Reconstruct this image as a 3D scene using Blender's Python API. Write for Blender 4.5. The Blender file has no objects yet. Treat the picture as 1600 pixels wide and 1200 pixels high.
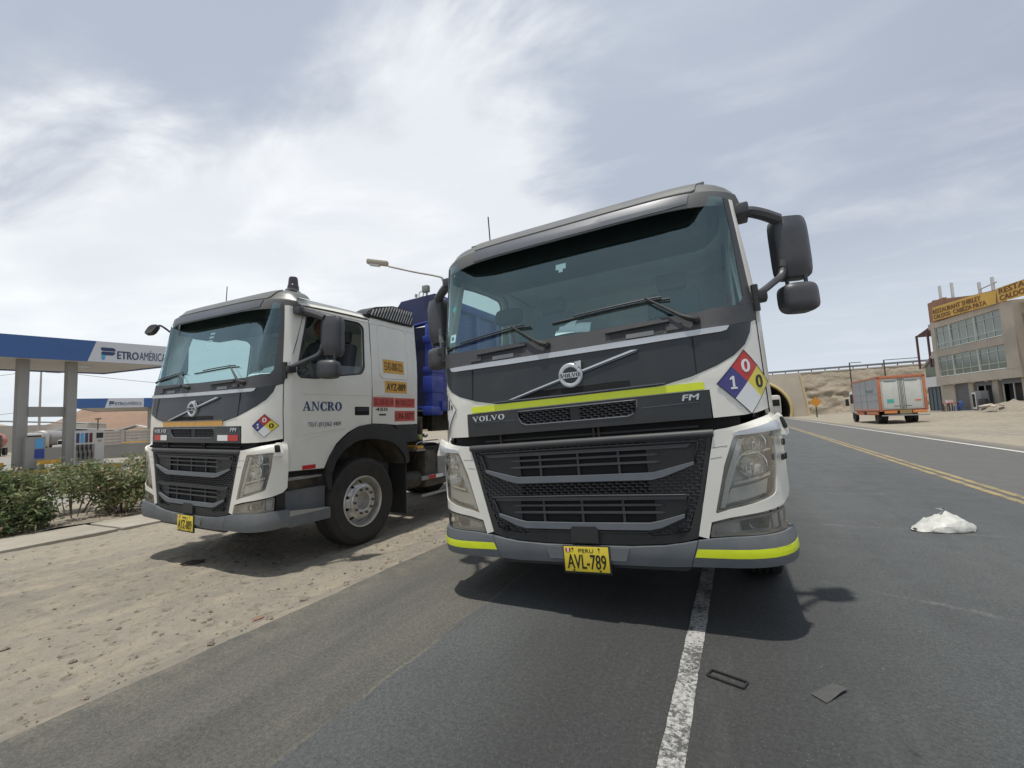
import bpy, bmesh, math, random
from math import sin, cos, pi, radians, sqrt
from mathutils import Vector, Matrix, noise
from mathutils.geometry import tessellate_polygon
random.seed(7)
scene = bpy.context.scene
COL = scene.collection

# ------------------------------------------------------------------ camera
cam_d = bpy.data.cameras.new("camera")
cam = bpy.data.objects.new("camera", cam_d); COL.objects.link(cam)
cam_d.sensor_width = 36.0; cam_d.lens = 15.936; cam_d.clip_end = 3000; cam_d.clip_start = 0.05
CAM_LOC = (0, 0, 1.335)
cam.matrix_world = Matrix(((0.893124, 0.078202, 0.442960, 0), (0.447448, -0.053675, -0.892698, 0), (-0.046035, 0.995492, -0.082930, CAM_LOC[2]), (0, 0, 0, 1)))
scene.camera = cam

# ------------------------------------------------------------------ sun, sky, exposure
SUN_DIR = Vector((-0.04, -0.16, 1.0)).normalized()
sun_el = math.asin(SUN_DIR.z); sun_az = math.atan2(SUN_DIR.x, SUN_DIR.y)
sd = bpy.data.lights.new("sun", 'SUN'); sd.energy = 3.1; sd.angle = radians(1.6); sd.color = (1.0, 0.955, 0.88)
so = bpy.data.objects.new("sun", sd); COL.objects.link(so)
so.rotation_euler = SUN_DIR.to_track_quat('Z', 'Y').to_euler()
scene.view_settings.view_transform = 'Standard'; scene.view_settings.look = 'None'
scene.view_settings.exposure = 0.14; scene.view_settings.gamma = 1.0
try: scene.view_settings.use_curve_mapping = False
except Exception: pass

world = bpy.data.worlds.new("World"); scene.world = world; world.use_nodes = True
nt = world.node_tree; N = nt.nodes; L = nt.links; N.clear()
def nd(t, **k):
    n = N.new(t)
    for a, b in k.items(): setattr(n, a, b)
    return n
def mth(op, a, b=None, c=None):
    n = nd('ShaderNodeMath', operation=op)
    for i, v in enumerate((a, b, c)):
        if v is None: continue
        if isinstance(v, (int, float)): n.inputs[i].default_value = v
        else: L.new(v, n.inputs[i])
    return n.outputs[0]
wout = nd('ShaderNodeOutputWorld'); bg = nd('ShaderNodeBackground'); bg.inputs[1].default_value = 0.10
sky = nd('ShaderNodeTexSky', sky_type='NISHITA', sun_disc=False)
sky.sun_elevation = sun_el; sky.sun_rotation = sun_az; sky.altitude = 300; sky.dust_density = 2.5; sky.air_density = 1.0
tc = nd('ShaderNodeTexCoord'); sep = nd('ShaderNodeSeparateXYZ'); L.new(tc.outputs['Generated'], sep.inputs[0])
zc = mth('ADD', mth('MAXIMUM', sep.outputs[2], 0.0), 0.10)
px = mth('DIVIDE', sep.outputs[0], zc); py = mth('DIVIDE', sep.outputs[1], zc)
comb = nd('ShaderNodeCombineXYZ'); L.new(px, comb.inputs[0]); L.new(py, comb.inputs[1])
def mapping(vec, rot, sc, loc=(0, 0, 0)):
    m = nd('ShaderNodeMapping'); m.inputs['Rotation'].default_value = rot; m.inputs['Scale'].default_value = sc
    m.inputs['Location'].default_value = loc; L.new(vec, m.inputs[0]); return m.outputs[0]
def wnoise(vec, scale, detail, rough, dist=0.0):
    n = nd('ShaderNodeTexNoise'); n.inputs['Scale'].default_value = scale; n.inputs['Detail'].default_value = detail
    n.inputs['Roughness'].default_value = rough; n.inputs['Distortion'].default_value = dist; L.new(vec, n.inputs['Vector']); return n.outputs[0]
def smooth(v, a, b):
    n = nd('ShaderNodeMapRange', interpolation_type='SMOOTHSTEP'); L.new(v, n.inputs[0])
    n.inputs[1].default_value = a; n.inputs[2].default_value = b; return n.outputs[0]
def mixc(f, a, b):
    n = nd('ShaderNodeMix', data_type='RGBA')
    if isinstance(f, float): n.inputs[0].default_value = f
    else: L.new(f, n.inputs[0])
    for i, v in ((6, a), (7, b)):
        if isinstance(v, tuple): n.inputs[i].default_value = (*v, 1)
        else: L.new(v, n.inputs[i])
    return n.outputs[2]
pv = comb.outputs[0]
big = wnoise(mapping(pv, (0, 0, 0.5), (0.50, 1.0, 1), (3.1, 1.7, 0)), 0.55, 6, 0.55, 0.4)
fine = wnoise(mapping(pv, (0, 0, 1.05), (0.85, 1.45, 1), (1.3, 0.4, 0)), 1.4, 7, 0.55, 0.45)
veil = wnoise(mapping(pv, (0, 0, 0.2), (0.6, 1.0, 1), (9.3, 4.4, 0)), 0.4, 4, 0.5, 0.3)
# a long cloud bank: distance in the cloud layer from a line that crosses the sky
fo = mth('MULTIPLY', mth('SUBTRACT', fine, 0.5), 1.1)
m1 = smooth(mth('ADD', mth('SUBTRACT', mth('ADD', mth('ADD', py, mth('MULTIPLY', smooth(px, -1.0, -0.45), 0.20)), mth('MULTIPLY', px, -0.235)), 0.90), fo), -0.10, 0.30)
m2 = smooth(mth('ADD', mth('SUBTRACT', mth('MULTIPLY', px, -1.0), 0.36), fo), -0.12, 0.22)
mask = mth('MULTIPLY', mth('MULTIPLY', m1, m2), mth('ADD', mth('MULTIPLY', smooth(big, 0.36, 0.58), 0.5), 0.5))
mask = mth('MINIMUM', mth('ADD', mask, mth('MULTIPLY', smooth(fine, 0.46, 0.78), 0.26)), 1.0)
grey = mixc(smooth(veil, 0.35, 0.65), (4.0, 4.45, 5.35), (4.6, 5.15, 6.05))
base = mixc(0.92, sky.outputs[0], grey)
cl = mixc(mask, base, (10.4, 10.5, 10.5))
hor = smooth(sep.outputs[2], 0.42, 0.0)
fin = mixc(mth('MULTIPLY', hor, 0.8), cl, (6.6, 7.25, 7.9))
L.new(fin, bg.inputs[0]); L.new(bg.outputs[0], wout.inputs[0])

# ------------------------------------------------------------------ helpers
def link(o, parent=None):
    COL.objects.link(o)
    if parent is not None: o.parent = parent
    return o
def smooth_set(me, ang=0.6):
    for p in me.polygons: p.use_smooth = True
    bm = bmesh.new(); bm.from_mesh(me)
    for e in bm.edges:
        if len(e.link_faces) == 2 and e.calc_face_angle(0) > ang: e.smooth = False
    bm.to_mesh(me); bm.free()
def obj(name, bm, mat, parent=None, smooth=True, ang=0.6, kind=None, label=None):
    me = bpy.data.meshes.new(name)
    if isinstance(bm, tuple):
        me.from_pydata(*bm)
    else:
        bm.to_mesh(me); bm.free()
    if mat is not None: me.materials.append(mat)
    if smooth: smooth_set(me, ang)
    o = bpy.data.objects.new(name, me); link(o, parent)
    if kind: o['kind'] = kind
    if label: o['label'] = label
    return o
def empty(name, loc=(0, 0, 0), rot=(0, 0, 0), label=None, cat=None, group=None, parent=None):
    o = bpy.data.objects.new(name, None); link(o, parent); o.location = loc; o.rotation_euler = rot
    o.empty_display_size = 0.2
    return tag(o, label, cat, group)
def tag(o, label=None, cat=None, group=None, kind=None):
    if label: o['label'] = label
    if cat: o['category'] = cat
    if group: o['group'] = group
    if kind: o['kind'] = kind
    return o
def box(bm, x0, x1, y0, y1, z0, z1, bev=0.0, M=None):
    vs = [bm.verts.new((x, y, z)) for z in (z0, z1) for y in (y0, y1) for x in (x0, x1)]
    fs = [bm.faces.new([vs[i] for i in f]) for f in ((0, 2, 3, 1), (4, 5, 7, 6), (0, 1, 5, 4), (2, 6, 7, 3), (0, 4, 6, 2), (1, 3, 7, 5))]
    if bev > 0:
        es = list({e for f in fs for e in f.edges})
        r = bmesh.ops.bevel(bm, geom=es, offset=bev, segments=2, affect='EDGES', profile=0.6)
        vs = list({v for f in r['faces'] for v in f.verts} | {v for v in vs if v.is_valid})
    if M is not None:
        for v in vs: v.co = M @ v.co
    return bm
def BX(*a, bev=0.0):
    return box(bmesh.new(), *a, bev=bev)
def catmull(pts, n=8):
    P = [Vector(p) for p in pts]; out = []
    for i in range(len(P) - 1):
        p0 = P[i - 1] if i else P[0]; p1 = P[i]; p2 = P[i + 1]; p3 = P[i + 2] if i + 2 < len(P) else P[-1]
        for k in range(n):
            t = k / n
            out.append(0.5 * ((2 * p1) + (p2 - p0) * t + (2 * p0 - 5 * p1 + 4 * p2 - p3) * t * t + (3 * p1 - p0 - 3 * p2 + p3) * t ** 3))
    out.append(P[-1]); return out
def tube(bm, pts, r, seg=8, closed=False, sx=1.0):
    P = [Vector(p) for p in pts]; n = len(P); rings = []
    rr = r if isinstance(r, (list, tuple)) else [r] * n
    up = Vector((0, 0, 1))
    for i, p in enumerate(P):
        if closed: d = P[(i + 1) % n] - P[i - 1]
        else: d = P[min(i + 1, n - 1)] - P[max(i - 1, 0)]
        if d.length < 1e-9: d = Vector((0, 0, 1))
        d.normalize()
        a = d.cross(up if abs(d.z) < 0.95 else Vector((1, 0, 0))).normalized(); b = d.cross(a).normalized()
        rings.append([bm.verts.new(p + a * cos(2 * pi * k / seg) * rr[i] * sx + b * sin(2 * pi * k / seg) * rr[i]) for k in range(seg)])
    m = n if closed else n - 1
    for i in range(m):
        A, B = rings[i], rings[(i + 1) % n]
        for k in range(seg):
            bm.faces.new((A[k], A[(k + 1) % seg], B[(k + 1) % seg], B[k]))
    if not closed:
        bm.faces.new(list(reversed(rings[0]))); bm.faces.new(rings[-1])
    return bm
def lathe(bm, prof, seg=32, M=None, closed=False):
    # prof: (r, h) ; axis = local z
    rings = []
    for r, h in prof:
        if r < 1e-6: rings.append([bm.verts.new((0, 0, h))])
        else: rings.append([bm.verts.new((r * cos(2 * pi * k / seg), r * sin(2 * pi * k / seg), h)) for k in range(seg)])
    n = len(rings)
    for i in range(n if closed else n - 1):
        A, B = rings[i], rings[(i + 1) % n]
        for k in range(seg):
            k2 = (k + 1) % seg
            if len(A) == 1 and len(B) == 1: continue
            if len(A) == 1: bm.faces.new((A[0], B[k2], B[k]))
            elif len(B) == 1: bm.faces.new((A[k], A[k2], B[0]))
            else: bm.faces.new((A[k], A[k2], B[k2], B[k]))
    if M is not None:
        for ring in rings:
            for v in ring: v.co = M @ v.co
    return bm
AX = Matrix.Rotation(pi / 2, 4, 'Y')      # lathe axis to +x
AY = Matrix.Rotation(pi / 2, 4, 'X')      # lathe axis to -y
def flat2d(outer, holes=()):
    polys = [[Vector((p[0], p[1], 0)) for p in outer]] + [[Vector((p[0], p[1], 0)) for p in h] for h in holes]
    tri = tessellate_polygon(polys); flat = [v for p in polys for v in p]
    bm = bmesh.new(); vs = [bm.verts.new(v) for v in flat]
    for t in tri:
        try: bm.faces.new([vs[i] for i in t])
        except ValueError: pass
    return bm
def cutgrid(bm, ca=(), cb=()):
    for a in ca:
        bmesh.ops.bisect_plane(bm, geom=bm.verts[:] + bm.edges[:] + bm.faces[:], plane_co=(a, 0, 0), plane_no=(1, 0, 0), dist=1e-6)
    for b in cb:
        bmesh.ops.bisect_plane(bm, geom=bm.verts[:] + bm.edges[:] + bm.faces[:], plane_co=(0, b, 0), plane_no=(0, 1, 0), dist=1e-6)
def drape(bm, surf, off=0.0, th=0.01):
    """surf(a,b)->Vector; moves a flat (a,b) mesh on the surface, offset outward, and gives it thickness"""
    bmesh.ops.recalc_face_normals(bm, faces=bm.faces[:])
    E = 1e-3; data = {}
    for v in bm.verts:
        a, b = v.co.x, v.co.y
        p = surf(a, b); n = (surf(a + E, b) - surf(a - E, b)).cross(surf(a, b + E) - surf(a, b - E))
        n = n.normalized() if n.length > 0 else Vector((0, -1, 0))
        o = off(a, b) if callable(off) else off
        data[v] = (p, n, o)
    bm.verts.ensure_lookup_table()
    fs = bm.faces[:]
    s = sum(f.normal.z for f in fs)
    if s < 0: bmesh.ops.reverse_faces(bm, faces=fs)
    if th > 0:
        back = {v: bm.verts.new(p + n * (o - th)) for v, (p, n, o) in data.items()}
        bed = [e for e in bm.edges if e.is_boundary]
        for f in fs: bm.faces.new([back[v] for v in reversed(f.verts)])
        for e in bed:
            lp = e.link_loops[0]; a, b = lp.vert, lp.link_loop_next.vert
            bm.faces.new((b, a, back[a], back[b]))
    for v, (p, n, o) in data.items(): v.co = p + n * o
    bmesh.ops.recalc_face_normals(bm, faces=bm.faces[:]) if th > 0 else None
    return bm
def text2d(s, bold=0.0):
    c = bpy.data.curves.new("t", 'FONT'); c.body = s; c.size = 1; c.offset = bold; c.resolution_u = 3
    o = bpy.data.objects.new("t", c); COL.objects.link(o)
    me = bpy.data.meshes.new_from_object(o); bpy.data.objects.remove(o)
    bm = bmesh.new(); bm.from_mesh(me); bpy.data.meshes.remove(me); bpy.data.curves.remove(c)
    bmesh.ops.remove_doubles(bm, verts=bm.verts[:], dist=1e-4)
    return bm
def fit2d(bm, a0, b0, a1, b1, shear=0.0):
    xs = [v.co.x for v in bm.verts]; ys = [v.co.y for v in bm.verts]
    x0, x1, y0, y1 = min(xs), max(xs), min(ys), max(ys)
    for v in bm.verts:
        u = (v.co.x - x0) / (x1 - x0); w = (v.co.y - y0) / (y1 - y0)
        v.co = Vector((a0 + (a1 - a0) * u + shear * w * (b1 - b0), b0 + (b1 - b0) * w, 0))
    return bm
PLN = lambda O, U, V: (lambda a, b: Vector(O) + Vector(U) * a + Vector(V) * b)
def text(name, s, boxab, surf, mat, parent, off=0.004, th=0.003, bold=0.01, shear=0.0, cuts=()):
    h = boxab[3] - boxab[1]; w = bold * h * .9; allbm = bmesh.new()
    sh = ((0, 0),) if bold <= 0 else ((-w, 0), (w, 0), (0, -w * .7), (0, w * .7)) if bold < .03 else ((-w, 0), (w, 0), (-w * .35, -w * .6), (w * .35, w * .6), (0, 0))
    for k, (dx, dy) in enumerate(sh):
        bm = fit2d(text2d(s), *boxab, shear=shear)
        for v in bm.verts: v.co.x += dx; v.co.y += dy
        if cuts: cutgrid(bm, cuts)
        drape(bm, surf, off + k * max(.00018, th * .02), th); me = bpy.data.meshes.new("t"); bm.to_mesh(me); bm.free(); allbm.from_mesh(me); bpy.data.meshes.remove(me)
    return obj(name, allbm, mat, parent, smooth=False)
# serif capitals
def ring2(cx, cy, ro, ri, a0=0, a1=360, n=28):
    A = [radians(a0 + (a1 - a0) * i / n) for i in range(n + 1)]
    if a1 - a0 >= 360:
        A = A[:-1]
        return ([(cx + ro[0] * cos(t), cy + ro[1] * sin(t)) for t in A], [[(cx + ri[0] * cos(t), cy + ri[1] * sin(t)) for t in A]])
    return ([(cx + ro[0] * cos(t), cy + ro[1] * sin(t)) for t in A] + [(cx + ri[0] * cos(t), cy + ri[1] * sin(t)) for t in reversed(A)], [])
R4 = lambda a, b, c, d: ([(a, b), (c, b), (c, d), (a, d)], [])
P_ = lambda *p: (list(p), [])
SERIF = {
 'V': (.98, [P_((.06, .94), (.30, .94), (.58, 0), (.44, 0)), P_((.475, .02), (.55, .02), (.88, .94), (.79, .94)), R4(0, .93, .38, 1), R4(.68, .93, .98, 1)]),
 'O': (.94, [ring2(.47, .5, (.46, .52), (.21, .43))]),
 'L': (.78, [R4(.1, .06, .33, .94), R4(0, .93, .44, 1), R4(0, 0, .72, .07), P_((.64, .0), (.76, .0), (.78, .34), (.72, .34))]),
 'A': (.98, [P_((.08, .05), (.17, .05), (.50, 1), (.43, 1)), P_((.40, 1), (.54, 1), (.90, .05), (.64, .05)), R4(.22, .30, .68, .36), R4(0, 0, .28, .06), R4(.54, 0, .98, .06)]),
 'N': (1.0, [R4(.13, .05, .20, .95), P_((.04, 1), (.30, 1), (.86, .0), (.74, .0)), R4(.79, .0, .86, .95), R4(0, 0, .34, .06), R4(0, .94, .2, 1), R4(.66, .94, .99, 1)]),
 'C': (.86, [ring2(.5, .5, (.48, .52), (.22, .44), 42, 318), P_((.74, .62), (.8, .62), (.8, .98), (.76, .98)), P_((.78, .04), (.84, .2), (.84, .34), (.74, .2))]),
 'R': (.96, [R4(.1, .05, .33, .95), ring2(.36, .73, (.42, .27), (.18, .20), -90, 90), P_((.40, .48), (.58, .48), (.9, .06), (.66, .06)), R4(0, 0, .44, .06), R4(0, .94, .36, 1), R4(.62, 0, .96, .06)]),
}
def serif_text(name, s, boxab, surf, mat, parent, off=0.004, th=0.003, gap=.06, cuts=()):
    a0, b0, a1, b1 = boxab; W = sum(SERIF[c][0] + gap for c in s) - gap; sc = (a1 - a0) / W; x = 0
    allbm = bmesh.new(); k = 0
    for c in s:
        for outer, holes in SERIF[c][1]:
            T = lambda P: [(a0 + (x + p[0]) * sc, b0 + (b1 - b0) * p[1]) for p in P]
            bm = flat2d(T(outer), [T(h) for h in holes])
            if cuts: cutgrid(bm, cuts)
            drape(bm, surf, off + (k % 6) * .0003, th); k += 1
            me = bpy.data.meshes.new("t"); bm.to_mesh(me); bm.free(); allbm.from_mesh(me); bpy.data.meshes.remove(me)
        x += SERIF[c][0] + gap
    return obj(name, allbm, mat, parent, smooth=False)

# ------------------------------------------------------------------ materials
def mat(name, col, rough=0.5, metal=0.0, var=0.0, vscale=8.0, dirt=None, dscale=3.0, damt=0.0, bump=0.0, bscale=60.0, spec=0.5, coat=0.0, emis=None, stretch=(1, 1, 1)):
    m = bpy.data.materials.new(name); m.use_nodes = True; t = m.node_tree; n = t.nodes; l = t.links
    b = n['Principled BSDF']; b.inputs['Base Color'].default_value = (*col, 1); b.inputs['Roughness'].default_value = rough
    b.inputs['Metallic'].default_value = metal; b.inputs['Specular IOR Level'].default_value = spec; b.inputs['Coat Weight'].default_value = coat
    if coat: b.inputs['Coat Roughness'].default_value = 0.06
    tc = n.new('ShaderNodeTexCoord'); mp = n.new('ShaderNodeMapping'); mp.inputs['Scale'].default_value = stretch
    l.new(tc.outputs['Object'], mp.inputs[0]); cur = None
    def noi(s, d=5, r=.6):
        k = n.new('ShaderNodeTexNoise'); k.inputs['Scale'].default_value = s; k.inputs['Detail'].default_value = d; k.inputs['Roughness'].default_value = r
        l.new(mp.outputs[0], k.inputs['Vector']); return k.outputs[0]
    if var > 0:
        r = n.new('ShaderNodeMapRange'); l.new(noi(vscale), r.inputs[0]); r.inputs[1].default_value = .3; r.inputs[2].default_value = .7
        r.inputs[3].default_value = 1 - var; r.inputs[4].default_value = 1 + var
        mx = n.new('ShaderNodeMix'); mx.data_type = 'RGBA'; mx.blend_type = 'MULTIPLY'; mx.inputs[0].default_value = 1; mx.inputs[6].default_value = (*col, 1)
        l.new(r.outputs[0], mx.inputs[7]); cur = mx.outputs[2]
    if dirt is not None:
        r = n.new('ShaderNodeMapRange'); l.new(noi(dscale, 7, .7), r.inputs[0]); r.inputs[1].default_value = .42; r.inputs[2].default_value = .72
        r.inputs[3].default_value = damt * .25; r.inputs[4].default_value = damt
        mx = n.new('ShaderNodeMix'); mx.data_type = 'RGBA'; l.new(r.outputs[0], mx.inputs[0]); mx.inputs[7].default_value = (*dirt, 1)
        if cur: l.new(cur, mx.inputs[6])
        else: mx.inputs[6].default_value = (*col, 1)
        cur = mx.outputs[2]
        rr = n.new('ShaderNodeMapRange'); l.new(r.outputs[0], rr.inputs[0]); rr.inputs[3].default_value = rough; rr.inputs[4].default_value = min(1, rough + .5); l.new(rr.outputs[0], b.inputs['Roughness'])
    if cur: l.new(cur, b.inputs['Base Color'])
    if bump > 0:
        bp = n.new('ShaderNodeBump'); bp.inputs['Strength'].default_value = bump; bp.inputs['Distance'].default_value = .01
        l.new(noi(bscale, 6, .65), bp.inputs['Height']); l.new(bp.outputs[0], b.inputs['Normal'])
    if emis: b.inputs['Emission Color'].default_value = (*emis, 1); b.inputs['Emission Strength'].default_value = 1
    return m
def glassmat(name, tint, fmin=0.06, fmax=0.9, gl=(1, 1, 1), rough=0.02):
    m = bpy.data.materials.new(name); m.use_nodes = True; t = m.node_tree; n = t.nodes; l = t.links; n.clear()
    o = n.new('ShaderNodeOutputMaterial'); mx = n.new('ShaderNodeMixShader'); tr = n.new('ShaderNodeBsdfTransparent'); g = n.new('ShaderNodeBsdfGlossy')
    tr.inputs[0].default_value = (*tint, 1); g.inputs[0].default_value = (*gl, 1); g.inputs['Roughness'].default_value = rough
    lw = n.new('ShaderNodeLayerWeight'); lw.inputs[0].default_value = .5
    p = n.new('ShaderNodeMath'); p.operation = 'POWER'; l.new(lw.outputs['Facing'], p.inputs[0]); p.inputs[1].default_value = 3.5
    r = n.new('ShaderNodeMapRange'); l.new(p.outputs[0], r.inputs[0]); r.inputs[3].default_value = fmin; r.inputs[4].default_value = fmax
    l.new(r.outputs[0], mx.inputs[0]); l.new(tr.outputs[0], mx.inputs[1]); l.new(g.outputs[0], mx.inputs[2]); l.new(mx.outputs[0], o.inputs[0])
    return m
DUST = (.36, .30, .22)
M = {}
M['white'] = mat('white_paint', (.82, .80, .72), .32, coat=.5, var=.03, vscale=2, dirt=DUST, dscale=2.2, damt=.16)
M['black_panel'] = mat('dark_panel_paint', (.017, .021, .024), .34, coat=.15, dirt=DUST, dscale=2.5, damt=.05, var=.08)
M['cowl'] = mat('dark_grey_plastic', (.042, .046, .052), .5, dirt=DUST, dscale=3, damt=.10, bump=.05, bscale=300)
M['plastic'] = mat('black_plastic', (.018, .020, .022), .5, dirt=DUST, dscale=4, damt=.06, bump=.06, bscale=350)
M['mirror_shell'] = mat('mirror_shell_plastic', (.045, .050, .060), .42, dirt=DUST, dscale=3, damt=.10, bump=.04, bscale=400)
M['bar'] = mat('grey_trim_bar', (.115, .135, .16), .4, dirt=DUST, dscale=4, damt=.16)
M['bumper'] = mat('bumper_grey', (.105, .122, .138), .5, var=.06, vscale=3, dirt=DUST, dscale=3, damt=.22, bump=.04, bscale=300)
M['visor'] = mat('visor_grey', (.155, .16, .155), .33, metal=.35, dirt=DUST, dscale=3, damt=.16)
M['visor_front'] = mat('visor_front_grey', (.135, .145, .165), .38, metal=.3, dirt=DUST, dscale=3, damt=.12)
M['silver'] = mat('silver_strip', (.60, .63, .66), .35, metal=.35, dirt=DUST, dscale=4, damt=.15)
M['chrome'] = mat('chrome', (.72, .73, .74), .16, metal=1.0, dirt=DUST, dscale=5, damt=.12)
M['alu'] = mat('wheel_aluminium', (.62, .61, .59), .36, metal=.8, dirt=(.2, .17, .13), dscale=6, damt=.28, var=.1)
M['tyre'] = mat('tyre_rubber', (.014, .014, .0135), .7, dirt=DUST, dscale=6, damt=.07, bump=.1, bscale=120)
M['hole'] = mat('dark_recess', (.006, .006, .006), .8)
M['yellow_tape'] = mat('fluorescent_yellow_tape', (.76, .88, .02), .32, var=.05, vscale=9, dirt=(.62, .55, .05), dscale=5, damt=.25, coat=.3)
M['orange_tape'] = mat('orange_tape', (.85, .42, .03), .35, var=.08, vscale=9, coat=.3)
M['lens'] = glassmat('lamp_lens', (.95, .95, .93), .14, .9, rough=.08)
M['reflector'] = mat('lamp_reflector', (.62, .62, .60), .12, metal=1.0)
M['lamp_in'] = mat('lamp_bezel', (.56, .57, .56), .35, metal=.3, var=.12, vscale=14)
M['lamp_rim'] = mat('lamp_housing', (.16, .155, .14), .5, dirt=DUST, damt=.3)
M['glass'] = glassmat('windscreen_glass', (.84, .97, .95), .12, .95, gl=(.70, .95, .98))
M['side_glass'] = glassmat('side_window_glass', (.50, .62, .62), .07, .9)
M['rubber'] = mat('window_rubber', (.012, .013, .015), .6)
M['interior'] = mat('cab_interior', (.86, .87, .84), .8, var=.12, vscale=2)
M['interior_dark'] = mat('cab_headliner', (.010, .013, .016), .8)
M['dash'] = mat('dashboard', (.22, .26, .25), .6, var=.15, vscale=5)
M['seat'] = mat('seat_fabric', (.16, .17, .19), .9, bump=.2, bscale=200)
M['belt'] = mat('orange_belt', (.30, .10, .05), .8)
M['plate'] = mat('plate_yellow', (.80, .62, .03), .4, var=.06, vscale=20, dirt=DUST, dscale=12, damt=.2)
M['ink'] = mat('black_ink', (.015, .014, .013), .5)
M['navy'] = mat('navy_ink', (.02, .05, .16), .45)
M['greyink'] = mat('grey_blue_ink', (.11, .14, .18), .5)
M['red'] = mat('red_vinyl', (.52, .03, .025), .4, coat=.2, var=.05)
M['redfade'] = mat('faded_red_vinyl', (.55, .09, .07), .5, var=.12, vscale=12)
M['maroon'] = mat('maroon_ink', (.12, .01, .012), .5)
M['blue_vinyl'] = mat('blue_vinyl', (.055, .05, .22), .4, coat=.2)
M['yellow_vinyl'] = mat('yellow_vinyl', (.78, .66, .06), .4, coat=.2)
M['white_vinyl'] = mat('white_vinyl', (.78, .79, .78), .4, coat=.2)
M['orange_vinyl'] = mat('orange_vinyl', (.72, .38, .06), .5, var=.05)
M['paper'] = mat('paper', (.80, .86, .84), .7, var=.03)
M['teal'] = mat('teal_sticker', (.08, .42, .38), .5)
M['blue_body'] = mat('tipper_blue', (.018, .045, .30), .38, coat=.3, var=.1, vscale=3, dirt=DUST, dscale=2, damt=.10)
M['blue_shaded'] = mat('tipper_shaded_blue', (.010, .016, .06), .5, dirt=DUST, dscale=2, damt=.06)  # same tipper blue with the front wall's shade put into the colour
M['chassis'] = mat('chassis_black', (.016, .015, .014), .65, dirt=DUST, dscale=5, damt=.35)
M['steel'] = mat('galvanised_steel', (.34, .35, .35), .45, metal=.5, var=.15, vscale=9, dirt=DUST, damt=.3)
M['tread'] = mat('step_tread', (.40, .41, .40), .45, metal=.4, dirt=DUST, damt=.5, dscale=10)
M['skin'] = mat('skin', (.22, .11, .07), .6)
M['shirt'] = mat('dark_shirt', (.035, .045, .05), .9)
M['hair'] = mat('black_hair', (.01, .009, .008), .8)

# ================================================================== GROUND
def world_mat(name): 
    m = bpy.data.materials.new(name); m.use_nodes = True; return m, m.node_tree.nodes, m.node_tree.links
class NB:
    """small node builder working in object coordinates (setting objects sit at the origin, so object = world)"""
    def __init__(s, name):
        s.m, s.n, s.l = world_mat(name); s.b = s.n['Principled BSDF']; s.tc = s.n.new('ShaderNodeTexCoord'); s.P = s.tc.outputs['Object']
        sp = s.n.new('ShaderNodeSeparateXYZ'); s.l.new(s.P, sp.inputs[0]); s.x, s.y, s.z = sp.outputs
    def put(s, sock, v):
        if isinstance(v, (int, float)): sock.default_value = v
        elif isinstance(v, tuple): sock.default_value = (*v, 1) if len(sock.default_value) == 4 else v
        else: s.l.new(v, sock)
    def math(s, op, a, b=0.0):
        k = s.n.new('ShaderNodeMath'); k.operation = op; s.put(k.inputs[0], a); s.put(k.inputs[1], b); return k.outputs[0]
    def noise(s, sc, d=5, r=.6, st=(1, 1, 1), loc=(0, 0, 0), dist=0):
        mp = s.n.new('ShaderNodeMapping'); mp.inputs['Scale'].default_value = st; mp.inputs['Location'].default_value = loc; s.l.new(s.P, mp.inputs[0])
        k = s.n.new('ShaderNodeTexNoise'); k.inputs['Scale'].default_value = sc; k.inputs['Detail'].default_value = d; k.inputs['Roughness'].default_value = r; k.inputs['Distortion'].default_value = dist
        s.l.new(mp.outputs[0], k.inputs['Vector']); return k.outputs[0]
    def voro(s, sc, feature='F1'):
        k = s.n.new('ShaderNodeTexVoronoi'); k.inputs['Scale'].default_value = sc; k.feature = feature; s.l.new(s.P, k.inputs['Vector']); return k
    def ramp(s, v, a, b, c=0.0, d=1.0):
        k = s.n.new('ShaderNodeMapRange'); k.interpolation_type = 'SMOOTHSTEP'; s.put(k.inputs[0], v)
        for i, q in enumerate((a, b, c, d)): k.inputs[i + 1].default_value = q
        return k.outputs[0]
    def mix(s, f, a, b, mode='MIX'):
        k = s.n.new('ShaderNodeMix'); k.data_type = 'RGBA'; k.blend_type = mode; s.put(k.inputs[0], f); s.put(k.inputs[6], a); s.put(k.inputs[7], b); return k.outputs[2]
    def bump(s, h, st=.5, d=.01, prev=None):
        k = s.n.new('ShaderNodeBump'); k.inputs['Strength'].default_value = st; k.inputs['Distance'].default_value = d; s.l.new(h, k.inputs['Height'])
        if prev is not None: s.l.new(prev, k.inputs['Normal'])
        return k.outputs[0]
    def done(s, col, rough=.8, nrm=None, spec=.4):
        s.put(s.b.inputs['Base Color'], col); s.put(s.b.inputs['Roughness'], rough); s.b.inputs['Specular IOR Level'].default_value = spec
        if nrm is not None: s.l.new(nrm, s.b.inputs['Normal'])
        return s.m

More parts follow.
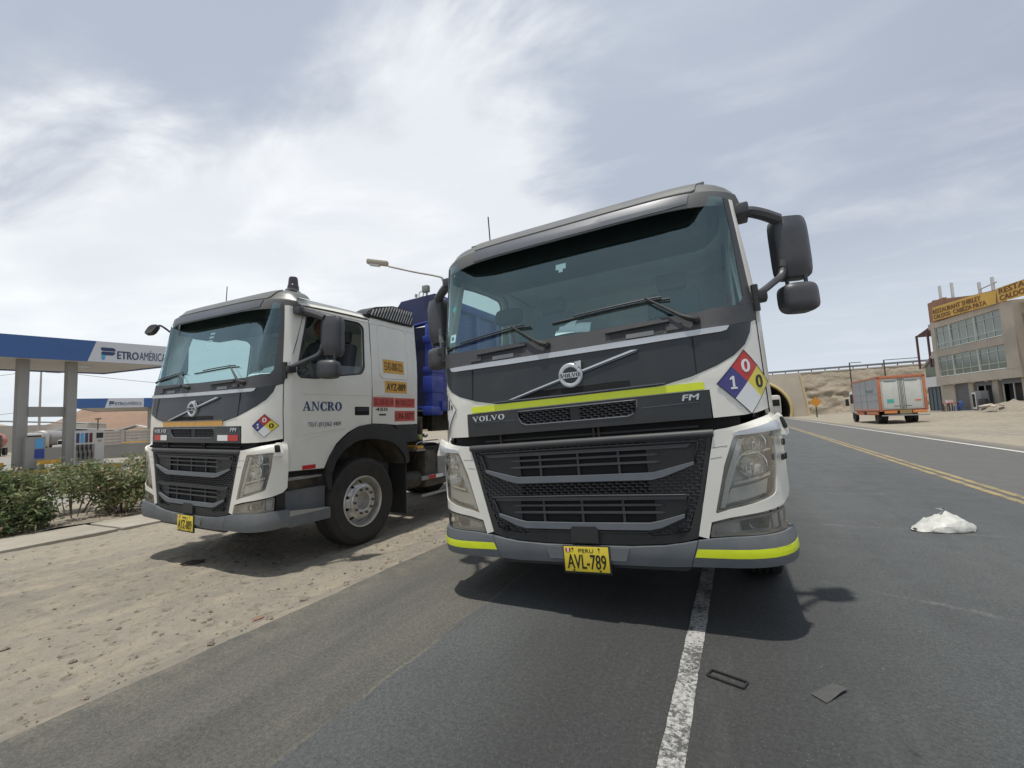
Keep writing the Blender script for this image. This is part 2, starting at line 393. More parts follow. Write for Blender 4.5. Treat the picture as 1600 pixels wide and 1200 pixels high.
def dirt_mat(name, tone=(1, 1, 1)):
    q = NB(name)
    T = lambda c: tuple(a * b for a, b in zip(c, tone))
    c = q.mix(q.ramp(q.noise(.35, 5, .6, (1, .5, 1)), .35, .65), T((.335, .30, .24)), T((.26, .237, .195)))
    c = q.mix(q.ramp(q.noise(2.2, 7, .7, (1.6, .7, 1)), .42, .70), c, T((.38, .33, .25)))
    c = q.mix(q.math('MULTIPLY', q.ramp(q.noise(9, 6, .75, (1, 1, 1)), .52, .70), .55), c, T((.17, .15, .12)))
    c = q.mix(q.math('MULTIPLY', q.ramp(q.noise(70, 4, .7), .5, .75), .5), c, T((.17, .15, .125)))
    v = q.voro(6.5); dent = q.math('MULTIPLY', q.ramp(v.outputs['Distance'], .05, .32), q.ramp(q.noise(1.3, 4, .6), .30, .6)); c = q.mix(q.math('MULTIPLY', q.math('SUBTRACT', 1.0, q.ramp(v.outputs['Distance'], .03, .20)), .22), c, T((.19, .165, .13)))
    n0 = q.bump(dent, .7, .05); n1 = q.bump(q.noise(3.5, 8, .68, (1.4, .8, 1)), 1.0, .07, n0); n2 = q.bump(q.noise(45, 6, .7), .6, .012, n1)
    return q.done(c, .95, n2, .15)
M['dirt'] = dirt_mat('dry_dirt'); M['far_dirt'] = dirt_mat('dry_ground_far', (1.02, .96, .9))

def asphalt():
    q = NB('asphalt')
    old = q.mix(q.ramp(q.noise(.5, 4, .6, (1, .3, 1)), .3, .7), (.090, .096, .097), (.110, .116, .115))
    old = q.mix(q.math('MULTIPLY', q.ramp(q.math('ADD', q.x, q.math('MULTIPLY', q.noise(1.1, 4, .6), .6)), .2, 1.3, 1, 0), q.math('MULTIPLY', q.ramp(q.math('ADD', q.x, q.math('MULTIPLY', q.noise(.9, 4, .6), .5)), -1.45, -.55), .9)), old, (.055, .057, .054))
    old = q.mix(q.math('MULTIPLY', q.ramp(q.noise(2.4, 6, .7, (1.4, .35, 1)), .45, .75), .35), old, (.050, .052, .053))
    # brown-grey resurfaced strip on the verge side, split by a wandering joint
    wob = q.math('MULTIPLY', q.math('SUBTRACT', q.noise(1.0, 5, .6, (0.2, 1, 1)), .5), .14)
    xj = q.math('ADD', q.x, wob)
    strip = q.ramp(xj, -1.815, -1.79, 1, 0)
    new = q.mix(q.ramp(q.noise(1.5, 6, .65, (1.8, .3, 1)), .35, .68), (.145, .139, .118), (.108, .106, .093))
    c = q.mix(strip, old, new)
    jl = q.math('MULTIPLY', q.ramp(q.math('ABSOLUTE', q.math('ADD', xj, 1.80)), .004, .016, 1, 0), q.ramp(q.noise(3, 3, .5), .40, .55))
    c = q.mix(q.math('MULTIPLY', jl, .5), c, (.22, .20, .15))
    # lane beyond the double line is browner with dust
    c = q.mix(q.math('MULTIPLY', q.ramp(q.x, 2.8, 3.6), .6), c, (.150, .143, .13))
    # dust blown from both verges
    dl = q.math('MULTIPLY', q.ramp(q.math('ADD', q.x, q.math('MULTIPLY', q.noise(2.0, 5, .7), .5)), -2.9, -2.35, 1, 0), .5)
    dr = q.math('MULTIPLY', q.ramp(q.math('ADD', q.x, q.math('MULTIPLY', q.noise(1.0, 5, .7, (1, .3, 1)), .8)), 6.4, 7.6), .7)
    c = q.mix(q.math('MULTIPLY', dl, q.ramp(q.noise(5, 5, .7), .35, .7)), c, (.27, .24, .18)); c = q.mix(dr, c, (.30, .26, .20))
    # pale scrape lines across the lane
    for (yy, sl, wd, am) in ((6.55, -.10, .07, .30), (4.62, -.42, .05, .42), (8.75, .02, .07, .25)):
        ln = q.math('ADD', q.math('ADD', q.y, q.math('MULTIPLY', q.x, -sl)), q.math('MULTIPLY', q.noise(1.2, 4, .6), .3))
        f = q.math('MULTIPLY', q.ramp(q.math('ABSOLUTE', q.math('SUBTRACT', ln, yy)), 0, wd, 1, 0), q.math('MULTIPLY', q.ramp(q.x, .2, .9), q.ramp(q.x, 3.2, 2.4, 0, 1)))
        c = q.mix(q.math('MULTIPLY', f, q.ramp(q.noise(4, 6, .8), .42, .62, 0.0, am)), c, (.25, .25, .24))
    # aggregate: pale and dark grains
    v = q.voro(95)
    gr = q.ramp(v.outputs['Distance'], 0.0, .30, 1, 0)
    sp = q.n.new('ShaderNodeSeparateColor'); q.l.new(v.outputs['Color'], sp.inputs[0])
    c = q.mix(q.math('MULTIPLY', q.math('MULTIPLY', gr, q.ramp(sp.outputs[0], .70, .86)), .75), c, (.30, .295, .27))
    c = q.mix(q.math('MULTIPLY', q.ramp(q.noise(130, 3, .8), .50, .66), .7), c, (.030, .030, .030))
    c = q.mix(q.math('MULTIPLY', q.ramp(q.noise(22, 6, .8, (1, .6, 1)), .50, .68), .30), c, (.045, .045, .044))
    c = q.mix(q.math('MULTIPLY', q.ramp(q.noise(.8, 7, .75, (2.5, .4, 1), (7, 0, 0)), .52, .72), .30), c, (.130, .127, .115))
    # bits of grit and tar spots
    v2 = q.voro(9); sp2 = q.n.new('ShaderNodeSeparateColor'); q.l.new(v2.outputs['Color'], sp2.inputs[0])
    c = q.mix(q.math('MULTIPLY', q.ramp(v2.outputs['Distance'], .02, .07, 1, 0), q.math('MULTIPLY', q.ramp(sp2.outputs[1], .7, .75), .7)), c, (.28, .25, .20))
    c = q.mix(q.math('MULTIPLY', q.ramp(q.noise(1.7, 7, .8, (1, 1, 1), (5, 2, 0)), .64, .72), .6), c, (.026, .026, .028))
    c = q.mix(1.0, c, q.mix(q.ramp(q.noise(48, 3, .75), .36, .64), (.83, .83, .83), (1.19, 1.19, 1.18)), 'MULTIPLY')
    n1 = q.bump(q.noise(70, 6, .8), .9, .010); n2 = q.bump(q.noise(6, 6, .7), .25, .02, n1)
    return q.done(c, q.ramp(q.noise(3, 5, .6), .3, .7, .72, .9), n2, .35)
M['asphalt'] = asphalt()
def paint(name, col, wear=.5, sc=26):
    q = NB(name)
    f = q.ramp(q.math('ADD', q.math('MULTIPLY', q.noise(sc, 8, .8), .6), q.math('MULTIPLY', q.noise(2.5, 4, .6), .4)), wear - .04, wear + .05)
    c = q.mix(f, col, tuple(.085 for _ in range(3)))
    c = q.mix(q.math('MULTIPLY', q.ramp(q.noise(90, 4, .7), .45, .7), .4), c, (.12, .115, .10))
    return q.done(c, .75, q.bump(q.noise(90, 5, .7), .5, .006), .3)
M['white_line'] = paint('worn_white_paint', (.44, .435, .41), .50, 42); M['white_line_far'] = paint('white_paint_far', (.62, .60, .55), .60)
M['yellow_line'] = paint('worn_yellow_paint', (.34, .265, .13), .53, 40)
def conc(name, a, b, sc=1.2, bs=30):
    q = NB(name); c = q.mix(q.ramp(q.noise(sc, 6, .65), .35, .68), a, b)
    c = q.mix(q.math('MULTIPLY', q.ramp(q.noise(12, 6, .75), .5, .75), .35), c, tuple(x * .6 for x in b))
    return q.done(c, .88, q.bump(q.noise(bs, 6, .7), .4, .01), .2)
M['kerb'] = conc('kerb_concrete', (.38, .35, .29), (.30, .27, .22)); M['forecourt'] = conc('forecourt_concrete', (.30, .28, .25), (.25, .235, .21), .3)
M['concrete'] = conc('raw_concrete', (.46, .41, .345), (.38, .345, .29), .4, 8)
M['portal'] = conc('portal_concrete', (.55, .485, .39), (.47, .415, .335), .25, 6)

def sheet(name, x0, x1, y0, y1, z, mt, nx=1, ny=1, fz=None, kind='structure', xs=None, ys=None):
    X = xs or [x0 + (x1 - x0) * i / nx for i in range(nx + 1)]; Y = ys or [y0 + (y1 - y0) * j / ny for j in range(ny + 1)]
    V = [(x, y, z + (fz(x, y) if fz else 0)) for y in Y for x in X]; w = len(X)
    F = [(j * w + i, j * w + i + 1, (j + 1) * w + i + 1, (j + 1) * w + i) for j in range(len(Y) - 1) for i in range(w - 1)]
    return obj(name, (V, [], F), mt, kind=kind, ang=3)
def frange(a, b, s):
    n = max(1, int(round((b - a) / s))); return [a + (b - a) * i / n for i in range(n + 1)]
def ss(t): t = max(0, min(1, t)); return t * t * (3 - 2 * t)
DG = -0.085
ROAD_R = 7.0
def left_h(x, y):
    e = ss((-3.12 - x) / .35)
    k = noise.fractal(Vector((x * .9, y * .5, 0)), 1.0, 2.0, 5) * .030 + noise.fractal(Vector((x * 5, y * 4, 3)), 1.0, 2.0, 4) * .011
    return DG * e + k * e - .006 * (1 - e)
def right_h(x, y):
    e = ss((x - ROAD_R) / 1.2)
    base = .42 * ss((x - 9) / 9) * ss((y - 20) / 30)
    k = noise.fractal(Vector((x * .4, y * .3, 8)), 1.0, 2.0, 5) * .05
    return base + k * e - .012 * e - .004
xs = [-900, -500, -200, -80, -40, -20, -14, -11] + frange(-10, -3.0, .10)
ys = [-200, -40, -10, -4] + frange(-1, 9, .10) + frange(9.5, 30, .8) + [36, 45, 60, 90, 150, 300, 600, 1200]
sheet('dirt_verge', 0, 0, 0, 0, 0, M['dirt'], fz=left_h, xs=xs, ys=ys)
xs = frange(6.85, 10, .25) + frange(10.5, 34, .9) + [45, 70, 120, 250, 600, 1200]
ys = [-200, -40, -10, 0] + frange(4, 60, .8) + frange(62, 100, 3) + [150, 300, 600, 1200]
sheet('dirt_lot', 0, 0, 0, 0, 0, M['dirt'], fz=right_h, xs=xs, ys=ys)
# the road: a slab with a slightly ragged edge towards the verge
def road():
    bm = bmesh.new(); ys = frange(-12, 16, .12) + frange(16.5, 60, 1.5) + frange(65, 400, 15); prev = None
    for y in ys:
        e = -3.10 + .028 * noise.fractal(Vector((y * 1.3, 0, 0)), 1, 2, 4) + .012 * noise.noise(Vector((y * 9, 4, 0)))
        row = [bm.verts.new(p) for p in ((e - .02, y, -.16), (e, y, -.004), (e + .03, y, 0), (-2, y, 0), (0, y, 0), (3.24, y, 0), (ROAD_R, y, 0), (ROAD_R + .02, y, -.1))]
        if prev:
            for i in range(7): bm.faces.new((prev[i], prev[i + 1], row[i + 1], row[i]))
        prev = row
    return obj('road', bm, M['asphalt'], kind='structure', ang=.5)
road()
def strip(name, x0, x1, mt, y0=-6, y1=260, jag=.006):
    bm = bmesh.new(); prev = None
    for y in frange(y0, 14, .06) + frange(14.5, y1, 2.0):
        a = jag * noise.noise(Vector((y * 11, x0 * 7, 0))); b = jag * noise.noise(Vector((y * 12, x1 * 5, 7)))
        row = [bm.verts.new((x0 + a, y, .004)), bm.verts.new((x1 + b, y, .004))]
        if prev: bm.faces.new((prev[0], prev[1], row[1], row[0]))
        prev = row
    return obj(name, bm, mt, kind='structure', smooth=False)
strip('white_edge_line', -.388, -.290, M['white_line'])
strip('yellow_centre_line', 3.10, 3.205, M['yellow_line']); strip('yellow_centre_line', 3.275, 3.38, M['yellow_line'])
strip('white_lane_line', 6.16, 6.28, M['white_line_far'])

# kerb slabs between verge and planting, in individual cast lengths
kb = empty('kerb', label='pale concrete kerb strip along the bushes at the forecourt edge', cat='kerb')
me0 = None
for i, y in enumerate(frange(-4.0, 5.3, 1.5)[:-1]):
    if me0 is None:
        o = obj('kerb_slab', BX(-.55, .55, 0, 1.49, 0, .055, bev=.01), M['kerb'], kb); me0 = o.data
    else:
        o = bpy.data.objects.new('kerb_slab', me0); link(o, kb)
    o.location = (-9.35, y, DG - .01 + .006 * sin(i * 3.1)); o.rotation_euler = (0, .004 * cos(i * 5), .004 * sin(i * 2))
sheet('planting_bed', -13.5, -9.88, -8, 9, -.04, M['dirt'], 40, 60, lambda x, y: .05 * noise.fractal(Vector((x, y, 0)), 1, 2, 4))
sheet('forecourt', -75, -13.5, -30, 34, -.075, M['forecourt'], 4, 4)
def stones():
    bm = bmesh.new(); rnd = random.Random(3)
    for k in range(1500):
        if rnd.random() < .75: x = -3.15 - abs(rnd.gauss(0, 1.0)); y = rnd.uniform(.4, 8)
        else: x = rnd.uniform(-8.7, -3.2); y = rnd.uniform(.5, 8)
        s = rnd.choice((.006, .008, .01, .012, .018)) * rnd.uniform(.6, 1.2)
        if k % 110 == 0: s = .03
        z = left_h(x, y) + s * .2; v = []
        for d in ((1, 0, 0), (-1, 0, 0), (0, 1, 0), (0, -1, 0), (0, 0, .7), (0, 0, -.5)):
            v.append(bm.verts.new((x + s * d[0] * rnd.uniform(.5, 1.3) + s * .3 * rnd.uniform(-1, 1), y + s * d[1] * rnd.uniform(.5, 1.3), z + s * d[2] * rnd.uniform(.4, 1.0))))
        for f in ((0, 2, 4), (2, 1, 4), (1, 3, 4), (3, 0, 4), (2, 0, 5), (1, 2, 5), (3, 1, 5), (0, 3, 5)): bm.faces.new([v[i] for i in f])
    o = obj('gravel', bm, mat('pebble_stone', (.17, .145, .115), .9, var=.35, vscale=3), smooth=False, kind='stuff'); o['label'] = 'small loose pebbles scattered over the pale dirt verge'
    o['category'] = 'gravel'
stones()
def rock(name, x, y, s, lab, mt, flatn=.4, seed=0, group=None):
    bm = bmesh.new(); bmesh.ops.create_icosphere(bm, subdivisions=3, radius=1)
    for v in bm.verts:
        k = 1 + .45 * noise.fractal(v.co * 1.3 + Vector((seed * 7, 0, 0)), 1, 2, 4); v.co = Vector((v.co.x * s * k * 1.3, v.co.y * s * k * .8, v.co.z * s * k * flatn))
    o = obj(name, bm, mt, ang=.5); o.location = (x, y, (left_h(x, y) if x < -3 else 0) + s * flatn * .35); o.rotation_euler = (0, 0, seed * 1.7)
    return tag(o, lab, 'stone', group)
ST = mat('grey_stone', (.20, .17, .14), .9, var=.25, vscale=9, bump=.4, bscale=40); SR = mat('reddish_stone', (.26, .16, .11), .9, var=.25, vscale=9, bump=.4, bscale=40)
rock('stone', -3.42, 2.33, .035, 'reddish flat stone near the edge of the asphalt', SR, .5, 1)
rock('stone', -3.32, 2.68, .045, 'dark grey stone touching the sandy edge of the asphalt', ST, .5, 2)
rock('stone', -4.75, 1.35, .022, 'grey stone half sunk in the dirt towards the lower left corner', ST, .5, 3)
rock('stone', -4.0, 1.45, .022, 'dull stone by the churned patch of the dirt verge', ST, .6, 5)
rock('clod', -5.55, 3.02, .085, 'dark clod of earth in the shadow before the truck with the amber strip', mat('dark_clod', (.05, .035, .028), .95, bump=.5, bscale=20), .3, 6)

# ================================================================== TRUCK CAB SURFACE
def y0(z):
    if z <= 1.5: return 0.0
    if z <= 1.83: return .03 * ss((z - 1.5) / .33) 
    if z <= 1.95: return .03 + .03 * (z - 1.83) / .12
    return .06 + .29 * (z - 1.95)
def taper(z): return 1 - (.075 / 1.222) * max(0, z - 1.95) / .8 if z > 1.95 else 1.0
SC, SL = .90, .45
def W(s, z):
    """cab outline: s along the plan (0 = centre of the front, 0.9..1.35 = corner, beyond = side), z height -> point"""
    sg = 1 if s >= 0 else -1; a = abs(s); k = ss((z - 1.18) / .08); cx = 1.232 * (1 - k) + 1.125 * k; cy = .002 * (1 - k) + .03 * k
    if a <= SC: x = a; y = .018 * (a / SC) ** 4 + y0(z)
    elif a <= SC + SL:
        t = (a - SC) / SL; x = (1 - t) ** 2 * SC + 2 * t * (1 - t) * cx + t * t * 1.222; y = (1 - t) ** 2 * .018 + 2 * t * (1 - t) * cy + t * t * .34; y += y0(z) * (1 - t)
    else: x = 1.222; y = .34 + a - SC - SL
    return Vector((sg * x * taper(z), y, z))
def sX(x, z):
    lo, hi = 0, SC + SL
    for _ in range(40):
        m = (lo + hi) / 2
        if W(m, z).x < abs(x): lo = m
        else: hi = m
    return math.copysign(lo, x)
def sY(y, z):
    lo, hi = SC * .9, SC + SL + 4
    for _ in range(40):
        m = (lo + hi) / 2
        if W(m, z).y < y: lo = m
        else: hi = m
    return lo
CORN = [SC + SL * t for t in (.0, .12, .24, .36, .48, .6, .7, .8, .88, .95, 1.0)] + [SC + SL + .03]
CUTS = sorted([-c for c in CORN] + CORN + [0.3, .6, -.3, -.6, 0])
ZC = (1.5, 1.58, 1.66, 1.74, 1.83, 1.95)
def F2(pts, mirror=True):
    """front polygon from right-half (x,z) points, bottom centre first; mirrored"""
    P = [(sX(x, z) if x > 0 else 0.0, z) for x, z in pts]
    return P + [(-s, z) for s, z in reversed(P) if abs(s) > 1e-6] if mirror else P
def panel(name, pts, mt, parent, off=0.0, th=.012, holes=(), cuts=CUTS, zc=(), surf=W, ang=.5, kind=None, label=None):
    bm = flat2d(pts, holes); lo = min(p[0] for p in pts); hi = max(p[0] for p in pts)
    cutgrid(bm, [c for c in cuts if lo < c < hi], [c for c in zc if min(p[1] for p in pts) < c < max(p[1] for p in pts)])
    return obj(name, drape(bm, surf, off, th), mt, parent, ang=ang, kind=kind, label=label)
def mirr(P): return [(-a, b) for a, b in reversed(P)]
def on_side(P, cut=None):
    """points measured on the x = 1.222 plane as seen from the camera -> (s, z) on the real side"""
    out = []; cx, cy, cz = 5.504, -2.813, 1.484
    for y, z in P:
        yy, zz = y, z
        for _ in range(6):
            xx = 1.222 * taper(zz); k = (cx - xx) / (cx - 1.222); yy = cy + (y - cy) * k; zz = cz + (z - cz) * k
        out.append((sY(yy, zz), zz))
    return out
def rounded(P, r, n=4):
    out = []
    for i, p in enumerate(P):
        a = Vector((*P[i - 1], 0)); b = Vector((*p, 0)); c = Vector((*P[(i + 1) % len(P)], 0))
        d1 = (a - b); d2 = (c - b); rr = min(r, d1.length * .45, d2.length * .45); q1 = b + d1.normalized() * rr; q2 = b + d2.normalized() * rr
        for k in range(n + 1):
            t = k / n; v = q1 * (1 - t) ** 2 + b * 2 * t * (1 - t) + q2 * t * t; out.append((v.x, v.y))
    return out
def seam_tube(name, P, r, mt, parent, surf=W, off=0.0, closed=False, seg=6, sub=6):
    pts = []
    n = len(P)
    for i in range(n if closed else n - 1):
        a, b = P[i], P[(i + 1) % n]
        m = max(1, int(abs(b[0] - a[0]) / .05) + 1)
        for k in range(m):
            t = k / m; pts.append((a[0] + (b[0] - a[0]) * t, a[1] + (b[1] - a[1]) * t))
    if not closed: pts.append(P[-1])
    E = 1e-3; Q = []
    for a, b in pts:
        nn = (surf(a + E, b) - surf(a - E, b)).cross(surf(a, b + E) - surf(a, b - E)).normalized(); Q.append(surf(a, b) + nn * off)
    return obj(name, tube(bmesh.new(), Q, r, seg, closed), mt, parent, ang=1.0)
def inside(p, poly):
    x, y = p; c = False; j = len(poly) - 1
    for i in range(len(poly)):
        xi, yi = poly[i]; xj, yj = poly[j]
        if (yi > y) != (yj > y) and x < (xj - xi) * (y - yi) / (yj - yi) + xi: c = not c
        j = i
    return c
def hexmesh(name, region, holes, parent, mt, w=.046, h=.017, off=.0, th=.010, line=.0028):
    """flattened honeycomb ribs inside a region, one joined part"""
    bm = bmesh.new(); lo = min(p[0] for p in region); hi = max(p[0] for p in region); b = min(p[1] for p in region); t = max(p[1] for p in region); r = 0; z = b
    E = 1e-3
    def quad(p, q, wd):
        d = Vector((q[0] - p[0], q[1] - p[1], 0)); 
        if d.length < 1e-6: return
        nn = Vector((-d.y, d.x, 0)).normalized() * wd
        vs = []
        for (a, c) in ((p[0] - nn.x, p[1] - nn.y), (q[0] - nn.x, q[1] - nn.y), (q[0] + nn.x, q[1] + nn.y), (p[0] + nn.x, p[1] + nn.y)):
            s0 = W(a, c); nr = (W(a + E, c) - W(a - E, c)).cross(W(a, c + E) - W(a, c - E)).normalized(); vs.append((s0 + nr * off, s0 + nr * (off - th)))
        f = [bm.verts.new(v[0]) for v in vs]; k = [bm.verts.new(v[1]) for v in vs]
        bm.faces.new(f); bm.faces.new((f[0], f[1], k[1], k[0])); bm.faces.new((f[2], f[3], k[3], k[2]))
    while z < t + h:
        x = lo - w + (w / 2 if r % 2 else 0)
        while x < hi + w:
            c = (x, z); a = (x - w * .32, z + h * .5); bq = (x + w * .32, z + h * .5); cr = (x + w * .5, z); dn = (x + w * .32, z - h * .5)
            for p, q in ((a, bq), (bq, cr), (cr, dn)):
                m = ((p[0] + q[0]) / 2, (p[1] + q[1]) / 2)
                if inside(m, region) and not any(inside(m, H) for H in holes): quad(p, q, line)
            x += w
        z += h * .5 if False else h; r += 1
    return obj(name, bm, mt, parent, smooth=False, kind='stuff')

# ------------------------------------------------------------------ wheel
def make_wheel(parent, x, y, z, sg, dual=False, steel='alu'):
    w = empty('wheel', parent=parent); w.location = (x, y, z)
    if sg < 0: w.rotation_euler = (0, 0, pi)
    R0 = .530
    prof = [(.30, -.13), (.36, -.150), (.44, -.158), (.495, -.150), (.520, -.132), (R0, -.105)]
    for g in (-.075, -.028, .02, .068):
        prof += [(R0 + .002, g - .018), (R0 - .012, g - .014), (R0 - .012, g - .006), (R0 + .002, g - .002)]
    prof += [(R0, .105), (.520, .132), (.495, .150), (.47, .155), (.465, .150), (.455, .157), (.40, .154), (.345, .145), (.32, .140), (.30, .125), (.292, .05), (.292, -.10)]
    obj('tyre', lathe(bmesh.new(), prof, 56, AX), M['tyre'], w, ang=.45)
    rim = obj('rim', lathe(bmesh.new(), [(.305, .128), (.312, .138), (.306, .147), (.292, .146), (.283, .130), (.278, .06), (.27, -.03), (.272, -.10), (.30, -.13)], 48, AX), M['alu'], w, ang=.5)
    # disc: convex cone with ten hand holes, raised ring with nuts, open hub
    rs = lambda r: Vector((0, 0, 0))
    def cone(a, b):
        r = sqrt(a * a + b * b); 
        hgt = .052 + .075 * ss((.275 - r) / .085)
        return Vector((hgt, a, b))
    ring = [(cos(2 * pi * k / 60) * .277, sin(2 * pi * k / 60) * .277) for k in range(60)]; inn = [(cos(2 * pi * k / 40) * .18, sin(2 * pi * k / 40) * .18) for k in range(40)]
    holes = [inn]
    for k in range(10):
        a = 2 * pi * (k + .5) / 10; c = (cos(a) * .236, sin(a) * .236)
        holes.append([(c[0] + .024 * cos(t) * cos(a) - .019 * sin(t) * sin(a), c[1] + .024 * cos(t) * sin(a) + .019 * sin(t) * cos(a)) for t in [2 * pi * j / 12 for j in range(12)]])
    bm = flat2d(ring, holes); bmesh.ops.subdivide_edges(bm, edges=[e for e in bm.edges if e.calc_length() > .05], cuts=2)
    obj('wheel_disc', drape(bm, cone, 0, .012), M['alu'], w, ang=.6)
    obj('hub_ring', lathe(bmesh.new(), [(.182, .118), (.186, .132), (.176, .142), (.118, .142), (.108, .134), (.104, .09), (.098, .05), (.0, .045)], 40, AX), M['alu'], w, ang=.4)
    nb = None
    for k in range(10):
        a = 2 * pi * k / 10
        if nb is None:
            nb = obj('wheel_nut', lathe(bmesh.new(), [(.0165, .138), (.0165, .160), (.012, .166), (.0, .166)], 6, AX), M['chassis'], w, smooth=False); o = nb
        else: o = bpy.data.objects.new('wheel_nut', nb.data); link(o, w)
        o.location = (0, cos(a) * .147, sin(a) * .147)
    obj('brake_drum', lathe(bmesh.new(), [(.0, .0), (.24, .0), (.262, -.02), (.262, -.13), (0, -.13)], 32, AX), M['chassis'], w)
    return w

# ------------------------------------------------------------------ truck
def make_truck(v, loc, yaw, lean, ground, label, group):
    T = empty('truck', loc, (0, lean, yaw), label, 'truck', group)
    A_ = v == 'A'
    # ---- hatch, strips
    hatch = F2([(0, 1.490), (.45, 1.492), (.60, 1.503), (.78, 1.540), (.93, 1.592), (1.03, 1.645), (1.10, 1.71), (1.138, 1.785), (1.152, 1.85), (1.0, 1.829), (.5, 1.822), (0, 1.820)])
    panel('front_hatch', hatch, M['black_panel'], T, .004, .012, zc=ZC)
    for s in (-1, 1):
        panel('hatch_seam', [(s * .805, 1.55), (s * .813, 1.55), (s * .813, 1.785), (s * .805, 1.785)][::s], M['hole'], T, .0055, .002)
    panel('silver_strip', F2([(0, 1.786), (.5, 1.786), (.97, 1.794), (1.005, 1.802), (1.022, 1.829), (.5, 1.826), (0, 1.824)]), M['silver'], T, .016, .016)
    # grille slot under the emblem and the diagonal bar
    panel('hatch_slot', F2([(0, 1.512), (.36, 1.512), (.40, 1.516), (.40, 1.556), (.30, 1.560), (0, 1.556)]), M['hole'], T, .0055, .003)
    panel('hatch_ledge', F2([(0, 1.503), (.62, 1.508), (.62, 1.514), (0, 1.512)]), M['bar'], T, .018, .016)
    panel('emblem_bar', [(-.492, 1.516), (-.452, 1.518), (.470, 1.752), (.425, 1.755)], M['silver'], T, .022, .014)
    panel('emblem_bar_trim', [(-.450, 1.514), (-.432, 1.514), (.462, 1.738), (.472, 1.748)], M['bar'], T, .019, .012)
    ox, oz = 0.0, 1.640
    eb = obj('emblem', lathe(bmesh.new(), [(.086, .0), (.086, .018), (.078, .026), (.062, .026), (.056, .018), (.056, .0)], 40, Matrix.Translation((ox, y0(oz) - .006, oz)) @ AY), M['silver'], T, ang=.5)
    ES = PLN((ox, y0(oz) - .03, oz), (1, 0, 0), (0, 0, 1))
    obj('emblem_disc', lathe(bmesh.new(), [(0, .014), (.058, .014), (.058, 0)], 32, Matrix.Translation((ox, y0(oz) - .006, oz)) @ AY), M['black_panel'], eb, ang=.4)
    obj('emblem_band', drape(flat2d([(-.080, -.019), (.080, -.019), (.080, .019), (-.080, .019)]), ES, .002, .012), M['silver'], eb, smooth=False)
    obj('emblem_arrow', drape(flat2d([(.040, .052), (.052, .040), (.066, .056), (.082, .040), (.086, .094), (.034, .088), (.052, .072)]), ES, .003, .010), M['silver'], eb, smooth=False)
    serif_text('emblem_lettering', 'VOLVO', (-.068, -.013, .068, .013), ES, M['ink'], eb, .004, .002)
    # ---- white front panel with its lower cut-out
    wf = [(0, 1.443), (.872, 1.443), (.874, 1.268), (1.05, 1.272), (1.12, 1.280)]
    P = [(sX(x, z) if x > 0 else 0, z) for x, z in wf]
    P += [(sY(.275, 1.30), 1.305), (sY(.262, 1.5), 1.5), (sY(.250, 1.75), 1.75), (sY(.262, 1.875), 1.872), (sX(1.18, 1.868), 1.868)]
    P += [(sX(x, z), z) for x, z in [(1.156, 1.852), (1.142, 1.785), (1.104, 1.707), (1.033, 1.640), (.932, 1.587), (.78, 1.535), (.60, 1.498), (.45, 1.487)]] + [(0, 1.485)]
    panel('front_panel', P + [(-s, z) for s, z in reversed(P) if abs(s) > 1e-6], M['white'], T, 0, .012, zc=ZC + (1.35, 1.42))
    # ---- name panel with air intake
    hole = F2([(0, 1.322), (.365, 1.322), (.405, 1.338), (.425, 1.375), (.428, 1.424), (0, 1.424)])
    panel('name_panel', F2([(0, 1.268), (.866, 1.268), (.868, 1.405), (.845, 1.436), (.80, 1.441), (0, 1.441)]), M['black_panel'], T, .006, .012, holes=[hole])
    hexmesh('intake_mesh', hole, [[(-.035, 1.3), (.035, 1.3), (.035, 1.45), (-.035, 1.45)]], T, M['cowl'], .050, .0165, -.002)
    panel('intake_back', F2([(0, 1.31), (.44, 1.31), (.44, 1.432), (0, 1.432)]), M['hole'], T, -.022, .004)
    panel('intake_post', [(-.034, 1.322), (.034, 1.322), (.034, 1.424), (-.034, 1.424)], M['plastic'], T, -.006, .01)
    seam_tube('intake_rim', [p for p in hole], .0045, M['bar'], T, off=.006, closed=True)
    panel('name_panel_crease', F2([(0, 1.352), (.80, 1.352), (.80, 1.355), (0, 1.355)], ), M['bar'], T, .0068, .002) if False else None
    for s in (-1, 1):
        panel('name_panel_crease', [(s * .46, 1.366), (s * .80, 1.372), (s * .80, 1.375), (s * .46, 1.369)][::s], M['bar'], T, .0075, .002)
    serif_text('name_lettering', 'VOLVO', (-.818, 1.380, -.538, 1.419), W, M['silver'], T, .012, .005, cuts=())
    text('model_lettering', 'FM', (.708, 1.388, .800, 1.424), W, M['silver'], T, .012, .005, bold=.06, shear=.25)
    if A_:
        panel('reflective_strip', [(-.822, 1.448), (.843, 1.448), (.843, 1.494), (-.822, 1.494)], M['yellow_tape'], T, .0085, .003)
    else:
        panel('reflective_strip', [(-.62, 1.450), (.57, 1.450), (.57, 1.505), (-.62, 1.505)], M['orange_tape'], T, .0075, .003)
        for a, b, m_ in ((-.81, -.66, 'red'), (-.66, -.52, 'white_vinyl'), (.49, .665, 'white_vinyl'), (.665, .835, 'red')):
            panel('reflector_sticker', [(a, 1.292), (b, 1.292), (b, 1.352), (a, 1.352)], M[m_], T, .0090, .002)
    # ---- gap between hatch and grille
    obj('hatch_gap', BX(-1.02, 1.02, .075, .30, 1.12, 1.30), M['hole'], T, smooth=False)
    for xx in (-.62, .10, .135): obj('latch', BX(xx, xx + .016, .045, .09, 1.18, 1.28, bev=.003), M['chassis'], T)
    obj('latch_bar', BX(-.75, .78, .058, .075, 1.215, 1.228), M['plastic'], T, smooth=False)
    # ---- grille
    gl = lambda z: .862 - (1.195 - z) * .2466
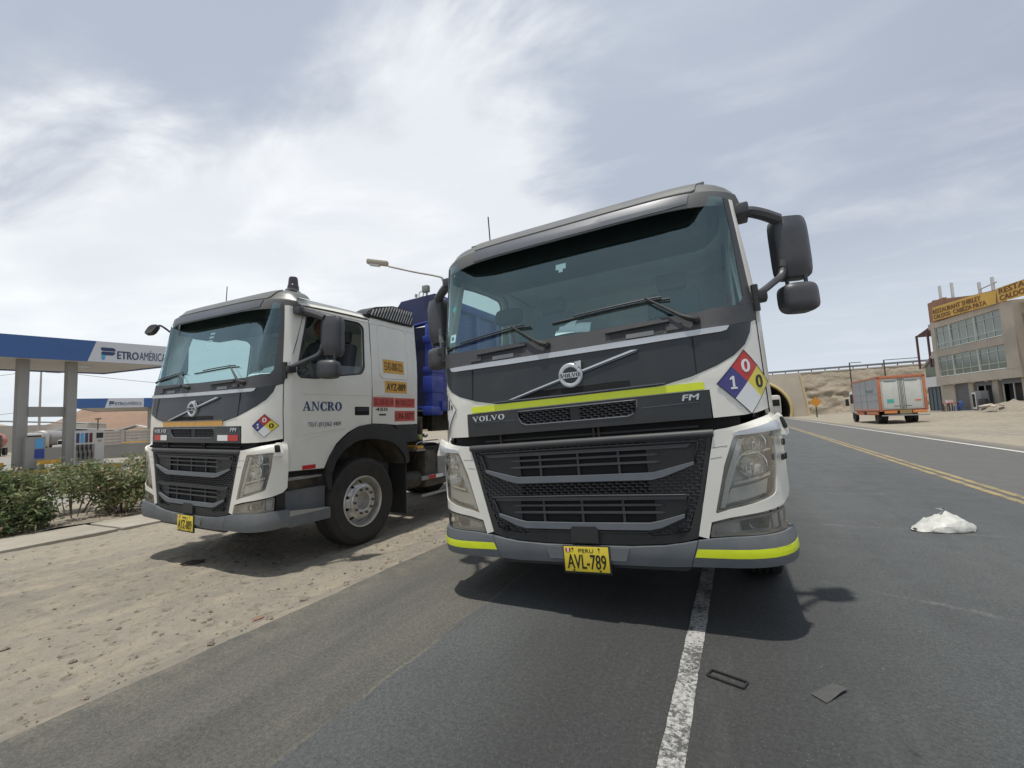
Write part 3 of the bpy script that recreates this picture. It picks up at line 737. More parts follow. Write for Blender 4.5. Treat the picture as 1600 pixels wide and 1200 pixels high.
    outer = F2([(0, .492), (.30, .495), (.51, .508), (.62, .524), (.705, .548), (gl(.8), .8), (gl(1.0), 1.0), (.858, 1.19), (0, 1.194)])
    i1 = F2([(0, .906), (.44, .906), (.53, .922), (.70, .985), (.735, 1.01), (.765, 1.11), (.765, 1.134), (0, 1.136)])
    i2 = F2([(0, .574), (.40, .577), (.47, .592), (.62, .652), (.645, .680), (.682, .790), (.684, .808), (0, .812)])
    panel('grille_backing', outer, M['hole'], T, -.030, .006)
    inner_h = [i1, i2]
    G = 'grille'
    gr = panel('grille', outer, M['plastic'], T, .002, .020, holes=[F2([(0, .545), (.30, .550), (.52, .560), (.66, .585), (gl(.8) - .028, .8), (gl(1.0) - .028, 1.0), (.822, 1.148), (0, 1.150)])])
    hexreg = F2([(0, .83), (.40, .835), (.66, .60), (.675, .60), (gl(.8) - .03, .8), (gl(1.0) - .03, 1.0), (.818, 1.145), (0, 1.148)])
    full = F2([(0, .545), (.30, .552), (.52, .562), (.655, .588), (gl(.8) - .03, .8), (gl(1.0) - .03, 1.0), (.82, 1.146), (0, 1.148)])
    hexmesh('grille_mesh', full, [i1, i2, F2([(0, .54), (.32, .54), (.32, .60), (0, .60)])], gr, M['cowl'], .052, .0195, .003, line=.0022)  # ribs take a lighter grey, painting in the light on their top edges
    panel('mesh_backing', F2([(0, .545), (.33, .550), (.52, .562), (.655, .588), (gl(.8) - .03, .8), (gl(1.0) - .03, 1.0), (.82, 1.146), (.45, 1.148), (.45, .82), (0, .82)]), M['plastic'], gr, -.0085, .004, holes=[i2])
    panel('grille_chin', F2([(0, .520), (.30, .524), (.46, .540), (.40, .575), (0, .572)]), M['plastic'], gr, .004, .012)
    for H, zb, zt, z1, zsl, bar in ((i1, .906, 1.136, 1.100, (1.060, 1.012), ((0, .908), (.47, .908), (.545, .924), (.728, .992), (.733, 1.012), (.54, .966), (.475, .952), (0, .950))),
                                 (i2, .574, .812, .782, (.742, .694), ((0, .592), (.43, .594), (.50, .610), (.640, .672), (.645, .693), (.50, .652), (.43, .637), (0, .634)))):
        seam_tube('insert_rim', H, .0075, M['bar'] if False else M['plastic'], gr, off=.007, closed=True, seg=8)
        panel('insert_back', H, M['plastic'], gr, -.012, .004, holes=[F2([(0, zb + .03), (.47, zb + .03), (.47, zt - .02), (0, zt - .02)])])
        panel('insert_cavity', F2([(0, zb + .02), (.48, zb + .02), (.48, zt - .01), (0, zt - .01)]), M['hole'], gr, -.024, .003)
        panel('slat', F2([(0, z1), (.70 if zb > .8 else .66, z1), (.735 if zb > .8 else .672, z1 + .022), (0, z1 + .022)]), M['cowl'], gr, .010, .022)
        for zz in zsl: panel('slat', F2([(0, zz), (.50, zz), (.53, zz + .007), (.50, zz + .014), (0, zz + .014)]), M['cowl'], gr, .004, .022)
        for xx in (-.30, -.02, .26): panel('slat_post', [(xx, zb + .04), (xx + .016, zb + .04), (xx + .016, z1), (xx, z1)], M['cowl'], gr, -.006, .014)
        panel('grille_bar', F2(list(bar)), M['bar'], gr, .020, .022, ang=.4)
    seam_tube('grille_top_bar', [(-.862, 1.176), (.862, 1.176)], .024, M['cowl'], gr, off=-.004, seg=12)
    panel('tow_cover', [(-.10, .505), (.09, .505), (.09, .598), (.075, .612), (-.085, .612), (-.10, .598)], M['plastic'], gr, .024, .028)
    for s in (-1, 1):
        obj('tow_eye', lathe(bmesh.new(), [(.0, .008), (.013, .008), (.013, .014), (.022, .014), (.024, .0)], 20, Matrix.Translation((s * .603, .004, .586)) @ AY), M['hole'], gr)
    # ---- bumper
    bz = lambda a, z: .012 + .022 * sin(pi * max(0, min(1, (z - .34) / .26))) 
    panel('bumper', F2([(0, .372), (.50, .372), (.648, .380), (.66, .42), (.70, .533), (.62, .518), (.51, .500), (.30, .488), (0, .485)]), M['bumper'], T, bz, .04, zc=(.39, .41, .44, .47, .5))
    panel('bumper_scoop', F2([(0, .400), (.26, .400), (.29, .48), (0, .48)]), M['bumper'], T, .022 + .016, .01)
    panel('bumper_skirt', F2([(0, .345), (.62, .345), (.66, .376), (0, .372)]), M['plastic'], T, -.01, .03)
    for s in (-1, 1):
        bc = [(sX(.652, .4), .380), (sX(.9, .4), .382), (sX(1.14, .4), .395), (sY(.300, .4), .412), (sY(.300, .58), .574), (sX(1.195, .58), .579), (sX(1.05, .58), .566), (sX(.80, .55), .548), (sX(.706, .54), .536), (sX(.664, .42), .42)]
        bc = bc if s > 0 else mirr(bc)
        panel('bumper_corner', bc, M['bumper'], T, bz, .04, zc=(.41, .44, .47, .5, .53))
        if A_:
            tp = [(sX(.676, .44), .440), (sX(.9, .44), .437), (sX(1.1, .44), .446), (sY(.28, .45), .462), (sY(.28, .5), .512), (sX(1.1, .5), .496), (sX(.9, .5), .488), (sX(.695, .49), .487)]
            panel('reflective_strip', tp if s > 0 else mirr(tp), M['yellow_tape'], T, lambda a, z: bz(a, z) + .002, .002, zc=(.41, .44, .47, .5, .53))
        # ---- white lower surround
        hl = [(sX(.818, .692), .690), (sX(1.127, .782), .780), (sX(1.155, .80), .80), (sX(1.182, 1.0), 1.0), (sX(1.190, 1.165), 1.165), (sX(.968, 1.150), 1.150)]
        hr = rounded(hl, .018)
        sur = [(sX(gl(1.195) + .004, 1.19), 1.192)] + [(sX(gl(z) + .004, z), z) for z in (1.0, .8, .56)] + [(sX(.765, .545), .545), (sX(.791, .643), .643), (sX(1.0, .685), .688), (sX(1.19, .728), .728), (sY(.24, .76), .758), (sY(.278, .80), .80)]
        sur += [(sY(.286, 1.0), 1.0), (sY(.286, 1.2), 1.245), (sY(.25, 1.25), 1.275), (sX(1.19, 1.25), 1.262), (sX(1.10, 1.22), 1.232), (sX(1.0, 1.2), 1.210), (sX(.93, 1.2), 1.200)]
        mm = (lambda P: P) if s > 0 else mirr
        panel('lamp_surround', mm(sur), M['white'], T, lambda a, z: .006 + .026 * ss((abs(a) - 1.23) / .12) * (1 - .5 * ss((z - 1.1) / .15)), .018, holes=[mm(hr)], zc=(1.18, 1.20, 1.22, 1.24))
        for zz in ((1.085, 1.088), (1.020, 1.023)): panel('surround_seam', mm([(sX(gl(zz[0]) + .008, 1), zz[0]), (sX(.93 - (1.085 - zz[0]) * .6, 1), zz[0] + .008), (sX(.93 - (1.085 - zz[0]) * .6, 1), zz[1] + .008), (sX(gl(zz[0]) + .008, 1), zz[1])]), M['lamp_rim'], T, .0068, .001)
        ey = [(sX(.968, 1.15), 1.152), (sX(1.1, 1.15), 1.160), (sX(1.19, 1.2), 1.172), (sY(.20, 1.2), 1.190), (sY(.20, 1.2), 1.214), (sX(1.19, 1.2), 1.204), (sX(1.08, 1.2), 1.190), (sX(1.0, 1.2), 1.180), (sX(.968, 1.2), 1.170)]
        panel('lamp_eyebrow', mm(ey), M['white'] if not A_ else M['silver'], T, lambda a, z: .012 + .045 * ss((abs(a) - .96) / .35), .05)
        cp = rounded([(sX(1.19, 1.13), 1.128), (sY(.225, 1.14), 1.140), (sY(.225, 1.24), 1.232), (sX(1.19, 1.2), 1.222)], .012)
        e = panel('washer_cap', mm(cp), M['white'], T, .068, .06)
        panel('washer_slot', mm(rounded([(sY(.155, 1.17), 1.172), (sY(.195, 1.17), 1.174), (sY(.195, 1.2), 1.205), (sY(.155, 1.2), 1.202)], .008)), M['hole'], e, .0695, .003)
        # ---- headlight
        h = panel('headlight', mm(rounded([(hl[i][0] * (1.0) + dx, hl[i][1] + dz) for i, (dx, dz) in enumerate(((-.01, -.012), (.01, -.012), (.012, -.01), (.012, 0), (.012, .012), (-.01, .012)))], .02)), M['lamp_rim'], T, -.006, .004,
                  holes=[mm(rounded([(hl[0][0] + .02, hl[0][1] + .018), (hl[1][0] - .004, hl[1][1] + .012), (hl[2][0] - .01, hl[2][1] + .01), (hl[3][0] - .012, hl[3][1]), (hl[4][0] - .012, hl[4][1] - .014), (hl[5][0] + .014, hl[5][1] - .014)], .02))])
        h['label'] = 'large swept headlight with clouded clear lens'
        panel('lamp_back', mm(hl), M['lamp_in'], h, -.062, .003)
        panel('lens', mm(hr), M['lens'], h, .003, .004, zc=(.75, .85, .95, 1.05))
        # inner frame bars and bowls
        dr = [(hl[0][0] + .03, hl[0][1] + .03), (hl[0][0] + .06, hl[0][1] + .035), (hl[5][0] + .045, hl[5][1] - .02), (hl[5][0] + .018, hl[5][1] - .02)]
        panel('daylight_strip', mm(dr), M['lamp_in'], h, -.014, .03)
        panel('lamp_divider', mm([(sX(1.0, 1.03), 1.030), (sX(1.17, 1.05), 1.052), (sX(1.17, 1.05), 1.062), (sX(1.0, 1.04), 1.040)]), M['chrome'], h, -.012, .04)
        panel('lamp_divider', mm([(sX(.94, .86), .860), (sX(1.15, .92), .905), (sX(1.15, .92), .925), (sX(.94, .86), .872)]), M['chrome'], h, -.012, .04)
        panel('lamp_foot', mm([(sX(.88, .74), .745), (sX(1.12, .8), .805), (sX(1.14, .88), .885), (sX(.92, .84), .835)]), M['lamp_in'], h, -.022, .02)
        for cx_, cz_, rr in ((1.085, 1.100, .060), (1.060, .972, .078)):
            c = W(sX(cx_, cz_) * s, cz_); aa = .55 * s
            MM = Matrix.Translation(c + Vector((-s * .012, .035, 0))) @ Matrix.Rotation(aa * .35, 4, 'Z') @ AY
            obj('reflector_bowl', lathe(bmesh.new(), [(rr + .006, .018), (rr, .020), (rr * .92, .004), (rr * .7, -.018), (rr * .4, -.030), (.014, -.034)], 24, MM), M['reflector'], h, ang=.25)
            obj('bulb', lathe(bmesh.new(), [(0, .006), (.010, .002), (.014, -.012), (.014, -.034)], 14, MM), M['chrome'], h)
            for q in range(7):
                xx = c.x + (q - 3) * rr * .27
                if abs(q - 3) < 3: obj('reflector_flute', tube(bmesh.new(), [(xx, c.y + .024, c.z - rr * .75 * sqrt(max(0, 1 - ((q - 3) / 3.4) ** 2))), (xx, c.y + .024 + .012, c.z - rr * .15)], .004, 5), M['reflector'], h)
        # ---- fog lamp
        fg = [(sX(.774, .552), .553), (sX(1.05, .57), .572), (sX(1.195, .585), .586), (sX(1.198, .72), .712), (sX(1.0, .69), .676), (sX(.796, .63), .630)]
        f = panel('fog_lamp', mm(rounded(fg, .012)), M['lamp_rim'], T, .002, .01, holes=[mm(rounded([(fg[0][0] + .022, fg[0][1] + .014), (fg[1][0], fg[1][1] + .014), (fg[2][0] - .016, fg[2][1] + .014), (fg[3][0] - .016, fg[3][1] - .016), (fg[4][0], fg[4][1] - .014), (fg[5][0] + .018, fg[5][1] - .016)], .01))])
        panel('lamp_back', mm(fg), M['lamp_in'], f, -.045, .003); panel('lens', mm(rounded(fg, .012)), M['lens'], f, .0045, .003)
        panel('fog_bezel', mm([(sX(.95, .6), .590), (sX(1.11, .6), .600), (sX(1.13, .66), .672), (sX(.95, .66), .648)]), M['plastic'], f, -.028, .01)
        c = W(sX(1.03, .63) * s, .63)
        obj('reflector_bowl', lathe(bmesh.new(), [(.036, .02), (.030, .012), (.018, -.006), (.0, -.012)], 20, Matrix.Translation(c + Vector((0, .035, 0))) @ AY), M['reflector'], f)
    # ---- plate
    pl = obj('number_plate', BX(-.162, .162, -.045, -.030, .309, .492, bev=.006), M['plastic'], T)
    obj('plate_face', BX(-.152, .152, -.050, -.046, .325, .486, bev=.0015), M['plate'], pl)
    PS = PLN((0, -.0505, 0), (1, 0, 0), (0, 0, 1))
    text('plate_number', 'AVL-789' if A_ else 'AYZ-889', (-.132, .344, .132, .436), PS, M['ink'], pl, .0012, .001, bold=.016)
    text('plate_country', 'PERU', (-.050, .450, .052, .473), PS, M['ink'], pl, .0012, .001, bold=.0)
    for a, b, m_ in ((-.140, -.128, 'red'), (-.128, -.116, 'white_vinyl'), (-.116, -.104, 'red')):
        obj('plate_flag', drape(flat2d([(a, .452), (b, .452), (b, .476), (a, .476)]), PS, .001, .001), M[m_], pl, smooth=False)
    for px_, pz_ in ((-.09, .474), (.09, .474), (-.09, .334), (.09, .334)):
        obj('plate_screw', lathe(bmesh.new(), [(0, .004), (.006, .003), (.0065, 0)], 10, Matrix.Translation((px_, -.0505, pz_)) @ AY), M['ink'], pl)
    # ---- cowl, windscreen
    cw = F2([(0, 1.822), (.5, 1.824), (1.02, 1.832), (1.15, 1.853)])[:4]
    cw = [(0, 1.8215), (.5, 1.8235), (sX(1.02, 1.83), 1.8315), (sX(1.155, 1.853), 1.855), (sX(1.18, 1.87), 1.8715), (sY(.262, 1.876), 1.876), (sY(.275, 1.97), 1.97), (sX(1.195, 2.0), 2.02), (sX(1.13, 1.98), 1.975), (sX(1.06, 1.97), 1.958), (sX(.8, 1.95), 1.946), (0, 1.935)]
    panel('cowl', cw + [(-s, z) for s, z in reversed(cw) if abs(s) > 1e-6], M['cowl'], T, .003, .012, zc=ZC + (1.88, 1.91))
    for s_, xa in ((0, -.52), (1, .50)):
        panel('wiper_recess', [(xa - .20, 1.842), (xa + .14, 1.842), (xa + .15, 1.895), (xa + .02, 1.905), (xa - .22, 1.89)], M['plastic'], T, .0045, .003)
        panel('cowl_vent', [(xa - .10, 1.836), (xa + .08, 1.836), (xa + .08, 1.866), (xa - .10, 1.866)], M['bumper'], T, .010, .006)
        panel('cowl_flap', rounded([(xa - .30, 1.848), (xa - .20, 1.848), (xa - .20, 1.888), (xa - .30, 1.884)] if s_ == 0 else [(xa + .16, 1.848), (xa + .26, 1.848), (xa + .26, 1.888), (xa + .16, 1.89)], .006), M['cowl'], T, .011, .007)
        panel('cowl_lip', [(xa - .24, 1.893), (xa + .18, 1.905), (xa + .18, 1.920), (xa - .24, 1.906)], M['cowl'], T, .024, .02)
    gs = [(0, 1.932), (sX(.8, 1.95), 1.943), (sX(1.06, 1.97), 1.955), (sX(1.10, 1.98), 1.972), (sX(1.135, 2.0), 2.01), (sX(1.118, 2.5), 2.5), (sX(1.10, 2.73), 2.735), (.95, 2.79), (.6, 2.84), (0, 2.85)]
    zg = (2.1, 2.25, 2.4, 2.55, 2.7)
    ws = panel('windscreen', gs + [(-s, z) for s, z in reversed(gs) if abs(s) > 1e-6], M['glass'], T, .0, 0, zc=zg, ang=1)
    for s in (-1, 1):
        mm = (lambda P: P) if s > 0 else mirr
        tr = [(sX(1.10, 1.97), 1.960), (sX(1.18, 1.97), 1.985), (sX(1.178, 2.0), 2.02), (sX(1.143, 2.5), 2.5), (sX(1.126, 2.72), 2.725), (sX(1.096, 2.72), 2.735), (sX(1.113, 2.5), 2.5), (sX(1.130, 2.02), 2.02)]
        panel('windscreen_frame', mm(tr), M['cowl'], T, .004, .012, zc=zg)
        DF = on_side([(.256, 1.87), (.302, 2.087), (.382, 2.34), (.448, 2.608), (.500, 2.74)])
        def sm(z):
            for i in range(4):
                if z <= DF[i + 1][1] or i == 3: return DF[i][0] + (DF[i + 1][0] - DF[i][0]) * (z - DF[i][1]) / (DF[i + 1][1] - DF[i][1])
        pi_ = [(sX(1.180, 2.0) - .002, 1.985), (sm(1.97) - .004, 1.972), (sm(2.2) - .004, 2.2), (sm(2.5) - .004, 2.5), (sm(2.73) - .004, 2.73), (sX(1.126, 2.72) - .003, 2.727), (sX(1.143, 2.5) - .003, 2.5), (sX(1.178, 2.02) - .003, 2.02)]
        panel('windscreen_pillar', mm(pi_), M['white'], T, .003, .012, zc=zg)
        # ---- door
        D = on_side([(.500, 2.735), (.448, 2.608), (.382, 2.34), (.302, 2.087), (.258, 1.9), (.254, 1.6), (.262, 1.3), (.290, .957), (.742, .943), (.765, .990), (.810, 1.075), (.911, 1.210), (1.0, 1.278), (1.08, 1.332), (1.18, 1.375), (1.26, 1.405), (1.464, 1.428), (1.474, 1.78), (1.442, 2.394), (1.412, 2.755), (1.0, 2.758)])
        Wn = on_side([(.505, 2.618), (.41, 2.12), (.393, 1.995), (.431, 1.953), (.643, 1.957), (.962, 2.008), (1.29, 2.052), (1.337, 2.117), (1.319, 2.630), (1.25, 2.680), (1.021, 2.683), (.707, 2.663), (.53, 2.642)])
        Wr = rounded(Wn, .03)
        side_cut = frange(1.3, 4.0, .25)
        dr_ = panel('door', mm(D), M['white'], T, .002, .03, holes=[mm(Wr)], zc=(2.1, 2.3, 2.5), cuts=CUTS + [s * c for c in side_cut])
        seam_tube('window_seal', mm(Wr), .012, M['rubber'], dr_, off=0.0, closed=True)
        pane = panel('door_window', mm(Wr), M['side_glass'], dr_, -.014, 0) if A_ or s < 0 else panel('door_window', mm(on_side([(.395, 1.99), (.431, 1.953), (.643, 1.957), (.962, 2.008), (1.29, 2.052), (1.337, 2.117), (1.335, 2.14), (1.0, 2.13), (.42, 2.12)])), M['side_glass'], dr_, -.014, 0)
        H = on_side([(1.190, 1.535), (1.424, 1.535), (1.424, 1.640), (1.190, 1.640)])
        hd = panel('door_handle', mm(rounded(H, .012)), M['hole'], dr_, .0035, .003)
        panel('handle_lever', mm(rounded(on_side([(1.205, 1.585), (1.41, 1.585), (1.41, 1.628), (1.205, 1.628)]), .01)), M['plastic'], hd, .014, .012)
        for q in ([(.46, 1.770), (1.455, 1.783), (1.455, 1.787), (.46, 1.775)], [(.27, 1.312), (.50, 1.335), (1.05, 1.388), (1.05, 1.394), (.50, 1.342), (.27, 1.319)], ):
            panel('door_crease', mm(on_side(q)), M['white'], dr_, .007, .006, cuts=[s * c for c in frange(1.3, 3, .2)])
        panel('door_crease', mm(on_side([(.33, 1.25), (.55, 1.29), (1.04, 1.375), (1.04, 1.38), (.53, 1.30), (.325, 1.262), (.33, 1.0), (.34, 1.0)])), M['white'], dr_, .0055, .006, cuts=[])
        panel('door_shadow_gap', mm(on_side([(.270, 1.318), (.276, 1.318), (.298, .95), (.292, .95)])), M['hole'], dr_, .0028, .001, cuts=[]) if False else None
        seam_tube('door_gap', mm(D[:8]), .0045, M['hole'], dr_, off=.0005)
        seam_tube('door_gap', mm(D[-5:-1]), .0045, M['hole'], dr_, off=.0005)
        seam_tube('door_gap', mm(D[7:9]), .006, M['hole'], dr_, off=.0005)
        # ---- rear side panel
        Rp = on_side([(1.482, 1.430), (1.72, 1.418), (1.9, 1.402), (2.352, 1.402), (2.358, 1.8), (2.350, 2.3), (2.292, 2.83), (1.50, 2.86), (1.424, 2.76), (1.452, 2.394), (1.484, 1.78)])
        rp = panel('side_panel', mm(Rp), M['white'], T, .002, .03, cuts=CUTS + [s * c for c in side_cut], zc=(2.1, 2.3, 2.5))
        em = rounded(on_side([(1.552, 2.682), (1.60, 2.722), (2.052, 2.72), (2.105, 2.669), (2.166, 2.072), (2.10, 2.032), (1.66, 2.021), (1.607, 2.071)]), .05)
        seam_tube('panel_emboss', mm(em), .008, M['white'], rp, off=.001, closed=True)
        panel('side_crease', mm(on_side([(1.50, 1.787), (2.35, 1.806), (2.35, 1.812), (1.50, 1.793)])), M['white'], rp, .007, .006, cuts=[])
        if s > 0:
            panel('door_seam', on_side([(1.470, 1.43), (1.478, 1.43), (1.4815, 1.78), (1.450, 2.394), (1.420, 2.755), (1.414, 2.755), (1.443, 2.394), (1.475, 1.78)]), M['hole'], T, -.012, .002, cuts=[])
        # black arch, mud flap, rear skirt
        def S2(P): return on_side(P)
        ao = [(.752, .893), (.787, 1.03), (.85, 1.125), (.911, 1.190), (.99, 1.255), (1.076, 1.311), (1.16, 1.355), (1.25, 1.390), (1.435, 1.412), (1.6, 1.410), (1.734, 1.395), (1.85, 1.370), (1.948, 1.328), (2.04, 1.25), (2.105, 1.152), (2.15, 1.02), (2.165, .88)]
        ai = [(2.10, .86), (2.085, .93), (2.058, .985), (1.947, 1.096), (1.85, 1.155), (1.733, 1.199), (1.6, 1.225), (1.435, 1.240), (1.3, 1.235), (1.18, 1.210), (1.07, 1.16), (.977, 1.095), (.90, 1.01), (.85, .883)]
        ar = panel('wheel_arch', mm(S2(ao + ai)), M['plastic'], T, .022, .05, cuts=[])
        # arch liner going inward
        inn = [(W(s * a, z)) for a, z in S2(ai)]
        bm = bmesh.new(); pv = None
        for p in inn:
            row = [bm.verts.new((p.x * 1.0 - s * .02, p.y, p.z)), bm.verts.new((s * .80, p.y, p.z))]
            if pv: bm.faces.new((pv[0], pv[1], row[1], row[0]))
            pv = row
        obj('arch_liner', bm, M['chassis'], ar, ang=1)
        panel('arch_front', mm(S2([(.750, .89), (.848, .885), (.848, .70), (.80, .70)])), M['plastic'], ar, .012, .05, cuts=[])
        obj('mud_flap', BX(s * .88 if s > 0 else -1.20, 1.20 if s > 0 else -.88, 2.13, 2.145, .17, 1.0), M['plastic'], T, smooth=False)
        panel('rear_skirt', mm(S2([(1.96, 1.33), (2.06, 1.24), (2.115, 1.15), (2.36, 1.16), (2.36, 1.396), (1.88, 1.396)])), M['plastic'], T, .002, .03, cuts=[])
        # step
        sx0, sx1 = (1.0, 1.245) if s > 0 else (-1.245, -1.0)
        stp = obj('step', BX(sx0, sx1, .305, .825, .385, .500, bev=.015), M['bumper'], T)
        bm = bmesh.new(); X = lambda a: s * a
        for (a, b, c, d) in [((1.02, .31, .506), (1.238, .31, .560), (1.238, .82, .506), (1.02, .82, .504))]:
            vv = [bm.verts.new((X(p[0]), p[1], p[2])) for p in (a, b, c, d)]; lo = [bm.verts.new((X(p[0]), p[1], .498)) for p in (a, b, c, d)]
            bm.faces.new(vv)
            for i in range(4): bm.faces.new((vv[i], vv[(i + 1) % 4], lo[(i + 1) % 4], lo[i]))
        obj('step_tread', bm, M['tread'], stp, smooth=False)
        obj('step_plate', BX(*(sorted((s * 1.10, s * 1.14))), .295, .830, .50, .745, bev=.008), M['greyink'] if False else M['bumper'], stp)
        obj('step_well', BX(*(sorted((s * .75, s * 1.10))), .20, .86, .42, .96), M['chassis'], T, smooth=False)
        obj('upper_step', BX(*(sorted((s * 1.06, s * 1.19))), .315, .745, .856, .884, bev=.008), M['steel'], T)
        obj('fog_closing', BX(*(sorted((s * .95, s * 1.17))), .21, .31, .56, .79, bev=.01), M['plastic'], T)
        if A_ and s > 0:
            text('decal_lettering', 'FARO', (sY(.165, 1.08), 1.070, sY(.260, 1.08), 1.108), W, M['ink'], T, .036, .003, bold=.01, cuts=CORN)
            text('decal_lettering', 'ASEGURADO', (sY(.135, 1.0), .985, sY(.275, 1.0), 1.020), W, M['ink'], T, .036, .003, bold=.01, cuts=CORN)
        if not A_ and s < 0: pass
        # window-top rail + mirror arms and shells
        mx = empty('mirror', parent=T); mx.location = (0, 0, 0)
        q = lambda *P: [(s * p[0], p[1], p[2]) for p in P]
        obj('mirror_arm', tube(bmesh.new(), catmull(q((1.17, .50, 2.68), (1.24, .47, 2.675), (1.33, .50, 2.645), (1.43, .56, 2.600))), .040, 8), M['mirror_shell'], mx)
        obj('mirror_mount', BX(*(sorted((s * 1.14, s * 1.25))), .38, .60, 2.64, 2.72, bev=.018), M['mirror_shell'], mx)
        obj('mirror_arm', tube(bmesh.new(), catmull(q((1.20, .29, 2.035), (1.25, .32, 2.06), (1.33, .43, 2.13), (1.40, .52, 2.20), (1.42, .55, 2.3))), .024, 8), M['mirror_shell'], mx)
        obj('mirror_bracket', BX(*(sorted((s * 1.165, s * 1.275))), .25, .35, 1.99, 2.06, bev=.015), M['plastic'], mx)
        obj('mirror_bracket', tube(bmesh.new(), q((1.205, .262, 1.93), (1.205, .262, 2.10)), .022, 10), M['plastic'], mx)
        def shell(cx_, cy_, cz_, w_, h_, d_, nm, e=6.5):
            bm = bmesh.new(); bmesh.ops.create_cube(bm, size=2); bmesh.ops.subdivide_edges(bm, edges=bm.edges[:], cuts=7, use_grid_fill=True)
            for vv in bm.verts:
                p = vv.co.copy(); k = (abs(p.x) ** e + abs(p.z) ** e) ** (1 / e); m_ = max(abs(p.x), abs(p.z)); f = (m_ / k) if k > 0 else 1
                dd = p.y
                px_, pz_ = p.x * f, p.z * f
                if dd < 0: bulge = 1 - .55 * (abs(px_) ** 3.2) - .35 * abs(pz_) ** 5; bulge = max(.25, bulge); yy = -bulge * abs(dd) ** .9
                else: yy = dd * .55
                sc_ = 1 - .10 * max(0, -yy) ** 2
                vv.co = Vector((px_ * w_ * sc_, yy * d_, pz_ * h_ * sc_))
            o = obj(nm, bm, M['mirror_shell'], mx, ang=.9); o.location = (s * cx_, cy_, cz_); o.rotation_euler = (0, 0, s * .42); return o
        o = shell(1.485, .625, 2.400, .118, .225, .085, 'mirror_shell')
        obj('mirror_glass', BX(-.095, .095, .046, .050, -.195, .195, bev=.002), M['chrome'], o)
        o = shell(1.485, .575, 2.030, .122, .102, .08, 'mirror_shell', 3.6)
        obj('mirror_glass', BX(-.095, .095, .043, .047, -.075, .075, bev=.002), M['chrome'], o)
        for dx in (-.05, .06): obj('mirror_stem', tube(bmesh.new(), [(s * (1.485 + dx), .60, 2.10), (s * (1.485 + dx), .60, 2.20)], .013, 8), M['mirror_shell'], mx)
    # ---- front close-view mirror
    fm = empty('front_mirror', parent=T)
    if A_:
        path = [(-.86, .46, 2.60), (-.80, .46, 2.525), (-.72, .46, 2.475), (-.67, .46, 2.42), (-.65, .46, 2.33)]; c = (-.648, .46, 2.265); dm = (.122, .080, .028)
    else:
        path = [(-1.17, .40, 2.64), (-1.19, .34, 2.66), (-1.20, .26, 2.72), (-1.25, .22, 2.76), (-1.30, .21, 2.75)]; c = (-1.40, .20, 2.715); dm = (.085, .075, .03)
    obj('front_mirror_arm', tube(bmesh.new(), catmull(path), .012, 8), M['hole'] if A_ else M['rubber'], fm)
    bm = bmesh.new(); bmesh.ops.create_cube(bm, size=2); bmesh.ops.subdivide_edges(bm, edges=bm.edges[:], cuts=5, use_grid_fill=True)
    for vv in bm.verts:
        p = vv.co; k = (abs(p.x) ** 4 + abs(p.z) ** 4 + abs(p.y) ** 4 * .3) ** .25; f = max(abs(p.x), abs(p.z), .3) / max(k, .3); vv.co = Vector((p.x * f * dm[0], p.y * f * dm[2], p.z * f * dm[1]))
    o = obj('front_mirror_shell', bm, M['hole'] if A_ else M['plastic'], fm, ang=1); o.location = c; o.rotation_euler = (-.5, 0, .15)
    obj('front_mirror_glass', BX(-dm[0] * .82, dm[0] * .82, dm[2] * .8, dm[2] * .86, -dm[1] * .75, dm[1] * .75), M['chrome'], o)
    # ---- visor
    def vis(t, r):
        # t across (-1..1), r 0 lip bottom .. 1 back of the roof cap
        a = abs(t); e = a ** (15 if r < .3 else 11); e2 = a ** 5; x = t * 1.205
        rows = ((0, .155, 2.695), (.22, .165, 2.745), (.42, .195, 2.808), (.44, .225, 2.822), (.7, .31, 2.905), (.9, .41, 2.955), (1.0, .58, 2.965))
        for i in range(len(rows) - 1):
            if r <= rows[i + 1][0] + 1e-9:
                f = (r - rows[i][0]) / (rows[i + 1][0] - rows[i][0]); y = rows[i][1] * (1 - f) + rows[i + 1][1] * f; z = rows[i][2] * (1 - f) + rows[i + 1][2] * f; break
        ztop = 2.74 + (z - 2.695) * (1 - .82 * e) + .01 * e if True else z
        z = z * (1 - e) + (2.735 + (z - 2.695) * .42) * e
        y = y + (.30 - .27 * r) * a ** 6
        return Vector((x * (1 - .055 * r * e2), y, z))
    tt = [-1 + 2 * i / 44 for i in range(45)]; rr = (0, .08, .22, .42, .44, .56, .7, .8, .9, 1.0)
    bm = bmesh.new(); g = [[bm.verts.new(vis(t, r)) for t in tt] for r in rr]
    for i in range(len(rr) - 1):
        for j in range(44): bm.faces.new((g[i][j], g[i][j + 1], g[i + 1][j + 1], g[i + 1][j]))
    lip = [bm.verts.new(v.co + Vector((0, .03, .006))) for v in g[0]]
    for j in range(44): bm.faces.new((lip[j], lip[j + 1], g[0][j + 1], g[0][j]))
    bk = [bm.verts.new(vis(t, .42) + Vector((0, .05, -.015))) for t in tt]
    for j in range(44): bm.faces.new((bk[j], bk[j + 1], lip[j + 1], lip[j]))
    bmesh.ops.recalc_face_normals(bm, faces=bm.faces[:])
    vs_ = obj('sun_visor', bm, M['visor'], T, ang=.7)
    bm = flat2d([(-.665, .045), (.40, .045), (.60, .06), (.72, .12), (.74, .40), (-.665, .40)]); cutgrid(bm, frange(-.65, .7, .06), (.08, .22))
    obj('visor_face', drape(bm, vis, .007, .006), M['visor_front'], vs_, ang=.5)
    bm = flat2d([(-.672, .43), (.75, .43), (.775, .50), (.80, .86), (-.70, .86)]); cutgrid(bm, frange(-.65, .75, .06), (.44, .56, .7, .8))
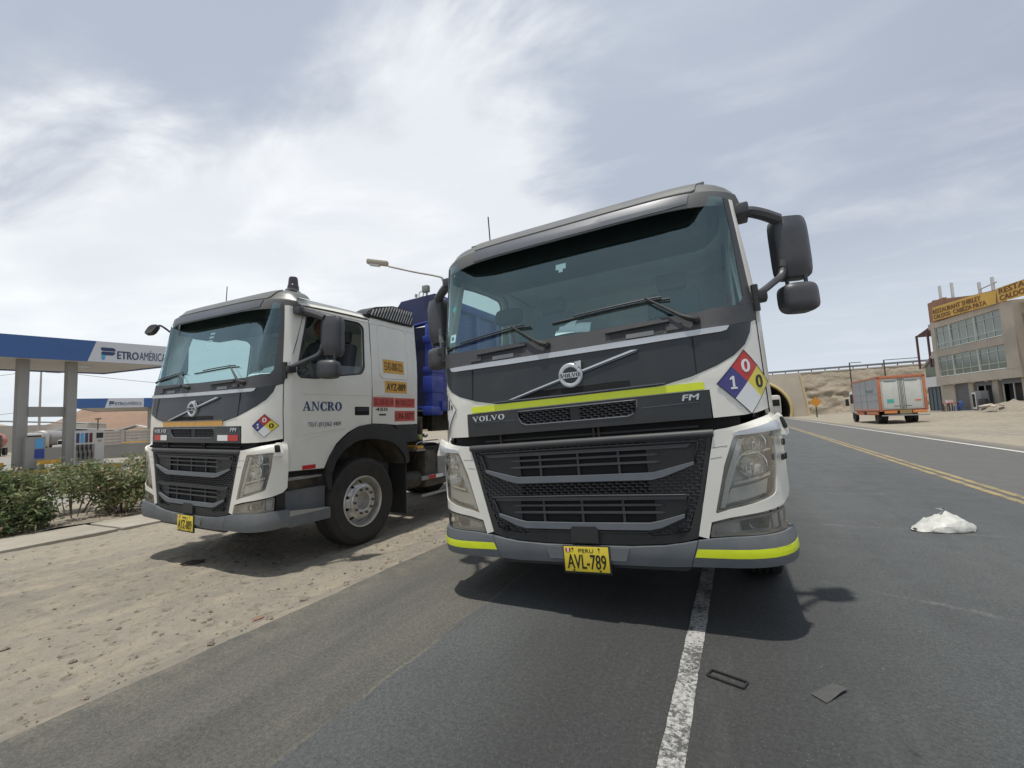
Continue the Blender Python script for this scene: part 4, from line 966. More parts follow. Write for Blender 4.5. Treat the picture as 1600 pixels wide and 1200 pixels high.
    obj('visor_cap', drape(bm, vis, .012, .01), M['visor'], vs_, ang=.5)
    for t in (-.775, .80): 
        p = vis(t, .95); obj('visor_clip', BX(p.x - .05, p.x + .05, p.y - .04, p.y + .05, p.z, p.z + .03, bev=.006), M['visor'], vs_)
    # ---- roof
    def roofp(u, y):
        # u -1..1 across ; side rounding
        a = abs(u); top = 2.895 + .05 * ss((y - .45) / .8) - .02 * ss((y - 1.6) / .8)
        z = 2.735 + (top - 2.735) * (1 - a ** 5) ** .55 if a < 1 else 2.735
        x = u * (1.222 * taper(2.75) + .008) if a < .9 else math.copysign(min(1, .9 + (a - .9)) * (1.222 * taper(2.75) + .008), u)
        return Vector((x, y, z))
    bm = bmesh.new(); us = [-1, -.99, -.97, -.94, -.9, -.85, -.78, -.68, -.5, -.25, 0, .25, .5, .68, .78, .85, .9, .94, .97, .99, 1]; yy = frange(.47, 2.36, .19)
    g = [[bm.verts.new(roofp(u, y)) for u in us] for y in yy]
    for i in range(len(yy) - 1):
        for j in range(len(us) - 1): bm.faces.new((g[i][j], g[i][j + 1], g[i + 1][j + 1], g[i + 1][j]))
    bm.faces.new([g[-1][j] for j in range(len(us))]); bm.faces.new(list(reversed([g[0][j] for j in range(len(us))])))
    bmesh.ops.recalc_face_normals(bm, faces=bm.faces[:])
    rf = obj('roof', bm, M['white'], T, ang=.5)
    for s in (-1, 1): obj('drip_rail', tube(bmesh.new(), [(s * 1.158, .50, 2.757), (s * 1.158, .9, 2.772), (s * 1.158, 1.46, 2.778)], .008, 6), M['rubber'], rf)
    obj('roof_joint', drape(flat2d([(-1, 0), (1, 0), (1, .006), (-1, .006)]), lambda a, b: roofp(max(-.999, min(.999, a)), 1.47 + b), .001, .001), M['rubber'], rf, smooth=False) if False else None
    # rear corner air intakes
    for s in (-1, 1):
        prof = [(1.44, 2.845), (1.475, 2.895), (1.62, 2.975), (1.95, 3.055), (2.22, 3.065), (2.32, 3.03), (2.375, 2.86), (2.33, 2.815), (2.0, 2.808), (1.53, 2.815)]
        bm = bmesh.new(); X0, X1 = 1.165, .86
        a = [bm.verts.new((s * (1.178 - .10 * max(0, (z - 2.82))), y, z)) for y, z in prof]; b = [bm.verts.new((s * X1, y, z)) for y, z in prof]
        bm.faces.new(a if s < 0 else a[::-1]); bm.faces.new(b[::-1] if s < 0 else b)
        for i in range(len(prof)): bm.faces.new((a[i], a[(i + 1) % 10], b[(i + 1) % 10], b[i]))
        bmesh.ops.recalc_face_normals(bm, faces=bm.faces[:]); bmesh.ops.bevel(bm, geom=[e for e in bm.edges if e.calc_length() > .0 and abs(e.verts[0].co.x - e.verts[1].co.x) < .02], offset=.018, segments=2, affect='EDGES')
        vn = obj('roof_intake', bm, M['plastic'], T, ang=.5)
        for k in range(17):
            y1 = 1.50 + k * .050; ylo, zlo = y1, 2.838; L_ = .22
            pts = []
            for q_ in range(2):
                pass
            ztop = min(3.035, 2.86 + (y1 + .10 - 1.44) * .38); ztop = min(ztop, 3.03)
            if k > 14: ztop = 3.0 - (k - 14) * .06
            dy = (ztop - zlo) * .62
            if y1 + dy > 2.33: dy = max(0, 2.33 - y1)
            if k >= 16: continue
            X = lambda z: s * (1.186 - .10 * max(0, z - 2.82))
            obj('louvre', tube(bmesh.new(), [(X(zlo), ylo, zlo), (X(ztop), ylo + dy, ztop)], .0085, 5), M['steel'], vn)
    # ---- floor, rear wall, interior
    obj('rear_wall', BX(-1.14, 1.14, 2.31, 2.35, 1.2, 2.88), M['white'], T, smooth=False)
    it = empty('interior', parent=T)
    obj('rear_lining', BX(-1.12, 1.12, 2.27, 2.30, 1.3, 2.86), M['interior'], it, smooth=False)
    obj('cab_floor', BX(-1.09, 1.09, .32, 2.30, 1.24, 1.36), M['interior_dark'], it, smooth=False)
    for s in (-1, 1):
        obj('side_lining', BX(*(sorted((s * 1.11, s * 1.135))), 1.46, 2.28, 1.36, 2.80), M['interior'], it, smooth=False)
        obj('door_lining', BX(*(sorted((s * 1.13, s * 1.165))), .42, 1.42, 1.36, 1.97), M['interior'], it, smooth=False)
        seat = obj('seat', BX(*(sorted((s * .36, s * .86))), .98, 1.46, 1.72, 1.86, bev=.04), M['seat'], it)
        o = obj('seat_back', BX(-.24, .24, -.06, .07, 0, .66, bev=.05), M['seat'], seat); o.location = (s * .61, 1.43, 1.84); o.rotation_euler = (-.16, 0, 0)
        o = obj('headrest', BX(-.14, .14, -.04, .05, 0, .17, bev=.035), M['seat'], seat); o.location = (s * .61, 1.535, 2.51); o.rotation_euler = (-.1, 0, 0)
        obj('seat_base', BX(*(sorted((s * .42, s * .80))), 1.02, 1.40, 1.36, 1.72), M['interior_dark'], seat, smooth=False)
        obj('seat_belt', tube(bmesh.new(), [(s * 1.09, 1.50, 2.35), (s * 1.06, 1.48, 2.1), (s * 1.0, 1.40, 1.85)], .022, 6, sx=.3), M['belt'], it)
    obj('headliner', BX(-1.08, 1.08, .44, 2.30, 2.80, 2.86), M['interior'], it, smooth=False)
    hd = rounded([(-1.06, 2.84), (-1.03, 2.66), (-.92, 2.572), (.94, 2.572), (1.06, 2.68), (1.08, 2.84)], .07)
    HS = PLN((0, .455, 0), (1, 0, 0), (0, 0, 1))
    obj('header_trim', BX(-1.12, 1.12, .39, .44, 2.66, 2.80), M['interior_dark'], it, smooth=False)
    sh = obj('overhead_shelf', drape(flat2d(hd), HS, 0, .30), M['interior_dark'], it, ang=.5)
    for xx in (-.34, .22, .62): obj('shelf_gap', BX(xx, xx + .006, .448, .4545, 2.58, 2.83), M['hole'], sh, smooth=False)
    db = bmesh.new(); pr = [(.20, 1.86), (.30, 1.965), (.50, 1.985), (.60, 1.95), (.66, 1.80), (.62, 1.40), (.20, 1.40)]
    a = [db.verts.new((-1.09, y, z)) for y, z in pr]; b = [db.verts.new((1.09, y, z)) for y, z in pr]
    db.faces.new(a); db.faces.new(b[::-1])
    for i in range(7): db.faces.new((a[i], b[i], b[(i + 1) % 7], a[(i + 1) % 7]))
    bmesh.ops.recalc_face_normals(db, faces=db.faces[:]); obj('dashboard', db, M['dash'], it, ang=.4)
    obj('instrument_binnacle', BX(.34, .84, .46, .66, 1.93, 2.03, bev=.03), M['interior_dark'], it)
    o = obj('steering_wheel', tube(bmesh.new(), [(.225 * cos(2 * pi * k / 32), .225 * sin(2 * pi * k / 32), 0) for k in range(32)], .015, 8, True), M['interior_dark'], it); o.location = (.60, .74, 2.02); o.rotation_euler = (.55, 0, 0)
    obj('steering_hub', lathe(bmesh.new(), [(0, .01), (.07, .01), (.08, -.03), (.03, -.2), (0, -.2)], 16), M['interior_dark'], o)
    for k in range(3):
        a_ = 2 * pi * k / 3 + .5; obj('steering_spoke', tube(bmesh.new(), [(0, 0, -.01), (.22 * cos(a_), .22 * sin(a_), 0)], .012, 6), M['interior_dark'], o)
    # antenna
    ax_, ay_ = (-.90, .72) if A_ else (-.72, .74)
    obj('antenna', tube(bmesh.new(), [(ax_, ay_, 2.93), (ax_ - .01, ay_ + .02, 3.36 if A_ else 3.33)], .006, 6), M['rubber'], T)
    # ---- wipers
    def glass_pt(x, z, o=.03): p = W(sX(x, z) if x else 0, z); return p + Vector((0, -o, 0))
    for piv, elb, tip, mid in (((-.167, 1.888), (-.455, 2.070), (-1.075, 2.005), (-.30, 2.085)), ((.845, 1.892), (.545, 2.092), (-.13, 2.062), (.70, 2.10))):
        wp = empty('wiper', parent=T)
        obj('wiper_arm', tube(bmesh.new(), [glass_pt(piv[0], piv[1], .03), glass_pt(piv[0] - .04, piv[1] + .015, .045), glass_pt(piv[0] - .09, piv[1] + .045, .04), glass_pt(elb[0] + .0, elb[1] + .01, .035)], [.022, .020, .013, .007], 8), M['plastic'], wp)
        obj('wiper_pivot', lathe(bmesh.new(), [(0, .045), (.018, .043), (.024, .03), (.024, 0)], 14, Matrix.Translation(W(sX(piv[0], piv[1]), piv[1])) @ AY), M['plastic'], wp)
        bp = [glass_pt(mid[0], mid[1] - .03, .018)] + [glass_pt(elb[0] + (tip[0] - elb[0]) * k / 8, elb[1] + (tip[1] - elb[1]) * k / 8 - .015, .012) for k in range(9)]
        obj('wiper_blade', tube(bmesh.new(), bp, .008, 6), M['rubber'], wp)
        bp = [glass_pt(mid[0] - .05, mid[1] - .01, .03)] + [glass_pt(elb[0] + (tip[0] - elb[0]) * k / 8, elb[1] + (tip[1] - elb[1]) * k / 8 + .004, .028 - .012 * abs(k - 3) / 5) for k in range(7)]
        obj('wiper_bow', tube(bmesh.new(), bp, .006, 6), M['plastic'], wp)
    # ---- windscreen stickers and decals
    st = lambda nm, a, b, c, d, m_: panel(nm, [(a, b), (c, b), (c, d), (a, d)], M[m_], ws, -.003, .0015, cuts=CUTS)
    if A_:
        st('window_sticker', sX(-1.055, 2.05), 2.052, sX(-.99, 2.1), 2.118, 'paper'); st('window_sticker', sX(-1.04, 2.05), 2.07, sX(-1.01, 2.1), 2.10, 'navy')
        st('window_sticker', -.115, 2.49, -.03, 2.535, 'paper'); st('window_sticker', -.09, 2.465, -.055, 2.49, 'paper')
        c = (-sX(1.02, 2.34), 2.345); panel('window_sticker', [(c[0] - .03, c[1]), (c[0], c[1] - .035), (c[0] + .03, c[1]), (c[0], c[1] + .035)], M['teal'], ws, -.003, .0015)
    else:
        for zz in (2.43, 2.475, 2.52): st('window_sticker', -.12, zz, -.03, zz + .022, 'paper')
        st('window_sticker', -.115, 2.385, -.085, 2.41, 'paper'); st('window_sticker', -.07, 2.385, -.04, 2.41, 'paper')
    def nfpa(cs, cz, r, white_bottom=True):
        top, lef, rig, bot, mid = (cs, cz + r), (cs - r, cz), (cs + r, cz), (cs, cz - r), (cs, cz)
        ml, mr = ((cs - r / 2), cz + r / 2), ((cs + r / 2), cz + r / 2); bl, br = ((cs - r / 2), cz - r / 2), ((cs + r / 2), cz - r / 2)
        e = empty('hazard_diamond', parent=T)
        for nm, P, m_ in (('red', (mid, mr, top, ml), 'red'), ('blue', (mid, ml, lef, bl), 'blue_vinyl'), ('yellow', (mid, br, rig, mr), 'yellow_vinyl'), ('white', (mid, bl, bot, br), 'white_vinyl')):
            panel('diamond_quarter', [(p[0], p[1]) for p in P], M[m_], e, .0055, .002, cuts=frange(.8, 1.6, .04), label=nm + ' quarter of the hazard diamond')
        for i in range(4):
            Q = [top, rig, bot, lef]; a, b = Q[i], Q[(i + 1) % 4]
            seam_tube('diamond_edge', [a, ((a[0] + b[0]) / 2, (a[1] + b[1]) / 2), b], .0022, M['ink'], e, off=.0058)
        h_ = r * .20
        text('diamond_digit', '0', (cs - h_ * .75, cz + r / 2 - h_, cs + h_ * .75, cz + r / 2 + h_), W, M['white_vinyl'], e, .0075, .001, bold=.05, cuts=CORN)
        one = [(cs - r / 2 + dx * h_, cz + dz * h_) for dx, dz in ((-.5, -1), (.55, -1), (.55, -.72), (.22, -.72), (.22, 1), (-.08, 1), (-.5, .68), (-.5, .38), (-.14, .56), (-.14, -.72), (-.5, -.72))]
        panel('diamond_digit', one, M['white_vinyl'], e, .0075, .001)
        text('diamond_digit', '0', (cs + r / 2 - h_ * .75, cz - h_, cs + r / 2 + h_ * .75, cz + h_), W, M['ink'], e, .0075, .001, bold=.05, cuts=CORN)
    if A_: nfpa(sX(1.085, 1.47), 1.472, .198)
    else: nfpa(sX(1.10, 1.44), 1.440, .118)
    if A_:
        cs, cz, r = -1.172, 1.492, .196
        e = empty('class_label', parent=T)
        Q = [(cs, cz + r), (cs - r, cz), (cs, cz - r), (cs + r, cz)]
        panel('label_ground', Q, M['white_vinyl'], e, .0055, .002)
        for i in range(4): a, b = Q[i], Q[(i + 1) % 4]; seam_tube('label_edge', [a, ((a[0] + b[0]) / 2, (a[1] + b[1]) / 2), b], .0018, M['ink'], e, off=.006)
        for k in range(-3, 4):
            xx = cs + k * .045; top = cz + r * .90 - abs(k * .045)
            panel('label_stripe', [(xx - .010, cz + .002), (xx + .010, cz + .002), (xx + .010, top - (.010 if k > 0 else -.0) ), (xx - .010, top - (.010 if k < 0 else 0))], M['ink'], e, .0078, .001, cuts=[-c for c in CORN])
        text('label_digit', '9', (cs - .022, cz - .135, cs + .022, cz - .07), W, M['ink'], e, .0078, .001, bold=.03)
        panel('label_underline', [(cs - .03, cz - .15), (cs + .03, cz - .15), (cs + .03, cz - .144), (cs - .03, cz - .144)], M['ink'], e, .0078, .001)
    else:
        Sd = lambda nm, s_, y_, z_, y2, z2, m_, bold=.012, par=T, off=.0065: text(nm, s_, (on_side([(y_, z_)])[0][0], z_, on_side([(y2, z2)])[0][0], z2), W, M[m_], par, off, .002, bold=bold)
        serif_text('company_lettering', 'ANCRO', (on_side([(.461, 1.6)])[0][0], 1.592, on_side([(.990, 1.6)])[0][0], 1.692), W, M['navy'], T, .006, .003, gap=.05)
        Sd('phone_lettering', 'TELF.:(01)362 4409', .526, 1.403, .975, 1.465, 'greyink', .0)
        def lab(y_, z_, y2, z2, m_, s_, ink, nm='side_sticker', bold=.012):
            a, b = on_side([(y_, z_), (y2, z2)]); p = panel(nm, [(a[0], a[1]), (b[0], a[1]), (b[0], b[1]), (a[0], b[1])], M[m_], T, .0045, .002, cuts=[])
            if s_:
                w_ = b[0] - a[0]; h_ = b[1] - a[1]
                text('sticker_lettering', s_, (a[0] + w_ * .07, a[1] + h_ * .2, b[0] - w_ * .07, b[1] - h_ * .2), W, M[ink], p, .0065, .001, bold=bold)
            return p
        lab(1.678, 2.093, 2.062, 2.273, 'orange_vinyl', 'E3-R5-0000-3221', 'ink', bold=.0)
        lab(1.706, 1.832, 2.130, 1.988, 'orange_vinyl', 'AYZ-889', 'ink', bold=.02)
        lab(1.492, 1.640, 1.874, 1.768, 'redfade', 'EC-1501-011.14', 'maroon', bold=.0)
        lab(1.886, 1.634, 2.300, 1.764, 'redfade', 'IM-1501-CS.17', 'maroon', bold=.0)
        lab(1.886, 1.447, 2.298, 1.588, 'redfade', 'UN-3077', 'maroon', bold=.02)
        Sd('power_lettering', '450', 1.535, 1.588, 1.750, 1.630, 'ink', .02)
        lab(1.60, 1.528, 1.72, 1.550, 'ink', None, None, 'power_badge')
        lab(.464, .960, .631, 1.004, 'red', None, None, 'side_reflector')
        # beacon
        bc = empty('beacon', parent=T); bc.location = (.83, .62, 2.965)
        obj('beacon_base', lathe(bmesh.new(), [(0, 0), (.085, 0), (.088, .018), (.07, .032), (0, .032)], 24), M['steel'], bc)
        obj('beacon_dome', lathe(bmesh.new(), [(.066, .032), (.064, .085), (.060, .088), (.060, .10), (.057, .104), (.050, .180), (.042, .198), (.0, .202)], 24), mat('smoked_beacon', (.030, .022, .030), .3, coat=.4), bc, ang=.5)
    # ---- chassis and wheels
    ch = empty('chassis', parent=T)
    for s in (-1, 1): obj('frame_rail', BX(*(sorted((s * .38, s * .46))), .5, 6.3, .62, .90, bev=.01), M['chassis'], ch)
    obj('engine_block', BX(-.42, .42, .35, 2.2, .50, 1.22, bev=.06), M['chassis'], ch)
    obj('inner_well', BX(-.78, .78, .80, 2.25, .62, 1.36), M['chassis'], ch, smooth=False)
    obj('radiator', BX(-.70, .70, .12, .22, .45, 1.16), M['chassis'], ch, smooth=False)
    obj('front_axle', tube(bmesh.new(), [(-1.0, 1.36, .46), (-.6, 1.36, .40), (.6, 1.36, .40), (1.0, 1.36, .46)], .06, 10), M['chassis'], ch)
    obj('front_beam', BX(-1.05, 1.05, .20, .34, .36, .50, bev=.02), M['chassis'], ch)
    for s in (-1, 1): obj('lamp_box', BX(*(sorted((s * .80, s * 1.12))), .12, .19, .55, 1.12), M['chassis'], ch, smooth=False)
    sl = sin(lean); cl = cos(lean)
    wz = lambda x: (ground + .532 + x * sl) / cl
    for s in (-1, 1):
        make_wheel(T, s * 1.055, 1.36, wz(s * 1.055), s)
        if True:
            make_wheel(T, s * 1.02, 5.05, wz(s * 1.02), s)
            make_wheel(T, s * .70, 5.05, wz(s * .70), s)
    obj('rear_axle', tube(bmesh.new(), [(-1.0, 5.05, .50), (1.0, 5.05, .50)], .08, 10), M['chassis'], ch)
    tk = obj('fuel_tank', BX(.62, 1.15, 2.62, 3.75, .44, 1.00, bev=.07), M['chassis'], T)
    obj('battery_box', BX(-1.15, -.62, 2.62, 3.6, .44, .98, bev=.04), M['chassis'], T)
    obj('deck_plate', BX(-.62, 1.16, 2.42, 2.62, 1.00, 1.025, bev=.004), M['steel'], T)
    if not A_:
        obj('tank_shield', BX(1.151, 1.175, 2.90, 3.70, .60, 1.01, bev=.01), M['steel'], T)
        r1 = obj('side_guard', BX(1.16, 1.19, 2.50, 3.75, .57, .63, bev=.006), M['steel'], T)
        obj('guard_reflector', BX(1.191, 1.196, 2.66, 2.82, .575, .625), M['red'], r1, smooth=False); obj('guard_reflector', BX(1.191, 1.196, 2.82, 3.0, .575, .625), M['white_vinyl'], r1, smooth=False)
        obj('side_guard', BX(1.16, 1.19, 2.50, 3.75, .33, .37, bev=.006), M['steel'], T)
        obj('wheel_chock', BX(.86, 1.14, 2.46, 2.60, 1.03, 1.075, bev=.01), M['orange_vinyl'], T)
        obj('air_reservoir', lathe(bmesh.new(), [(0, -.2), (.11, -.19), (.125, -.16), (.125, .16), (.11, .19), (0, .2)], 20, Matrix.Translation((1.0, 2.42, .58)) @ Matrix.Rotation(pi / 2, 4, 'X')), M['chassis'], T)
        cb = bmesh.new()
        for q_, zz in enumerate((1.36, 1.27)):
            pts = [(1.02 - .16 * k / 90 * 1.0 + .022 * cos(k * .9), 2.42 + .42 * k / 90, zz - .10 * sin(pi * k / 90) + .022 * sin(k * .9)) for k in range(91)]
            tube(cb, pts, .0045, 5)
        obj('coiled_hose', cb, M['chassis'], T)
        obj('hose_bracket', BX(.70, 1.08, 2.60, 2.66, 1.05, 1.5, bev=.01), M['chassis'], T)
        obj('hose_coupling', lathe(bmesh.new(), [(0, 0), (.03, 0), (.035, .04), (.02, .07), (0, .07)], 14, Matrix.Translation((1.06, 2.70, 1.22)) @ AX), M['steel'], T)
        obj('hose_coupling', lathe(bmesh.new(), [(0, 0), (.04, 0), (.04, .05), (0, .06)], 14, Matrix.Translation((1.04, 2.60, 1.20)) @ AX), mat('lime_cap', (.38, .45, .16), .6), T)
        obj('catwalk_rail', tube(bmesh.new(), catmull([(1.1, 2.45, 1.03), (1.1, 2.52, 1.12), (1.1, 2.8, 1.14), (1.1, 3.0, 1.14)]), .010, 6), M['steel'], T)
    return T
G_T = 'two white tractor trucks parked side by side'
TA = make_truck('A', (-.965, 3.012, 0), radians(1.1744), radians(-2.3247), 0.0, 'white truck on the asphalt with fluorescent yellow strips and plate AVL-789, nearest the camera', G_T)
TB = make_truck('B', (-5.479, 2.934, 0), radians(-1.2594), radians(1.5489), DG, 'white truck on the dirt verge with amber strip, plate AYZ-889 and ANCRO on its door', G_T)

# ================================================================== THINGS WITH THE TRUCKS
def on_truck(T, p):
    """world position of a point given in a truck's own frame"""
    Mx = Matrix.Translation(T.location) @ T.rotation_euler.to_matrix().to_4x4(); return Mx @ Vector(p)
def same_rot(o, T): o.rotation_euler = T.rotation_euler; return o
# blue tipper body behind the second truck
def tipper():
    t = empty('tipper_trailer', TB.location, TB.rotation_euler, 'blue steel tipper trailer coupled behind the truck with the amber strip', 'trailer')
    yF, yR, zb, zt, hx = 2.74, 10.4, 1.64, 3.385, 1.27
    B, D = M['blue_body'], M['blue_shaded']
    obj('front_wall', BX(-hx + .08, hx - .08, yF, yF + .02, zb, 2.9), D, t, smooth=False)
    obj('headboard', drape(flat2d([(-hx, 2.72), (hx, 2.96), (hx + .02, 3.39), (.62, 3.35), (.30, 3.0), (-hx, 2.92)]), PLN((0, yF - .03, 0), (1, 0, 0), (0, 0, 1)), 0, .10), mat('headboard_blue', (.010, .018, .085), .45, dirt=DUST, dscale=2, damt=.08), t, smooth=False)
    obj('headboard_lip', tube(bmesh.new(), [(-hx, yF - .05, 2.72), (hx, yF - .05, 2.965)], .016, 6), B, t)
    obj('front_bottom_rail', BX(-hx, hx, yF - .07, yF + .08, zb - .02, zb + .02, bev=.006), B, t)
    for s in (-1, 1):
        obj('corner_post', BX(*(sorted((s * (hx - .13), s * (hx + .015)))), yF - .10, yF + .14, zb - .08, 2.93 if s > 0 else 2.8, bev=.03), B, t)
        obj('post_foot', BX(*(sorted((s * (hx - .17), s * (hx + .03)))), yF - .13, yF + .16, zb - .12, zb + .02, bev=.04), B, t)
        for zz, hh in ((2.62, .12), (2.16, .10), (1.86, .26)): obj('post_collar', BX(*(sorted((s * (hx - .16), s * (hx + .03)))), yF - .12, yF + .16, zz, zz + hh, bev=.025), B, t)
        zt = 3.385 if s > 0 else 2.9
        obj('side_wall', BX(*(sorted((s * (hx - .02), s * hx))), yF + .1, yR, zb, zt), B, t, smooth=False)
        obj('top_rail', BX(*(sorted((s * (hx - .06), s * (hx + .06)))), yF + .1, yR, zt - .14, zt, bev=.02), B, t)
        obj('bottom_rail', BX(*(sorted((s * (hx - .06), s * (hx + .05)))), yF + .1, yR, zb - .06, zb + .10, bev=.02), B, t)
        rib = None
        for k in range(11):
            if rib is None: rib = obj('rib', BX(-.045, .045, -.05, .05, zb + .1, zt - .14, bev=.015), B, t); o = rib
            else: o = bpy.data.objects.new('rib', rib.data); link(o, t)
            o.location = (s * (hx + .02), yF + .45 + k * .69, 0)
    zt = 3.385
    obj('rear_wall', BX(-hx, hx, yR - .03, yR, zb, 2.9), B, t, smooth=False)
    obj('floor', BX(-hx, hx, yF, yR, zb, zb + .03), D, t, smooth=False)
    obj('hook_ring', tube(bmesh.new(), [(1.02 + .045 * cos(a), yF - .02, zt + .03 + .045 * sin(a)) for a in [2 * pi * k / 20 for k in range(20)]], .008, 6, True), M['steel'], t)
    obj('hook_plate', BX(.90, .93, yF - .03, yF, zt, zt + .05), M['steel'], t, smooth=False)
    for s in (-1, 1): obj('trailer_rail', BX(*(sorted((s * .42, s * .52))), 3.6, 10.4, 1.25, 1.58, bev=.01), M['chassis'], t)
    for yy in (7.2, 8.5, 9.8):
        for s in (-1, 1): make_wheel(t, s * .98, yy, (DG + .532 + s * .98 * sin(.027)), s)
    obj('landing_leg', BX(.7, .8, 5.9, 6.0, .3, 1.3), M['chassis'], t, smooth=False)
    f = empty('flood_lamp', on_truck(TB, (1.13, yF - .02, zt)), TB.rotation_euler, 'small square work lamp on the top front edge of the blue tipper', 'lamp')
    obj('lamp_bracket', BX(-.012, .012, -.01, .01, 0, .06), M['steel'], f, smooth=False)
    obj('lamp_body', BX(-.055, .055, -.06, .02, .04, .15, bev=.02), mat('lamp_grey', (.22, .22, .20), .5), f)
    return t
tipper()

def driver():
    b = bmesh.new()
    J = {'pel': (0, 0, 0), 'bel': (0, .02, .18), 'che': (0, -.02, .40), 'nek': (0, -.03, .56), 'shr': (.19, -.03, .50), 'elr': (.27, -.10, .26), 'har': (.17, -.33, .28), 'shl': (-.19, -.03, .50), 'ell': (-.27, -.12, .26), 'hal': (-.16, -.34, .26), 'hir': (.10, -.02, -.02), 'knr': (.14, -.44, .06), 'ftr': (.14, -.55, -.36), 'hil': (-.10, -.02, -.02), 'knl': (-.14, -.44, .06), 'ftl': (-.14, -.55, -.36), 'chn': (0, -.035, .60)}
    E_ = [('pel', 'bel'), ('bel', 'che'), ('che', 'nek'), ('nek', 'chn'), ('che', 'shr'), ('shr', 'elr'), ('elr', 'har'), ('che', 'shl'), ('shl', 'ell'), ('ell', 'hal'), ('pel', 'hir'), ('hir', 'knr'), ('knr', 'ftr'), ('pel', 'hil'), ('hil', 'knl'), ('knl', 'ftl')]
    Rr = {'pel': .15, 'bel': .14, 'che': .15, 'nek': .06, 'chn': .055, 'shr': .075, 'shl': .075, 'elr': .05, 'ell': .05, 'har': .035, 'hal': .035, 'hir': .10, 'hil': .10, 'knr': .07, 'knl': .07, 'ftr': .05, 'ftl': .05}
    ks = list(J); me = bpy.data.meshes.new('person_body'); me.from_pydata([J[k] for k in ks], [(ks.index(a), ks.index(c)) for a, c in E_], [])
    o = bpy.data.objects.new('tmp', me); COL.objects.link(o); md = o.modifiers.new('s', 'SKIN'); o.modifiers.new('u', 'SUBSURF').levels = 2
    for i, k in enumerate(ks): me.skin_vertices[0].data[i].radius = (Rr[k], Rr[k]); me.skin_vertices[0].data[i].use_root = (k == 'pel')
    dg = bpy.context.evaluated_depsgraph_get(); m2 = bpy.data.meshes.new_from_object(o.evaluated_get(dg)); bpy.data.objects.remove(o)
    P = empty('person', on_truck(TB, (.62, 1.24, 1.94)), TB.rotation_euler, 'driver in a dark shirt at the wheel, seen through the open side window', 'person')
    m2.materials.clear(); m2.materials.append(M['shirt']); body = bpy.data.objects.new('body', m2); link(body, P)
    for p in m2.polygons: p.use_smooth = True
    bm = bmesh.new(); bmesh.ops.create_icosphere(bm, subdivisions=4, radius=1)
    for v in bm.verts:
        c = v.co; x, y, z = c.x * .078, c.y * .096, c.z * .118
        if z < 0: x *= 1 - .28 * (-c.z) ** 1.5; y *= 1 - .15 * (-c.z)
        if c.y < -.6:
            nz = math.exp(-((c.x / .17) ** 2 + ((c.z + .12) / .22) ** 2)); y -= .026 * nz
            for ex in (-.38, .38): y += .010 * math.exp(-(((c.x - ex) / .16) ** 2 + ((c.z - .08) / .12) ** 2))
            y -= .006 * math.exp(-((c.x / .35) ** 2 + ((c.z + .48) / .08) ** 2)); y -= .008 * math.exp(-((c.x / .5) ** 2 + ((c.z - .24) / .08) ** 2))
        v.co = (x, y, z)
    h = obj('head', bm, M['skin'], P, ang=3); h.location = (.0, -.06, .72); h.rotation_euler = (.12, 0, .35)
    for s in (-1, 1):
        obj('ear', lathe(bmesh.new(), [(0, .012), (.022, .010), (.026, 0), (0, -.004)], 12, Matrix.Translation((s * .078, .005, -.005)) @ Matrix.Rotation(s * pi / 2, 4, 'Y')), M['skin'], h)
        obj('eye', lathe(bmesh.new(), [(0, .008), (.010, .004), (.012, 0)], 10, Matrix.Translation((s * .030, -.082, .010)) @ AY), M['ink'], h)
    bm = bmesh.new(); bmesh.ops.create_icosphere(bm, subdivisions=3, radius=1)
    for v in bm.verts:
        c = v.co.copy(); v.co = (c.x * .084, c.y * .103 + .006, c.z * .124)
    bmesh.ops.delete(bm, geom=[v for v in bm.verts if v.co.z < .035 + (.05 if v.co.y < -.05 else -.05)], context='VERTS')
    obj('hair', bm, M['hair'], h, ang=3)
driver()
def paper(T, x, y, z, w, l, rz, tilt, lab, nm='paper', mt='paper'):
    bm = bmesh.new(); n = 6
    g = [[bm.verts.new((w * (i / n - .5), l * (j / n - .5), .012 * sin(3 * i / n + j))) for i in range(n + 1)] for j in range(n + 1)]
    for j in range(n):
        for i in range(n): bm.faces.new((g[j][i], g[j][i + 1], g[j + 1][i + 1], g[j + 1][i]))
    o = obj(nm, bm, M[mt], ang=2); o.location = on_truck(T, (x, y, z)); o.rotation_euler = (tilt, 0, T.rotation_euler.z + rz); return tag(o, lab, nm.replace('_', ' '))
paper(TA, -.05, .34, 2.035, .26, .20, .1, .55, 'crumpled pale paper on the dashboard of the truck with yellow strips')
paper(TA, -.12, .42, 2.075, .16, .13, -.5, .75, 'smaller pale paper standing behind the crumpled one, truck with yellow strips')
paper(TB, .80, .36, 2.045, .42, .24, .1, .50, 'sheet of white paper on the dashboard of the ANCRO truck')

